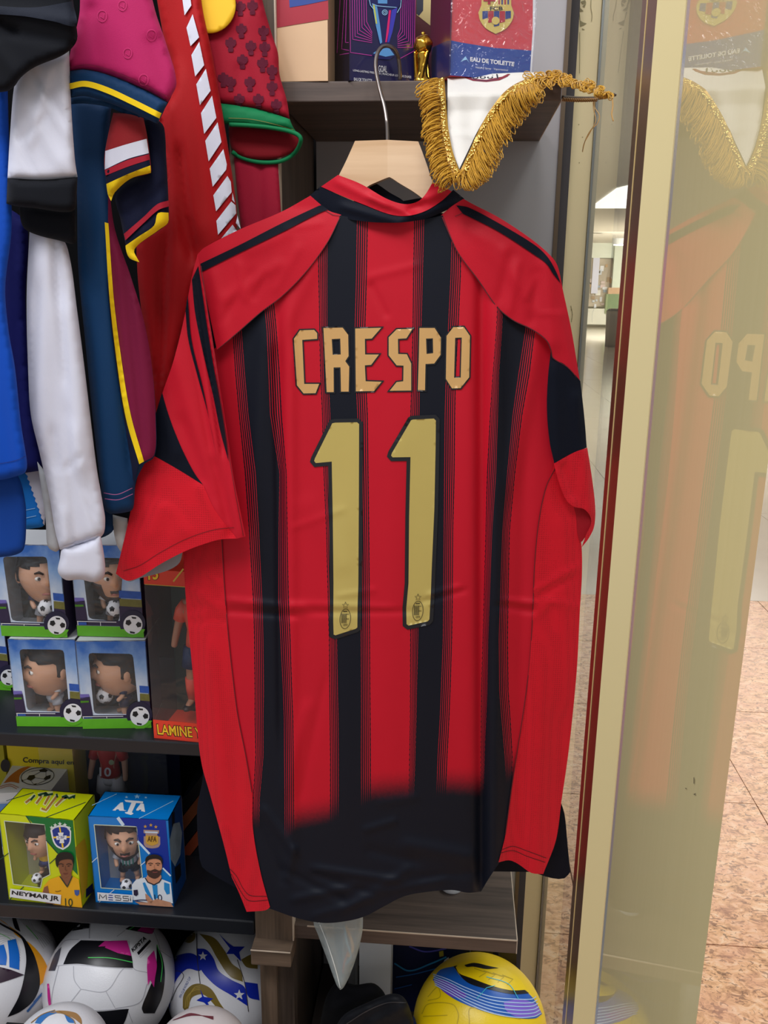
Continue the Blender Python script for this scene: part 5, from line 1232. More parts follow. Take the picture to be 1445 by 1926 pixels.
    mm.make('print_patch', M_k, t, split=True)
    sheet('window', hole, C.front, C_win, t, -0.0004, 9, smooth=False)
    return C
zs1 = z_b1
bC = stadium_box('lower left of four stadium print boxes, with clean-shaven figure facing left', (32,1366), (156,1367), zs1, (12,1202), [(36,1221),(120,1222),(131,1340),(51,1337)], (137,1341,17.5))
bD = stadium_box('lower right of four stadium print boxes, with bearded figure facing left', (156,1371), (285,1369), zs1, (141,1206), [(166,1228),(250,1230),(262,1344),(177,1343)], (263,1347,18))
zs2 = zs1+max(bC.h, bD.h)+0.0008
bA = stadium_box('upper left of four stadium print boxes, partly under the blue sleeve', (3,1196), (127,1199), zs2, (-18,1024), [(5,1047),(88,1047),(101,1172),(22,1168)], (107,1176,17.5), zt=zs2+bC.h)
bB = stadium_box('upper right of four stadium print boxes, under the white cuff and red sleeve', (146,1196), (271,1199), zs2, (130,1028), [(153,1048),(233,1050),(224,1170),(167,1164)], (250,1175,18), zt=zs2+bC.h)
bE = stadium_box('stadium print box mostly beyond the left edge beside the lower boxes', (-106,1292), (21,1299), zs1, (-118,1132), [(-100,1150),(-20,1150),(-14,1262),(-90,1260)], (16,1274,15))
def in_box(C, u, w, **k):
    p = C.P(u, 0.012, w); return p
M_white = plain((220, 220, 226), 0.55); M_navy2 = plain((24, 36, 72), 0.5)
HB = lambda C, f: C.h*f
bobble('bobblehead_figure', 'bobblehead footballer in the lower left stadium box, clean shaven, white shirt', bC.P(0.46, 0.012, 0.038), HB(bC, 0.90), math.radians(-42), 'short', M_skin, M_white, M_white, ball=False, group='bobblehead footballers', headk=1.28)
bobble('bobblehead_figure', 'bobblehead footballer in the lower right stadium box, short beard, holding a ball', bD.P(0.52, 0.012, 0.038), HB(bD, 0.90), math.radians(-58), 'short', M_skin, M_navy2, M_navy2, beard=False, ball='held', group='bobblehead footballers', nose=0.9, headk=1.25)
bobble('bobblehead_figure', 'bobblehead footballer in the upper left stadium box, face turned right', bA.P(0.54, 0.012, 0.038), HB(bA, 0.92), math.radians(34), 'short', M_skin, M_navy2, M_white, ball='held', group='bobblehead footballers', headk=1.22)
bobble('bobblehead_figure', 'bobblehead footballer with goatee in the upper right stadium box', bB.P(0.48, 0.012, 0.038), HB(bB, 0.92), math.radians(24), 'full', M_skin, M_white, M_white, beard=True, ball='held', group='bobblehead footballers', headk=1.22)

# ---- tall red figure box with number 15
C = Carton((290,1388), (402,1399), z_b1, (262,1071), 0.085); t = thing('figure_box', 'tall red window box with orange shirted figure behind the hanging shirt', 'box', C.A)
M_or = plain((226, 62, 40), 0.42, var=0.04); M_nb = plain((22, 34, 62), 0.5, var=0.2, scale=30)
MB().hexa(C.hexa(0, 1, 0, 0.004, 0, C.d)).make('bottom', M_or, t); MB().hexa(C.hexa(0, 1, 0.996, 1, 0, C.d)).make('lid', M_or, t)
MB().hexa(C.hexa(0, 1, 0, 1, C.d-0.001, C.d)).make('back', plain((30, 52, 46), 0.5, var=0.4, scale=14), t)
MB().hexa(C.hexa(0.98, 1, 0, 1, 0, C.d)).make('side', M_or, t)
P_ = lambda u, v: C.px(u, v)
sheet('base_card', [P_(0,0.115),P_(1,0.115),P_(1,0),P_(0,0)], C.front, M_or, t, 0.0004, 12, smooth=False, sharp=True)
sheet('header_card', [P_(0,1),P_(1,1),P_(1,0.915),P_(0,0.915)], C.front, M_or, t, 0.0004, 12, smooth=False, sharp=True)
sheet('window', [P_(0,0.915),P_(1,0.915),P_(1,0.115),P_(0,0.115)], C.front, C_blis, t, 0.0, 14, smooth=False, sharp=True)
MB().hexa(C.hexa(0, 0.004, 0.0, 0.93, 0.0, C.d)).make('side_window', C_blis, t)
mm = Multi(C.front); mm.line([(326,1094),(345,1070)], 3.0, 0.0008); mm.line([P_(0.01,0.915)[:2],P_(1,0.915)[:2]], 1.2, 0.0008); mm.make('gold_line', plain((214, 176, 70), 0.3), t, split=True)
M_yl = plain((244, 196, 40), 0.45)
lettering('number', '15', [(277,1068),(298,1067),(299,1091),(278,1092)], C.front, M_k, t, 0.0008, 0.05); lettering('number', '15', [(278,1068.5),(297,1067.5),(298,1090),(279,1091)], C.front, M_yl, t, 0.0011, 0.03)
for m_, of, b_ in ((M_k, 0.0008, 0.05), (M_yl, 0.0011, 0.012)):
    d_ = 0 if b_ < 0.03 else 1.3
    lettering('name_print', 'LAMINE YAMAL', [(295-d_,1362-d_),(428,1374-d_),(430,1393+d_),(297-d_,1381+d_)], C.front, m_, t, of, b_)
action_figure('footballer_figure', 'orange shirted toy footballer with navy shorts inside the tall red box', C.P(0.62, 0.10, 0.05), C.h*0.80, math.radians(-12), plain((222, 84, 60), 0.45), plain((24, 44, 82), 0.5), plain((222, 78, 56), 0.5), M_skin2)

# ---- the yellow and the blue player boxes
def player_box(name, label, BL, BR, TL, TB, win, mats, zz0=0.0):
    C = Carton(BL, BR, z_b2, TL, 0.1); zt = z_b2+C.h
    # depth from the back top-left corner
    q = WZ(*TB, zt); C.d = float((C.P(0, 1)-q) @ C.n); C.d = max(0.06, min(0.16, C.d))
    t = thing(name, label, 'box', C.A); C.t = t
    C.shell({'all': mats['all'], 'right': mats.get('right', mats['all']), 'back': mats['inner'], 'top': mats['all']}, t)
    MB().hexa(C.hexa(0.012, 0.988, 0.008, 0.992, C.d*0.86, C.d*0.9)).make('inner_tray', mats['inner'], t)
    MB().hexa(C.hexa(0.70, 0.71, 0.012, 0.988, 0.004, C.d*0.86)).make('inner_wall', mats['inner'], t)
    hole = straight(win, 9)
    o = sheet('front_card', C.outline(), C.front, mats['all'], t, 0.0, 9, holes=[hole], smooth=False); solidify(o, 0.0008, -1.0)
    sheet('window', hole, C.front, C_blis, t, -0.0004, 9, smooth=False)
    mm = Multi(C.front); L = [tuple(p[:2]) for p in win]; mm.line(L+[L[0]], 1.6, 0.0006); mm.make('window_edge', plain((206, 214, 190), 0.5), t)
    return C
def portrait(C, skinm, hairm, shirtm, S, head, hair, neck, torso, extra=(), beard=None):
    t = C.t
    def pr(n, pts, m, off, sm=True): sheet(n, S(pts), C.front, m, t, off, 6, smooth=False, sharp=not sm)
    pr('portrait_shirt', torso, shirtm, 0.0012, False); pr('portrait_neck', neck, skinm, 0.0015)
    pr('portrait_face', head, skinm, 0.0018)
    if beard is not None: pr('portrait_beard', beard, plain((70, 46, 38), 0.6), 0.0021)
    pr('portrait_hair', hair, hairm, 0.0024)
Za = lambda L: [(p[0]/6.02, 1400+p[1]/6.02)+tuple(p[2:]) for p in L]
Zb = lambda L: [(150+p[0]/6.017, 1400+p[1]/6.017)+tuple(p[2:]) for p in L]
# yellow box
M_ny = plain((204, 214, 10), 0.38, var=0.03, coat=0.2); M_ng = plain((10, 112, 50), 0.4, var=0.04); M_gi = plain((190, 186, 178), 0.7, var=0.15, scale=26); M_teal = plain((20, 60, 54), 0.5)
yb = player_box('player_box', 'yellow toy footballer box with green corner and crest, left of the blue box', (17,1692), (155,1706), (0,1529), (38,1482), [(8,1544,1),(84,1551,1),(94,1645,1),(80,1652),(76,1670,1),(25,1663,1)], {'all': M_ny, 'inner': M_gi})
t = yb.t; F = yb.front
sheet('green_print', Za([(290,808,1),(825,862,1),(880,1480,1),(640,1225,1),(520,1085,1),(500,905,1),(370,893,1)]), F, M_ng, t, 0.0006, 9, smooth=False)
mm = Multi(F)
for L in ([(292,808),(350,893)], [(520,1083),(650,1232)], [(0,1303),(98,1232)], [(562,1352),(630,1290)], [(110,1756),(268,1612)]): mm.line(Za(L), 1.6, 0.0009)
mm.make('print_line', M_teal, t, split=True)
mm = Multi(yb.top)
for L in ([(70,640),(380,545)], [(520,826),(970,655)]): mm.line(Za(L), 1.2, 0.0006)
mm.make('print_line', M_teal, t, split=True)
# shield
sheet('crest_shield', Za([(570,975,1),(600,935),(690,915),(770,930),(806,985,1),(800,1110),(770,1160),(712,1195,1),(640,1160),(600,1100)]), F, M_w, t, 0.0009, 6, smooth=False)
sheet('crest_shield', Za([(590,975,1),(620,950),(690,935),(755,945),(790,990,1),(785,1100),(755,1145),(712,1175,1),(650,1145),(615,1090)]), F, plain((22, 52, 140), 0.45), t, 0.0012, 6, smooth=False)
mm = Multi(F); mm.poly(Za([(668,938,1),(684,938,1),(722,1170,1),(702,1170,1)]), 0.0014); mm.poly(Za([(602,1045,1),(790,1040,1),(790,1058,1),(602,1065,1)]), 0.0014); mm.make('crest_bar', M_yl, t, split=True)
mm = Multi(F); mm.poly(Za([(655,1000,1),(720,998,1),(712,1035,1),(755,1030,1),(752,1080,1),(722,1076,1),(728,1118,1),(672,1120,1),(680,1078,1),(640,1084,1),(636,1036,1),(668,1038,1)]), 0.0016); mm.make('crest_cross', M_w, t)
lettering('crest_word', 'CBF', Za([(655,1040),(732,1038),(732,1066),(656,1070)]), F, plain((22, 52, 140), 0.45), t, 0.0018)
mm = Multi(F)
for x, y in ((585,942), (625,915), (678,900), (735,912), (782,948)): mm.poly(Za(star(x, y, 26)), 0.0016, sp=2)
mm.make('crest_star', plain((214, 224, 214), 0.5), t, split=True)
portrait(yb, plain((134, 84, 58), 0.5), plain((26, 20, 18), 0.6), plain((236, 172, 24), 0.45), Za,
  head=[(655,1330),(668,1420),(690,1480),(730,1510),(775,1495),(812,1440),(828,1360),(820,1290),(740,1250),(670,1270)],
  hair=[(635,1370),(628,1290),(660,1238),(730,1218),(800,1232),(832,1280),(828,1360),(812,1310),(770,1300),(700,1310),(668,1330),(652,1400)],
  neck=[(690,1470),(700,1520),(740,1590),(765,1600),(800,1530),(805,1450)],
  torso=[(470,1690,1),(500,1600,1),(560,1530,1),(680,1490,1),(760,1610,1),(815,1490,1),(892,1530,1),(932,1850,1),(600,1812,1),(590,1690,1)])
sheet('portrait_arm', Za([(480,1690,1),(500,1620,1),(540,1600,1),(560,1700,1),(620,1810,1),(520,1800,1)]), F, plain((142, 90, 62), 0.5), t, 0.0016, 6, smooth=False)
mm = Multi(F); mm.line(Za([(676,1492),(762,1618),(820,1490)]), 2.0, 0.002); mm.make('portrait_collar', plain((40, 60, 44), 0.5), t)
for x in (690, 780): stroke('portrait_brow', Za([(x-30,1362),(x,1352),(x+30,1362)]), 1.3, F, M_brow, t, 0.0027)
mm = Multi(F); mm.line(Za([(700,1378),(720,1380)]), 1.2, 0.0027); mm.line(Za([(765,1380),(788,1378)]), 1.2, 0.0027); mm.make('portrait_eye', M_k, t, split=True)
stroke('portrait_nose', Za([(742,1378),(738,1420),(750,1430),(762,1422)]), 0.9, F, plain((100, 60, 42), 0.5), t, 0.0027)
stroke('portrait_mouth', Za([(716,1462),(742,1468),(770,1460)]), 1.2, F, plain((110, 50, 46), 0.5), t, 0.0027)
lettering('portrait_number', '10', Za([(735,1742),(822,1748),(822,1838),(738,1826)]), F, plain((20, 60, 40), 0.5), t, 0.002)
sheet('portrait_badge', Za([(840,1650,1),(900,1650,1),(895,1700,1),(872,1718,1),(848,1700,1)]), F, plain((60, 90, 160), 0.5), t, 0.002, 4, smooth=False)
stroke('portrait_mark', Za([(625,1662),(645,1670),(690,1655)]), 1.2, F, plain((120, 80, 20), 0.5), t, 0.002)
nq = Za([(135,1655),(672,1722),(668,1790),(130,1712)])
sheet('name_backing', offset_poly(nq, 3.2), F, M_w, t, 0.0026, 8, smooth=False, sharp=True)
lettering('name_print', 'NEYMAR JR', nq, F, M_k, t, 0.003, 0.03)
# brush letters on the lid
mm = Multi(yb.top); mo = Multi(yb.top); mg_ = Multi(yb.top)
for L in ([(395,575),(345,630)], [(430,575),(520,548),(540,570)], [(520,548),(500,580),(600,560)], [(640,560),(650,600)], [(700,600),(750,580),(780,610),(850,580),(830,610)]): mg_.line(Za(L), 3.6, 0.0009)
for L in ([(340,620),(290,660)], [(470,590),(410,670)], [(560,580),(505,680)], [(640,590),(520,745),(470,725)], [(720,600),(630,695)]): mo.line(Za(L), 3.6, 0.0009)
for L in ([(400,570),(285,668)], [(475,580),(405,675)], [(565,570),(500,690)], [(650,565),(520,755),(455,730)], [(760,585),(620,700)], [(430,570),(600,550)], [(700,600),(850,585)]): mm.line(Za(L), 7.0, 0.0005)
mm.make('brush_outline', plain((214, 216, 150), 0.5), t, split=True); mg_.make('brush_letter', plain((16, 66, 50), 0.5), t, split=True); mo.make('brush_letter', plain((166, 112, 50), 0.5), t, split=True)
mm = Multi(F); mm.line(Za([(450,1800),(455,1812)]), 1, 0.001)
sheet('side_print', [p for p in Za([(850,1170,1),(960,1060,1),(1000,1250,1),(990,1600,1),(930,1760,1),(890,1400,1)])], yb.right, plain((216, 170, 20), 0.5), t, 0.0005, 9, smooth=False)
sheet('side_print', Za([(975,1640,1),(1050,1570,1),(1060,1660,1),(972,1740,1)]), yb.right, plain((14, 24, 72), 0.5), t, 0.0005, 9, smooth=False)
bobble('bobblehead_figure', 'small toy footballer in yellow shirt with black quiff inside the yellow box', yb.P(0.40, 0.16, 0.035), yb.h*0.70, math.radians(-14), 'full', M_skin, plain((226, 180, 30), 0.5), plain((24, 52, 120), 0.5), ball='floor', socks=None, fringe=True, headk=1.12, group='toy footballers in the player boxes')
tt = MB().lathe([(0.017, 0.0), (0.017, yb.h*0.15)], yb.P(0.40, 0.008, 0.035), 20); tt.make('figure_stand', plain((20, 22, 26), 0.3), t, True)
# blue box
M_mb = plain((0, 122, 206), 0.38, var=0.03, coat=0.2); M_db = plain((8, 44, 150), 0.4, var=0.03); M_lg = plain((150, 200, 236), 0.5)
ub = player_box('player_box', 'bright blue toy footballer box with white name, right of the yellow box', (180,1697), (327,1706), (163,1535), (193,1488), [(177,1551,1),(257,1555,1),(268,1650,1),(252,1660),(248,1674,1),(190,1670,1)], {'all': M_mb, 'inner': M_gi, 'right': plain((6, 74, 150), 0.4, var=0.05)})
t = ub.t; F = ub.front
sheet('dark_print', Zb([(450,828,1),(972,858,1),(1030,1490,1),(650,1080,1),(640,930,1),(505,918,1)]), F, M_db, t, 0.0006, 9, smooth=False)
mm = Multi(F)
for L, w in (([(430,828),(495,918)], 6), ([(655,1095),(790,1240)], 4), ([(940,1400),(1030,1490)], 3), ([(138,1335),(200,1280)], 1.6), ([(685,1375),(745,1325)], 1.6), ([(220,1785),(390,1645)], 1.4)): mm.line(Zb(L), w, 0.0009)
mm.make('print_line', plain((206, 224, 240), 0.5), t, split=True)
mm = Multi(ub.top)
for L in ([(140,690),(420,560)], [(670,840),(1060,640)]): mm.line(Zb(L), 1.2, 0.0006)
mm.make('print_line', M_lg, t, split=True)
mm = Multi(ub.top)
for x, y, r_ in ((530,597,22), (650,590,40), (748,602,20)): mm.poly(Zb([(x+p[0], y+p[1]*0.72, 1) for p in star(0, 0, r_)]), 0.0006, sp=2)
mm.make('star_print', M_lg, t, split=True)
mm = Multi(ub.top)
mm.poly(Zb([(505,628,1),(718,645,1),(716,668,1),(640,664,1),(590,770,1),(612,782,1),(580,800,1),(520,782,1),(508,768,1),(540,765,1),(586,660,1),(520,650,1)]), 0.0007, sp=4)
mm.poly(Zb([(370,748,1),(460,660,1),(490,655,1),(500,740,1),(530,752,1),(450,752,1),(440,735,1),(420,735,1),(405,750,1)]), 0.0007, sp=4)
mm.poly(Zb([(640,735,1),(690,670,1),(725,672,1),(740,765,1),(690,755,1),(700,740,1),(680,738,1),(665,750,1),(640,750,1)]), 0.0007, sp=4)
mm.make('letter_print', M_w, t, split=True)
# gold crest
M_gc = plain((206, 158, 60), 0.4); M_gc2 = plain((170, 140, 130), 0.5)
sheet('crest_shield', Zb([(725,1040,1),(910,1045,1),(912,1130,1),(890,1165),(820,1178,1),(750,1165),(726,1130,1)]), F, M_gc2, t, 0.0009, 6, smooth=False)
sheet('crest_shield', Zb([(745,1030,1),(890,1035,1),(888,1120,1),(860,1135),(820,1148,1),(775,1135),(748,1115,1)]), F, M_gc, t, 0.0012, 6, smooth=False)
mm = Multi(F); mm.poly(Zb([(722,966,1),(900,972,1),(895,1010,1),(878,1012,1),(878,1034,1),(745,1030,1),(745,1008,1),(724,1004,1)]), 0.0013); mm.make('crest_crown', M_gc2, t)
mm = Multi(F); mm.poly(Zb([(738,984,1),(884,990,1),(882,1008,1),(740,1002,1)]), 0.0016); mm.make('crest_bar', plain((200, 214, 236), 0.5), t)
lettering('crest_word', 'AFA', Zb([(765,1040),(872,1044),(868,1105),(766,1100)]), F, plain((90, 60, 20), 0.5), t, 0.0017, 0.02)
mm = Multi(F)
for x, y in ((742,930), (805,914), (862,934)): mm.poly(Zb(star(x, y, 22)), 0.001, sp=2)
mm.make('crest_star', M_gc, t, split=True)
portrait(ub, plain((206, 142, 108), 0.5), plain((34, 24, 22), 0.6), plain((226, 232, 240), 0.45), Zb,
  head=[(752,1360),(765,1450),(800,1500),(850,1516),(900,1490),(925,1430),(932,1360),(920,1290),(840,1262),(770,1290)],
  hair=[(748,1370),(742,1300),(770,1262),(850,1245),(915,1268),(938,1310),(932,1372),(915,1315),(860,1295),(790,1305),(762,1330)],
  neck=[(765,1480),(760,1540),(830,1590),(900,1560),(920,1480)],
  torso=[(600,1760,1),(590,1590,1),(640,1530,1),(750,1505,1),(840,1580,1),(915,1520,1),(1030,1565,1),(1055,1800,1),(760,1790,1)],
  beard=[(762,1420),(770,1480),(810,1510),(855,1520),(905,1490),(928,1415),(900,1430),(850,1410),(800,1430)])
mm = Multi(F)
for p in ([(712,1570,1),(738,1560,1),(800,1690,1),(830,1760,1),(800,1760,1),(740,1660,1)], [(820,1590,1),(878,1590,1),(885,1740,1),(840,1750,1)], [(955,1560,1),(1015,1580,1),(1020,1690,1),(985,1700,1),(955,1640,1)]): mm.poly(Zb(p), 0.0016)
mm.make('portrait_stripe', plain((40, 140, 208), 0.45), t, split=True)
for p in ([(625,1780,1),(760,1790,1),(880,1750,1),(1030,1790,1),(1060,1840,1),(960,1836,1),(680,1815,1)], [(740,1690,1),(765,1700,1),(830,1770,1),(810,1800,1),(750,1770,1)]): sheet('portrait_arm', Zb(p), F, plain((196, 142, 112), 0.5, var=0.2, scale=160), t, 0.002, 6, smooth=False)
mm = Multi(F); mm.line(Zb([(740,1510),(770,1560),(840,1590),(900,1560),(925,1520)]), 2, 0.0019); mm.make('portrait_collar', plain((30, 32, 50), 0.5), t)
sheet('portrait_patch', Zb([(608,1650,1),(655,1645,1),(662,1700,1),(640,1718,1),(612,1705,1)]), F, plain((40, 30, 60), 0.5), t, 0.002, 4, smooth=False)
stroke('portrait_cuff', Zb([(618,1770),(690,1762),(760,1764)]), 1.8, F, plain((40, 40, 80), 0.5), t, 0.0022)
for x in (800, 885): stroke('portrait_brow', Zb([(x-28,1352),(x,1344),(x+28,1352)]), 1.3, F, M_brow, t, 0.0027); stroke('portrait_eye', Zb([(x-12,1366),(x+12,1367)]), 1.3, F, M_k, t, 0.0027)
stroke('portrait_mouth', Zb([(825,1446),(850,1450),(880,1445)]), 1.4, F, plain((150, 80, 74), 0.5), t, 0.0027)
stroke('portrait_nose', Zb([(846,1365),(842,1400),(852,1412),(868,1405)]), 0.9, F, plain((176, 112, 84), 0.5), t, 0.0027)
lettering('portrait_number', '10', Zb([(842,1700),(930,1700),(935,1770),(850,1772)]), F, plain((24, 34, 70), 0.5), t, 0.0018)
nq = Zb([(218,1694),(582,1722),(580,1770),(222,1752)])
sheet('name_backing', offset_poly(nq, 3.0), F, M_w, t, 0.0026, 8, smooth=False, sharp=True)
# wide thin letters of the name: M E S S i
ml = Multi(F); m3 = Multi(F)
for L in ([(222,1752),(226,1696),(260,1740),(298,1702),(302,1758)], [(462,1716),(398,1712),(404,1736),(466,1740),(462,1766),(404,1762)], [(554,1722),(488,1718),(490,1742),(552,1746),(552,1772),(490,1768)], [(574,1742),(574,1774)], [(574,1724),(574,1732)]): ml.line(Zb(L), 1.25, 0.003)
for L in ([(326,1706),(374,1710)], [(322,1732),(376,1736)], [(326,1758),(376,1762)]): m3.line(Zb(L), 1.5, 0.003)
ml.make('name_print', M_k, t, split=True); m3.make('name_print', plain((40, 60, 150), 0.5), t, split=True)
sheet('side_print', Zb([(1020,1080,1),(1060,900,1),(1130,880,1),(1160,1000,1),(1140,1250,1),(1080,1380,1),(1030,1300,1)]), ub.right, plain((150, 170, 190), 0.5, var=0.35, scale=60), t, 0.0005, 9, smooth=False)
sheet('side_print', Zb([(1075,1400,1),(1140,1340,1),(1150,1480,1),(1090,1580,1)]), ub.right, plain((16, 18, 28), 0.5), t, 0.0005, 9, smooth=False)
sheet('side_print', Zb([(1045,770,1),(1075,760,1),(1075,900,1),(1045,940,1)]), ub.right, plain((20, 26, 40), 0.5), t, 0.0005, 9, smooth=False)
bobble('bobblehead_figure', 'small bearded toy footballer in white and green striped shirt inside the blue box', ub.P(0.34, 0.10, 0.038), ub.h*0.82, math.radians(14), 'full', M_skin, M_white, M_k, beard=True, ball='floor', stripes=plain((70, 160, 140), 0.5), headk=1.12, socks=None, group='toy footballers in the player boxes')

# ---- things behind them
C = Carton((88,1565), (322,1572), z_b2, (80,1400), 0.075, zt=z_b1b-0.012); t = thing('blister_box', 'clear box with red shirted figure behind the blue and yellow boxes', 'box', C.A)
MB().hexa(C.hexa(0, 1, 0, 1, C.d-0.001, C.d)).make('back', plain((20, 28, 62), 0.4, var=0.5, scale=24), t); MB().hexa(C.hexa(0, 1, 0, 0.02, 0, C.d)).make('bottom', M_nb, t)
MB().hexa(C.hexa(0, 1, 0.02, 1, 0, 0.0006)).make('window', C_blis, t)
af = action_figure('footballer_figure', 'red shirted toy footballer numbered ten with white shorts in a clear box', np.array([W(209, 1470, 1.262)[0], 1.262, z_b2+0.004]), 0.186, 0.0, plain((196, 44, 40), 0.45), M_white, M_white, M_skin)
a0 = np.array(af.location); Pn = Plane(a0+np.array([0, -0.0166, 0]), (0, -1, 0))
lettering('chest_number', '10', [(187,1443),(209,1444),(209,1461),(187,1460)], Pn, M_w, af, 0.0012, 0.02)
sheet('chest_badge', circle(209.5, 1434, 5, n=14), Pn, plain((170, 180, 140), 0.5), af, 0.001, 6)
# yellow card sign
C = Carton((30,1560), (150,1566), z_b2, (28,1400), 0.05, zt=z_b1b-0.016); t = thing('yellow_sign_box', 'yellow box with black writing behind the white ball carton', 'box', C.A)
MB().hexa(C.hexa(0, 1, 0, 1, 0, C.d)).make('body', plain((222, 198, 16), 0.45, var=0.05), t)
lettering('print_words', 'Compra aquí en', [(43,1424),(139,1430),(139,1441),(43,1437)], C.front, M_k, t, 0.0006, 0.02)
# left dark yellow box
C = Carton((-40,1560), (24,1562), z_b2, (-40,1400), 0.12, zt=z_b1b-0.018); t = thing('yellow_box', 'olive yellow box at the left edge under the upper black shelf', 'box', C.A)
MB().hexa(C.hexa(0, 1, 0, 1, 0, C.d)).make('body', plain((168, 160, 14), 0.45, var=0.1), t)
sheet('print_disc', circle(10, 1440, 9, 12, 20), C.front, M_k, t, 0.0006, 8, smooth=False)
# white carton with a ball on the lid
zl = z_b2+0.115
q = [WZ(-8, 1492, zl), WZ(95, 1488, zl), WZ(131, 1441, zl+0.012), WZ(30, 1428, zl+0.012)]
q[2] = Plane(q[0], np.cross(q[1]-q[0], q[3]-q[0]))([(131, 1441)])[0]
t = thing('ball_carton', 'white carton with orange swoosh and football on the lid behind the yellow box', 'box', (q[0]+q[1])/2*np.array([1, 1, 0])+np.array([0, 0, z_b2]))
mb = MB(); lo = [np.array([p[0], p[1], z_b2]) for p in q]; mb.hexa(lo+q); mb.make('body', M_w, t)
nn = np.cross(q[1]-q[0], q[3]-q[0]); Pt = Plane(q[0], nn)
sheet('swoosh_print', Za([(40,440,1),(120,350),(240,270),(380,238,1),(290,290),(225,350),(215,440,1),(130,425)]), Pt, plain((196, 112, 46), 0.45), t, 0.0004, 5, smooth=False)
mm = Multi(Pt); mm.line(Za([(0,480),(110,450),(210,490)]), 1.2, 0.0005, smooth=True); mm.line(Za([(0,500),(110,470),(190,505)]), 1.2, 0.0005, smooth=True); mm.make('swoosh_line', plain((196, 112, 46), 0.45), t, split=True)
mm = Multi(Pt); E = Za([tuple(p) for p in circle(425, 362, 188, 96, 40, rot=-6)]); mm.line(E+[E[0]], 1.3, 0.0006, smooth=True)
for p in ([(440,290),(500,272),(545,292),(520,315),(455,312)], [(300,395),(330,352),(390,345),(400,378),(350,412)], [(490,395),(520,360),(575,345),(570,385),(520,405)], [(238,390),(262,408),(260,430),(245,420)], [(370,450),(430,440),(400,458)], [(300,330),(350,300),(340,310)]): mm.poly(Za([x+(1,) for x in p]), 0.0006, sp=3)
for L in ([(455,312),(390,345)], [(520,315),(520,360)], [(400,378),(490,390)], [(300,395),(262,408)], [(440,290),(350,305)], [(350,412),(380,450)], [(520,405),(430,445)], [(545,292),(590,310)]): mm.line(Za(L), 0.8, 0.0006)
mm.make('ball_print', M_k, t, split=True)
PL = Plane(q[0], np.cross(q[1]-q[0], np.array([0, 0, -1.0])))
sheet('side_band', [tuple(proj(q[0]*np.array([1,1,0])+np.array([0,0,z_b2+f])))+(1,) for f in ()] or [tuple(proj(q[0]-np.array([0,0,0.02])))+(1,), tuple(proj(q[1]-np.array([0,0,0.02])))+(1,), tuple(proj(q[1]-np.array([0,0,0.1])))+(1,), tuple(proj(q[0]-np.array([0,0,0.1])))+(1,)], Plane(q[0], (0.02, -1, 0)), plain((96, 140, 200), 0.45), t, 0.002, 10, smooth=False)
# leaning albums
AC = [((20, 20, 24), 'black'), ((120, 66, 40), 'rust brown'), ((26, 26, 32), 'black'), ((128, 58, 36), 'rust brown'), ((24, 24, 30), 'black'), ((110, 112, 118), 'grey')]
desc = ['black album leaning topmost behind the shirt', 'rust brown album second from top of the leaning stack', 'black album in the middle of the leaning stack between brown ones', 'rust brown album lower in the leaning stack', 'black album near the bottom of the leaning stack', 'grey album at the bottom of the leaning stack']
for i, (c_, nme) in enumerate(AC):
    y0 = 1474+i*31; f = [(334, y0+44), (402, y0-44), (402, y0-14), (334, y0+74)]
    Yf = 1.19
    lo = [W(*f[3], Yf), W(*f[2], Yf)]; hi = [W(*f[0], Yf), W(*f[1], Yf)]
    dY = np.array([0, 0.10, 0]); dd = (hi[0]-lo[0])*0.04
    mb = MB().hexa([lo[0]+dd, lo[1]+dd, lo[1]+dY+dd, lo[0]+dY+dd, hi[0], hi[1], hi[1]+dY, hi[0]+dY])
    o = mb.make('album', plain(c_, 0.3, var=0.2, scale=20)); tag(o, desc[i], 'album', 'leaning albums')

# ================================================================ upper board
zt = z_top
C = Carton((500,154), (617,152), zt, (500,-90), 0.09); t = thing('perfume_box', 'cream and red perfume box at the left end of the upper board', 'box', C.A)
M_cr = plain((208, 172, 136), 0.5, var=0.03); MB().hexa(C.hexa(0, 1, 0, 1, 0, C.d)).make('body', M_cr, t)
sheet('red_print', [C.px(0,1.0),C.px(1,1.0),(618,36,1),(556,46,1),(500,56,1)], C.front, plain((158, 18, 44), 0.45), t, 0.0005, 10, smooth=False, sharp=True)
sheet('blue_print', [(540,-60,1),(619,-60,1),(618,0,1),(575,9,1),(545,14,1)], C.front, plain((24, 60, 140), 0.45), t, 0.0008, 10, smooth=False, sharp=True)
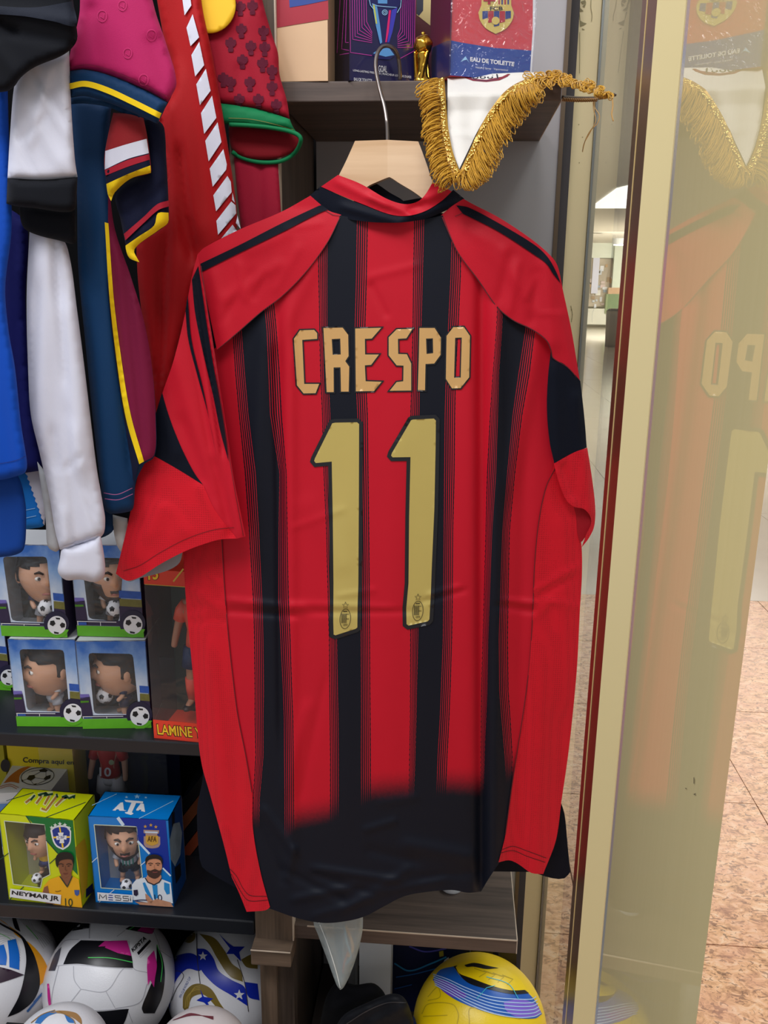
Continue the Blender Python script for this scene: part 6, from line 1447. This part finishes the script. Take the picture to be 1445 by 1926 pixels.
# navy trophy box
M_nv2 = plain((22, 20, 70), 0.35, var=0.1, scale=6, coat=0.3)
A_ = WZ(657, 151.5, zt)
t = thing('perfume_box', 'dark navy perfume box with printed silver and blue cup, second on the upper board', 'box', A_)
ht = 0.20
def yaw_box(px0, px1, pxb, row, depth, yaw, h):
    """box whose front runs from px0 to px1 with the left face visible; yaw turns the front to the right"""
    A = WZ(px0, row, zt); d = rays([(px1, row)])[0]
    e = np.array([math.cos(yaw), math.sin(yaw), 0]); n = np.array([math.sin(yaw), -math.cos(yaw), 0])
    # intersect vertical plane through A with the ray column px1
    tt = ((A-CAM) @ n)/(d @ n); B = CAM+d*tt; B = A+e*((B-A) @ e)
    return A, B, e, n
def build_turned(t, px0, px1, row, depth, yaw, h, mat, mleft):
    A, B, e, n = yaw_box(px0, px1, None, row, depth, yaw, h)
    D = -n*depth; Z = np.array([0, 0, h])
    MB().hexa([A, B, B+D, A+D, A+Z, B+Z, B+D+Z, A+D+Z]).make('body', mat, t, auto=0.0006)
    sheet('left_print', [tuple(proj(p))+(1,) for p in (A+Z*0.98, A+D+Z*0.98, A+D+Z*0.0, A+Z*0.0)], Plane(A, -e), mleft, t, 0.0006, 14, smooth=False, sharp=True)
    return Plane(A, n), Plane(A, -e), A, B, e, n
F, FL, A, B, e, n = build_turned(t, 657, 779, 151.5, 0.075, math.radians(26), ht, M_nv2, plain((10, 10, 30), 0.4))
Zt = lambda L: [(560+p[0]/3.141, p[1]/3.141)+tuple(p[2:]) for p in L]
mm = Multi(F); M_mg = plain((176, 52, 150), 0.45)
for i in range(8):
    d = i*13; lx = 325+d*1.15+ (30 if i == 0 else 0); by = 318-d*1.25 if i else 330
    mm.line(Zt([(308+d*1.05, -60), (312+d*1.05, 250-d*1.35+ (60 if i == 0 else 0)), (440, 262-d*0.75+(66 if i == 0 else 0))]), 1.2, 0.0006)
    mm.line(Zt([(694-d*0.9, -60), (690-d*0.9, 300-d*1.45), (590, 290-d*0.8+(64 if i == 0 else 0))]), 1.2, 0.0006)
mm.make('frame_print', M_mg, t, split=True)
mm = Multi(FL)
for L in ([(640,0),(634,100)], [(648,0),(643,92),(657,95)], [(639,103),(657,100)], [(652,0),(650,80),(656,80)]): mm.line(L, 1.0, 0.0008)
mm.make('frame_print', M_mg, t, split=True)
M_c1 = plain((90, 150, 210), 0.35); M_c2 = plain((26, 30, 90), 0.35); M_c3 = plain((200, 200, 70), 0.4); M_c4 = plain((214, 30, 110), 0.4); M_c5 = plain((60, 60, 180), 0.4)
def tp(n, pts, m, off, sm=False): sheet(n, Zt(pts), F, m, t, off, 5, smooth=False, sharp=not sm)
tp('cup_print', [(420,-60,1),(612,-60,1),(604,30,1),(585,60,1),(560,190,1),(545,262,1),(560,300,1),(572,330,1),(545,352,1),(470,348,1),(440,322,1),(470,300,1),(492,262,1),(470,190,1),(448,60,1),(424,20,1)], M_c2, 0.0008)
tp('cup_print', [(440,25,1),(468,30,1),(486,140,1),(500,250,1),(488,260,1),(462,150,1)], M_c1, 0.0011)
tp('cup_print', [(445,25,1),(454,27,1),(470,140,1),(462,140,1)], M_c3, 0.0014)
tp('cup_print', [(540,60,1),(552,60,1),(538,190,1),(526,250,1),(518,250,1)], M_c4, 0.0014)
tp('cup_print', [(556,60,1),(590,45,1),(560,190,1),(540,250,1),(530,250,1)], M_c5, 0.0011)
tp('cup_print', [(445,315,1),(500,275,1),(535,275,1),(572,325,1),(520,335,1)], M_c1, 0.0011)
tp('cup_print', [(470,-60,1),(530,-60,1),(530,22,1),(475,20,1)], M_c1, 0.0011)
mm = Multi(F)
for L in ([(424,0),(430,30),(450,55)], [(612,0),(608,40),(588,75)], [(440,22),(470,34),(530,40),(585,44)]): mm.line(Zt(L), 1.2, 0.0016)
E = Zt([tuple(p) for p in circle(515, 73, 15, n=16)]); mm.line(E+[E[0]], 1.2, 0.0016); E = Zt([tuple(p) for p in circle(515, 73, 7, n=12)]); mm.line(E+[E[0]], 1.0, 0.0016)
mm.make('cup_line', M_lg, t, split=True)
lettering('word_print', 'GOAL', Zt([(478,386),(528,390),(528,428),(478,424)]), F, M_w, t, 0.0008)
lettering('word_print', 'LONG-LASTING FRESHNESS | FRAÎCHEUR LONGUE DURÉE', Zt([(328,406),(672,446),(672,466),(328,424)]), F, M_w, t, 0.0008)
lettering('word_print', 'EAU DE TOILETTE', Zt([(333,458),(440,468),(440,486),(333,476)]), F, M_w, t, 0.0008)
# boxes further back on the board
t = thing('gift_box', 'maroon and cream box standing behind the navy perfume box', 'box', W(790, 100, 1.24)*np.array([1, 1, 0])+np.array([0, 0, zt]))
x0, x1 = W(742, 100, 1.24)[0], W(842, 100, 1.24)[0]; MB().box((x0, 1.24, zt), (x1, 1.30, zt+0.24)).make('body', plain((92, 14, 30), 0.45), t)
Pq = Plane((0, 1.24, 0), (0, -1, 0))
sheet('cream_print', [(796,-60,1),(832,-60,1),(832,62,1),(812,50,1),(784,28,1)], Pq, plain((226, 206, 140), 0.5), t, 0.0006, 9, smooth=False, sharp=True)
sheet('dark_print', [(784,-60,1),(798,-60,1),(796,20,1),(788,30,1),(784,26,1)], Pq, plain((30, 34, 60), 0.5), t, 0.0008, 9, smooth=False, sharp=True)
# red and blue wrapped box
t = thing('perfume_box', 'red and blue perfume box in shiny wrap with club crest, above the pennant', 'box', WZ(848, 140, zt))
M_rb = plain((206, 62, 74), 0.4, var=0.04); F, FL, A, B, e, n = build_turned(t, 847, 1000, 142, 0.075, math.radians(20), 0.20, M_rb, plain((84, 14, 44), 0.35))
Zq = Zt
sheet('blue_print', [tuple(proj(p))+(1,) for p in (A, B)][::-1]+[(849,76,1),(868,80,1),(930,90,1),(1001,95,1)], F, plain((22, 62, 148), 0.4, var=0.06, scale=60), t, 0.0006, 9, smooth=False, sharp=True)
sheet('left_lower_print', [(849,76,1),(840,77,1),(812,90,1),(812,150,1),(847,142,1)], FL, plain((24, 26, 84), 0.4), t, 0.0010, 9, smooth=False, sharp=True)
sheet('white_edge', [(1003,-40,1),(1009,-40,1),(1006,60,1),(1000,140,1),(997,140,1),(1002,60,1)], F, M_w, t, 0.0009, 12, smooth=False, sharp=True)
M_cg = plain((214, 190, 100), 0.4)
sheet('crest_shield', Zq([(1088,-60,1),(1262,-60,1),(1262,30,1),(1278,75,1),(1268,120),(1230,170),(1170,200,1),(1110,165),(1078,120),(1068,75,1),(1086,30,1)]), F, M_cg, t, 0.0010, 6, smooth=False)
mm = Multi(F); mr = Multi(F)
for k in range(5):
    x = 1092+k*34; (mm if k % 2 == 0 else mr).poly(Zq([(x, 66, 1), (x+32, 64, 1), (x+32, 150-abs(k-2)*22, 1), (x, 158-abs(k-2)*22, 1)]), 0.0013, sp=5)
for k in range(4):
    x = 1186+k*18; (mr if k % 2 == 0 else mm).poly(Zq([(x, -60, 1), (x+9, -60, 1), (x+9, 26, 1), (x, 26, 1)]), 0.0013, sp=5)
mr.poly(Zq([(1124,-60,1),(1140,-60,1),(1140,26,1),(1124,26,1)]), 0.0015); mr.poly(Zq([(1098,-6,1),(1172,-6,1),(1172,8,1),(1098,8,1)]), 0.0015)
mm.make('crest_stripe', plain((34, 56, 130), 0.4), t, split=True); mr.make('crest_stripe', plain((176, 24, 50), 0.4), t, split=True)
sheet('crest_ball', circle(560+1170/3.141, 122/3.141, 7.5, n=18), F, M_cg, t, 0.0018, 8, smooth=False)
lettering('crest_word', 'FCB', Zq([(1136,38),(1212,38),(1212,60),(1138,64)]), F, plain((40, 36, 50), 0.5), t, 0.0015, 0.02)
lettering('word_print', 'EAU DE TOILETTE', Zq([(1020,336),(1282,366),(1278,392),(1020,362)]), F, M_w, t, 0.001, 0.035)
lettering('word_print', 'Natural Spray · Vaporisateur', Zq([(1052,392),(1246,408),(1244,424),(1052,406)]), F, M_w, t, 0.001)
sheet('logo_print', Zq([(962,366,1),(992,332,1),(1016,372,1),(1000,352,1),(984,356,1)]), F, M_lg, t, 0.001, 4, smooth=False)
C_wrap = clear('cellophane', (0.98, 0.98, 1.0), bump=0.9, scale=55, refl=1.6, rough=0.08, haze=0.03)
D = -n*0.078; o1 = A-e*0.002+n*0.002; o2 = B+e*0.002+n*0.002; Zv = np.array([0, 0, 0.203])
wr = MB().add([o1, o2, o2+Zv, o1+Zv, o2+D, o2+D+Zv], [(0, 1, 2, 3), (1, 4, 5, 2)]).make('cellophane_wrap', C_wrap, t)
# golden cup figure
gp = WZ(793, 152, zt)+np.array([0, 0.02, 0]); t = thing('gold_trophy', 'small shiny gold trophy with globe between two perfume boxes', 'trophy', gp)
M_gd = plain((214, 164, 60), 0.14, metal=1.0, var=0.1, bump=0.4, bscale=120)
s_ = np.linalg.norm(gp-CAM)/FPX
pr = [(15, 0), (15, 6), (10, 12), (8, 22), (9, 36), (11, 46), (10, 52)]
MB().lathe([(r_*s_, h_*s_) for r_, h_ in pr], gp, 20).make('stem', M_gd, t, True)
MB().ell(gp+np.array([0, 0, 60*s_]), (16*s_, 16*s_, 16*s_), 22, 14, lambda d, p: p*(1+0.06*math.sin(5*d[0]+3)*math.sin(6*d[2]))).make('globe', M_gd, t, True)
for ph in (0.3, 2.4, 4.4):
    hh = np.linspace(3, 50, 16); pts = [gp+np.array([math.cos(ph+h*0.02)*(11+4*(h/66)**2)*s_, math.sin(ph+h*0.02)*(11+4*(h/66)**2)*s_, h*s_]) for h in hh]
    MB().tube(pts, np.linspace(4.2, 2.6, 16)*s_, 8).make('carved_figure', M_gd, t, True)
MB().ell(gp+np.array([0, 0, 77*s_]), (4*s_, 4*s_, 4*s_), 10, 8).make('top_knob', M_gd, t, True)

# ================================================================ lower right: under the board
zd = DECKR
Fp = fabric((18, 18, 22), 0.85)
wl = WZ(850, 1668, z_w); t = thing('bottle_cap', 'round white cap lying on the lower walnut board under the hem', 'cap', wl)
MB().lathe([(0.0172, 0), (0.0176, 0.002), (0.0176, 0.008), (0.0165, 0.0095)], wl, 32).make('rim', M_w, t, True)
MB().lathe([(0.013, 0.0095), (0.0125, 0.0102)], wl, 32).make('disc', plain((240, 240, 240), 0.4), t, True)
YBg = 1.0
t = thing('plastic_bag', 'clear pointed plastic bag hanging below the shirt hem', 'bag', W(641, 1862, YBg))
bo = curve([(598,1640,1),(676,1640,1),(683,1735),(676,1780),(660,1830),(646,1858),(640,1862,1),(633,1852),(614,1800),(597,1755),(590,1735)], 7)
Sb = Surf(YBg, bo, 0.006, 18, [(606, 1735, 638, 1850, 0.004, 4), (650, 1740, 645, 1850, 0.003, 8), (625, 1740, 640, 1840, -0.003, 6)], (0.001, 12, 60, 3))
pillow('bag_film', bo, Sb, clear('bag_film', (0.86, 0.90, 0.90), bump=0.8, scale=40, refl=1.4, rough=0.12, haze=0.42, hazecol=(196, 206, 208)), t, 7, 0.004)
stroke('seam', [(600,1735),(616,1775),(632,1825),(640,1858)], 1.8, Sb, plain((226, 232, 230), 0.3), t, 0.0005)
for L, c_, w in (([(650,1742),(660,1765),(664,1785),(655,1800)], (214, 170, 120), 5), ([(648,1742),(652,1770),(660,1798),(650,1815)], (130, 180, 200), 4), ([(655,1790),(648,1810),(645,1830)], (210, 130, 110), 2.5)):
    stroke('shimmer_label', L, w, Sb, plain(c_, 0.3), t, -0.003)
YW = 1.16
def back_slab(name, label, cat, pts, Y, th, mat, group=None):
    P = [W(p[0], p[1], Y) for p in pts]; n = len(P)
    V = P+[p+np.array([0, th, 0]) for p in P]
    F = [tuple(range(n))[::-1], tuple(range(n, 2*n))]+[(i, (i+1) % n, n+(i+1) % n, n+i) for i in range(n)]
    t = thing(name, label, cat, np.array([(P[0][0]+P[1][0])/2, Y, min(p[2] for p in P)]), group); obj('body', V, F, mat, t); return t
zpx = lambda px, Y: proj((W(px, 1850, Y)[0], Y, zd))[1]
t = back_slab('white_box', 'plain white box standing behind the black bag under the walnut board', 'box', [(676,1764),(736,1764),(733,zpx(733,1.15)),(676,zpx(676,1.15))], 1.15, 0.05, M_w)
t = back_slab('white_box', 'grey white box edge left of the plain white box under the board', 'box', [(655,1768),(668,1768),(668,zpx(668,1.2)),(655,zpx(655,1.2))], 1.2, 0.05, plain((180, 182, 186), 0.5))
t = back_slab('blue_pack', 'dark blue printed pack behind the yellow ball', 'pack', [(738,1772),(884,1776),(882,zpx(882,1.23)),(738,zpx(738,1.23))], 1.23, 0.05, plain((10, 26, 74), 0.3, var=0.4, scale=9))
Pp = Plane((0, 1.23, 0), (0, -1, 0))
for L, c_, w in (([(742,1812),(770,1826),(812,1812),(840,1800)], (50, 150, 220), 3), ([(745,1838),(780,1832),(820,1822)], (40, 120, 210), 2), ([(770,1780),(800,1790),(840,1784)], (90, 90, 200), 3), ([(742,1860),(775,1852)], (30, 100, 190), 2)):
    stroke('light_streak', L, w, Pp, plain(c_, 0.3), t, 0.0008)
sheet('sleeve_print', [(836,1806,1),(844,1800,1),(848,1828,1),(840,1838,1),(824,1832,1)], Pp, plain((200, 206, 220), 0.4), t, 0.0008, 7, smooth=False)
sheet('number_print', [(826,1790,1),(834,1788,1),(835,1798,1),(827,1800,1)], Pp, plain((170, 160, 60), 0.4), t, 0.0008, 5, smooth=False)
t = back_slab('black_pack', 'glossy black pack behind the right side of the yellow ball', 'pack', [(886,1786),(972,1790),(970,zpx(970,1.225)),(886,zpx(886,1.225))], 1.225, 0.05, plain((20, 22, 30), 0.2))
MB().ell(W(934, 1806, 1.218), (0.006, 0.004, 0.007), 10, 6).make('silver_tag', plain((220, 220, 226), 0.15, metal=1.0), t, True)
def cushion(name, label, cat, outline, Y, mat, folds, th=0.02):
    o = curve(outline, 9); S = Surf(Y, o, th*0.6, 14, folds, (0.004, 16, 30, 5)); t = thing(name, label, cat, W(o[:, 0].mean(), o[:, 1].max(), Y)); pillow('body', o, S, mat, t, 9, 0.02); return t, S
t, S = cushion('black_bag', 'folded black bag with sheen left of the yellow ball', 'bag', [(628,1936,1),(648,1908),(690,1886),(735,1869),(758,1874),(772,1900),(780,1940),(776,2010,1),(630,2010,1)], 1.05, fabric((26, 27, 32), 0.5), [(700,1925,770,1890,0.006,7),(720,1950,780,1930,0.006,8)])
stroke('piping', [(652,1926),(690,1902),(730,1886),(764,1886)], 2.0, S, plain((54, 56, 62), 0.5), t, 0.001)
t, S = cushion('black_pouch', 'black pouch in shadow below the clear plastic bag', 'bag', [(596,2000,1),(602,1930),(614,1874),(636,1846),(668,1852),(705,1850),(728,1880),(730,2010,1)], 1.10, Fp, [(620,1900,700,1870,0.006,9)])

# ================================================================ balls
def ball_at(name, label, px, py, rpx, R, mat, group='footballs on the lowest shelf'):
    z = FPX*R/rpx; c = CAM+rays([(px, py)])[0]*z
    t = thing(name, label, 'ball', c-np.array([0, 0, R]), group)
    MB().ell(c, (R, R, R), 64, 40).make('cover', mat, t, True); return t, Ball(c, R)
def bp(t, B, n, pts, c, off=0.0006, sm=True, rough=0.35, sp=5): sheet(n, pts, B, c if not isinstance(c, tuple) else plain(c, rough), t, off, sp, sharp=not sm)
M_ballw = plain((226, 226, 232), 0.34, var=0.03, bump=0.15, bscale=500); M_seam = plain((182, 182, 190), 0.5)
Zc = lambda L: [(p[0]/2.89, 1390+p[1]/2.89)+tuple(p[2:]) for p in L]
t, B = ball_at('football', 'white football with black and magenta flashes, middle of the lowest shelf', 207, 1846, 119, 0.105, M_ballw)
KB = plain((20, 20, 26), 0.35)
def seams(t, B, Ls, w=1.4, m=M_seam):
    mm = Multi(B)
    for L in Ls: mm.line(Zc(L), w, 0.0004, smooth=True)
    mm.make('panel_seam', m, t, split=True)
seams(t, B, [[(300,1235),(400,1225),(560,1240),(720,1250)], [(400,1235),(405,1310),(440,1360)], [(440,1360),(575,1370),(655,1265)], [(440,1360),(370,1450),(350,1480)], [(575,1370),(625,1460)], [(655,1265),(680,1240)], [(320,1230),(280,1440),(330,1460)], [(330,1460),(500,1475),(690,1465)], [(625,1465),(760,1430),(800,1330)], [(487,1000),(485,1085)], [(635,1075),(680,1040)], [(700,1100),(725,1245),(800,1270)], [(820,1010),(870,1150),(860,1300)], [(870,1150),(930,1190)], [(300,1180),(350,1100),(430,1090)], [(690,1465),(720,1540)]])
bp(t, B, 'black_panel', Zc([(345,1225,1),(380,1150),(440,1095,1),(560,1098),(690,1100,1),(715,1180),(724,1245,1),(560,1238),(430,1222)]), KB)
bp(t, B, 'magenta_flash', Zc([(535,1130,1),(570,1100,1),(690,1097,1),(708,1160),(712,1180,1),(640,1165,1),(570,1135,1),(575,1128,1)]), (200, 40, 140), 0.0010)
bp(t, B, 'black_panel', Zc([(390,1045,1),(430,1005,1),(487,998,1),(485,1030,1)]), KB)
bp(t, B, 'black_panel', Zc([(680,1035,1),(720,1010,1),(840,1030,1),(825,1060),(760,1050)]), KB)
bp(t, B, 'magenta_flash', Zc([(745,1045,1),(775,1018,1),(840,1028,1),(825,1062,1)]), (200, 40, 140), 0.0010)
bp(t, B, 'black_panel', Zc([(850,1120,1),(880,1180),(895,1280),(880,1400),(840,1490,1),(780,1490,1),(770,1460),(800,1380),(845,1260)]), KB)
bp(t, B, 'magenta_flash', Zc([(835,1150,1),(850,1230),(840,1300),(835,1350,1),(815,1310,1),(802,1340,1),(797,1240,1),(800,1190,1)]), (200, 40, 140), 0.0012)
bp(t, B, 'black_panel', Zc([(330,1455,1),(500,1480),(700,1466,1),(680,1530),(640,1600,1),(450,1600,1),(360,1520)]), KB)
bp(t, B, 'black_panel', Zc([(265,1260,1),(300,1170),(335,1130,1),(320,1200),(300,1260,1)]), (70, 70, 84))
bp(t, B, 'magenta_flash', Zc([(258,1330,1),(268,1330,1),(280,1440,1),(272,1470,1),(262,1420)]), (200, 40, 140))
mm = Multi(B); mm.line(Zc([(480,1190),(600,1192),(720,1215)]), 1.6, 0.0014, smooth=True); mm.line(Zc([(850,1120),(878,1220),(870,1320)]), 1.6, 0.0014, smooth=True); mm.line(Zc([(700,1040),(740,1015)]), 1.6, 0.0014); mm.make('green_line', plain((70, 200, 90), 0.4), t, split=True)
lettering('word_print', 'KIPSTA', Zc([(712,1142),(786,1068),(796,1090),(722,1162)]), B, KB, t, 0.0010, 0.035)
bp(t, B, 'word_bar', Zc([(744,1162,1),(812,1092,1),(820,1102,1),(752,1176,1)]), KB, 0.0010, False)
mm = Multi(B); mm.line(Zc([(755,1185),(812,1128)]), 0.8, 0.001); mm.line(Zc([(760,1192),(800,1152)]), 0.8, 0.001); mm.make('small_print', M_seam, t, split=True)
# left ball
t, B = ball_at('football', 'white football with black, orange and blue bands at the left edge', -14, 1838, 119, 0.105, M_ballw)
OR = (232, 158, 24)
bp(t, B, 'orange_band', Zc([(-20,970,1),(40,1010),(90,1070),(160,1110),(225,1180),(258,1250),(250,1300),(215,1340,1),(180,1200),(120,1075),(0,985)]), OR)
bp(t, B, 'black_band', Zc([(-20,990,1),(90,1050),(135,1090),(190,1190),(215,1330),(180,1420),(110,1480),(40,1510,1),(100,1400),(130,1290),(140,1180),(110,1080),(0,1010)]), KB, 0.0009)
bp(t, B, 'blue_block', Zc([(40,1098,1),(85,1088,1),(104,1170),(103,1255,1),(50,1240,1),(48,1170)]), (20, 104, 200), 0.001, True)
bp(t, B, 'blue_block', Zc([(-30,1130,1),(20,1118,1),(36,1180),(32,1230,1),(-30,1225,1)]), (20, 104, 200), 0.001, True)
bp(t, B, 'dark_patch', Zc([(-30,1232,1),(60,1255,1),(130,1282,1),(50,1310),(-30,1335,1)]), (52, 34, 52), 0.0012)
bp(t, B, 'black_band', Zc([(62,965,1),(82,965,1),(100,1020),(110,1050,1),(80,1030)]), KB, 0.001)
mm = Multi(B)
for k in range(6): mm.line(Zc([(95+k*14,968+k*6),(140+k*10,1020+k*4),(190+k*12,1070),(236+k*9,1140-k*8)]), 1.4, 0.0006, smooth=True)
for k in range(5): mm.line(Zc([(-10,1060+k*16),(40,1068+k*8),(80,1080+k*20),(110,1150+k*14)]), 1.1, 0.0005, smooth=True)
mm.make('embossed_line', plain((196, 196, 200), 0.4), t, split=True)
mm = Multi(B); mm.line(Zc([(140,1015),(180,1060),(205,1090)]), 1.6, 0.0009, smooth=True); mm.line(Zc([(0,1060),(50,1085),(70,1110)]), 1.2, 0.0009, smooth=True); mm.make('green_line', plain((110, 196, 110), 0.4), t, split=True)
mm = Multi(B); mm.line(Zc([(146,1480),(180,1440),(220,1390)]), 4, 0.0012); mm.line(Zc([(180,1430),(240,1365)]), 2, 0.0012); mm.make('small_print', plain((60, 110, 180), 0.4), t, split=True)
# star ball
t, B = ball_at('football', 'white, blue and gold football with white stars beside the walnut post', 430, 1849, 113, 0.105, M_ballw)
BU = (18, 44, 176); GD = (128, 108, 46)
bp(t, B, 'blue_swirl', Zc([(930,1210,1),(960,1180),(1040,1165),(1090,1200),(1090,1260),(1020,1250),(960,1310),(930,1400),(925,1480,1),(915,1400),(912,1290)]), BU)
bp(t, B, 'blue_swirl', Zc([(1070,1140,1),(1120,1145),(1160,1190),(1190,1260),(1260,1310),(1330,1350),(1345,1450,1),(1270,1400),(1160,1330),(1080,1230)]), BU)
bp(t, B, 'blue_swirl', Zc([(1330,1320,1),(1400,1330,1),(1410,1420,1),(1350,1400)]), BU)
bp(t, B, 'gold_swirl', Zc([(1085,1060,1),(1160,1080),(1220,1150),(1260,1220),(1310,1260),(1320,1320,1),(1250,1290),(1180,1190),(1140,1120)]), GD)
bp(t, B, 'gold_swirl', Zc([(1000,1100,1),(1010,1070),(1060,1055),(1060,1090),(1030,1110)]), GD)
bp(t, B, 'gold_swirl', Zc([(995,1460,1),(1000,1390),(1040,1340),(1090,1330),(1150,1360),(1200,1440),(1260,1520,1),(1190,1470),(1110,1390),(1050,1400),(1030,1440),(1020,1490)]), GD)
bp(t, B, 'gold_swirl', Zc([(1310,1200,1),(1370,1170),(1400,1180,1),(1400,1250,1),(1340,1240)]), GD)
bp(t, B, 'blue_swirl', Zc([(1190,1060,1),(1240,1110),(1270,1130,1),(1330,1130,1),(1300,1160,1),(1310,1210,1),(1270,1170,1),(1230,1170,1),(1250,1140,1)]), BU, 0.001)
bp(t, B, 'blue_swirl', Zc([(1090,1360,1),(1110,1400,1),(1160,1410,1),(1130,1430,1),(1150,1470,1),(1210,1500),(1280,1530,1),(1200,1500),(1130,1450,1),(1110,1430,1),(1070,1420,1),(1100,1400,1)]), BU, 0.001)
for x, y, r_ in ((1105,1182,26), (1300,1390,30)): bp(t, B, 'white_star', Zc(star(x, y, r_)), M_w, 0.0013, False, sp=3)
mm = Multi(B); mm.line(Zc([(1070,1060),(1075,1200),(1090,1330)]), 1.4, 0.0012, smooth=True); mm.line(Zc([(1290,1200),(1330,1330),(1350,1480)]), 1.4, 0.0012, smooth=True); mm.line(Zc([(940,1260),(985,1265),(1000,1290),(960,1360),(935,1420)]), 1.2, 0.0008, smooth=True)
mm.make('panel_seam', plain((60, 56, 60), 0.5), t, split=True)
for k in range(3): stroke('gold_line', Zc([(1010+k*10,1460-k*6),(1020+k*8,1400-k*4),(1060,1365-k*8),(1090,1362-k*10)]), 1.2, B, plain((176, 150, 70), 0.4), t, 0.0012)
lettering('word_print', 'FIFA CLUB WORLD CUP', Zc([(975,1400),(1030,1290),(1040,1298),(985,1408)]), B, plain((70, 90, 160), 0.4), t, 0.0009)
# two small balls in front, cut by the lower edge
t, B = ball_at('small_ball', 'small white ball with blue and tan print at the bottom left edge', 112, 1992, 94, 0.065, M_ballw, 'small balls in front')
bp(t, B, 'blue_print', Zc([(190,1545,1),(215,1510),(280,1480),(310,1490,1),(260,1510),(220,1550,1)]), (60, 120, 190)); bp(t, B, 'blue_print', Zc([(350,1500,1),(390,1520),(405,1545,1),(370,1540)]), (60, 120, 190))
bp(t, B, 'tan_print', Zc([(270,1490,1),(320,1478),(410,1490),(440,1520),(445,1555,1),(400,1520),(340,1495)]), (170, 130, 84))
mm = Multi(B); mm.line(Zc([(170,1545),(230,1500),(300,1476)]), 1.6, 0.0008, smooth=True); mm.line(Zc([(320,1480),(400,1530),(410,1560)]), 1.6, 0.0008, smooth=True); mm.make('panel_seam', plain((150, 116, 70), 0.5), t, split=True)
lo1 = t
t, B = ball_at('small_ball', 'small pale ball with dark maroon print below the starry football', 378, 2001, 96, 0.065, plain((206, 200, 200), 0.35, var=0.05), 'small balls in front')
for k in range(5): stroke('maroon_line', Zc([(940+k*10,1530-k*4),(1040,1505-k*3),(1160,1510+k*4)]), 1.0, B, plain((110, 50, 60), 0.5), t, 0.0006)
zlo = min(lo1.location[2], t.location[2]); 
MB().box((-0.62, 0.76, 0), (-0.16, 0.96, zlo-0.0005)).make('front_step', plain((22, 22, 25), 0.6), bs)
# yellow ball
Zd = lambda L: [(440+p[0]/2.189, 1560+p[1]/2.189)+tuple(p[2:]) for p in L]
t, B = ball_at('football', 'bright yellow football with blue, violet and white bands under the walnut board', 902, 1931, 125, 0.105, plain((240, 206, 10), 0.34, var=0.03, bump=0.1, bscale=400))
zb_y = B.c[2]-0.105
bp(t, B, 'blue_band', Zd([(820,620,1),(850,580),(905,565,1),(940,610),(1020,640),(1130,665),(1200,665,1),(1235,700),(1268,760,1),(1240,778),(1150,775),(1050,755),(930,710),(860,665)]), (22, 92, 186))
bp(t, B, 'black_band', Zd([(905,566,1),(930,560,1),(960,600),(1050,640),(1130,660),(1190,660),(1215,676,1),(1150,680),(1050,660),(960,630)]), KB, 0.001)
bp(t, B, 'violet_band', Zd([(822,622,1),(860,618),(930,660),(960,690),(900,690),(850,655)]), (110, 60, 190), 0.0009)
bp(t, B, 'violet_band', Zd([(1110,710,1),(1180,700),(1240,720),(1262,752,1),(1230,772),(1160,770),(1120,745)]), (128, 100, 214), 0.0009)
mm = Multi(B)
for k in range(6):
    f = k/5; mm.line(Zd([(822+8*f,628+14*f-30*(1-f)),(880+6*f,640+32*f-22*(1-f)),(960,655+60*f),(1060,690+66*f),(1160,700+74*f),(1235-10*(1-f),700+70*f),(1262-20*(1-f),690+66*f)]), 1.8, 0.0013, smooth=True)
mm.make('white_line', plain((176, 204, 244), 0.4), t, split=True)
bp(t, B, 'yellow_cap', Zd([(915,570,1),(935,552),(985,545),(1060,556),(1130,585),(1180,625),(1203,662,1),(1140,664),(1060,645),(980,615),(930,595)]), (244, 210, 10), 0.0012)
bp(t, B, 'logo_print', Zd([(950,562,1),(990,553),(1050,566),(1090,574,1),(1040,578),(985,568),(960,570)]), KB, 0.0016)
mm = Multi(B)
for k in range(4): mm.line(Zd([(990+k*38,575+k*9),(1040+k*36,592+k*9),(1010+k*38,610+k*11)]), 1.6, 0.0015)
mm.line(Zd([(775,760),(800,720),(900,720),(925,760),(920,800)]), 1.8, 0.0006, smooth=True); mm.line(Zd([(970,800),(975,735),(1080,760),(1180,780)]), 1.8, 0.0006, smooth=True); mm.line(Zd([(780,770),(880,765)]), 1.6, 0.0006); mm.line(Zd([(800,690),(840,650),(850,690),(800,705)]), 1.6, 0.0006, smooth=True)
mm.make('embossed_line', plain((196, 170, 20), 0.4), t, split=True)
mm = Multi(B); mm.line(Zd([(1000,700),(1040,655),(1075,645)]), 1.2, 0.0018); mm.line(Zd([(1040,610),(1130,640),(1170,700)]), 1.2, 0.0018, smooth=True); mm.make('cyan_line', plain((60, 190, 210), 0.4), t, split=True)
bp(t, B, 'blue_band', Zd([(722,800,1),(736,760,1),(748,780),(760,830,1),(730,830,1)]), (30, 90, 190))
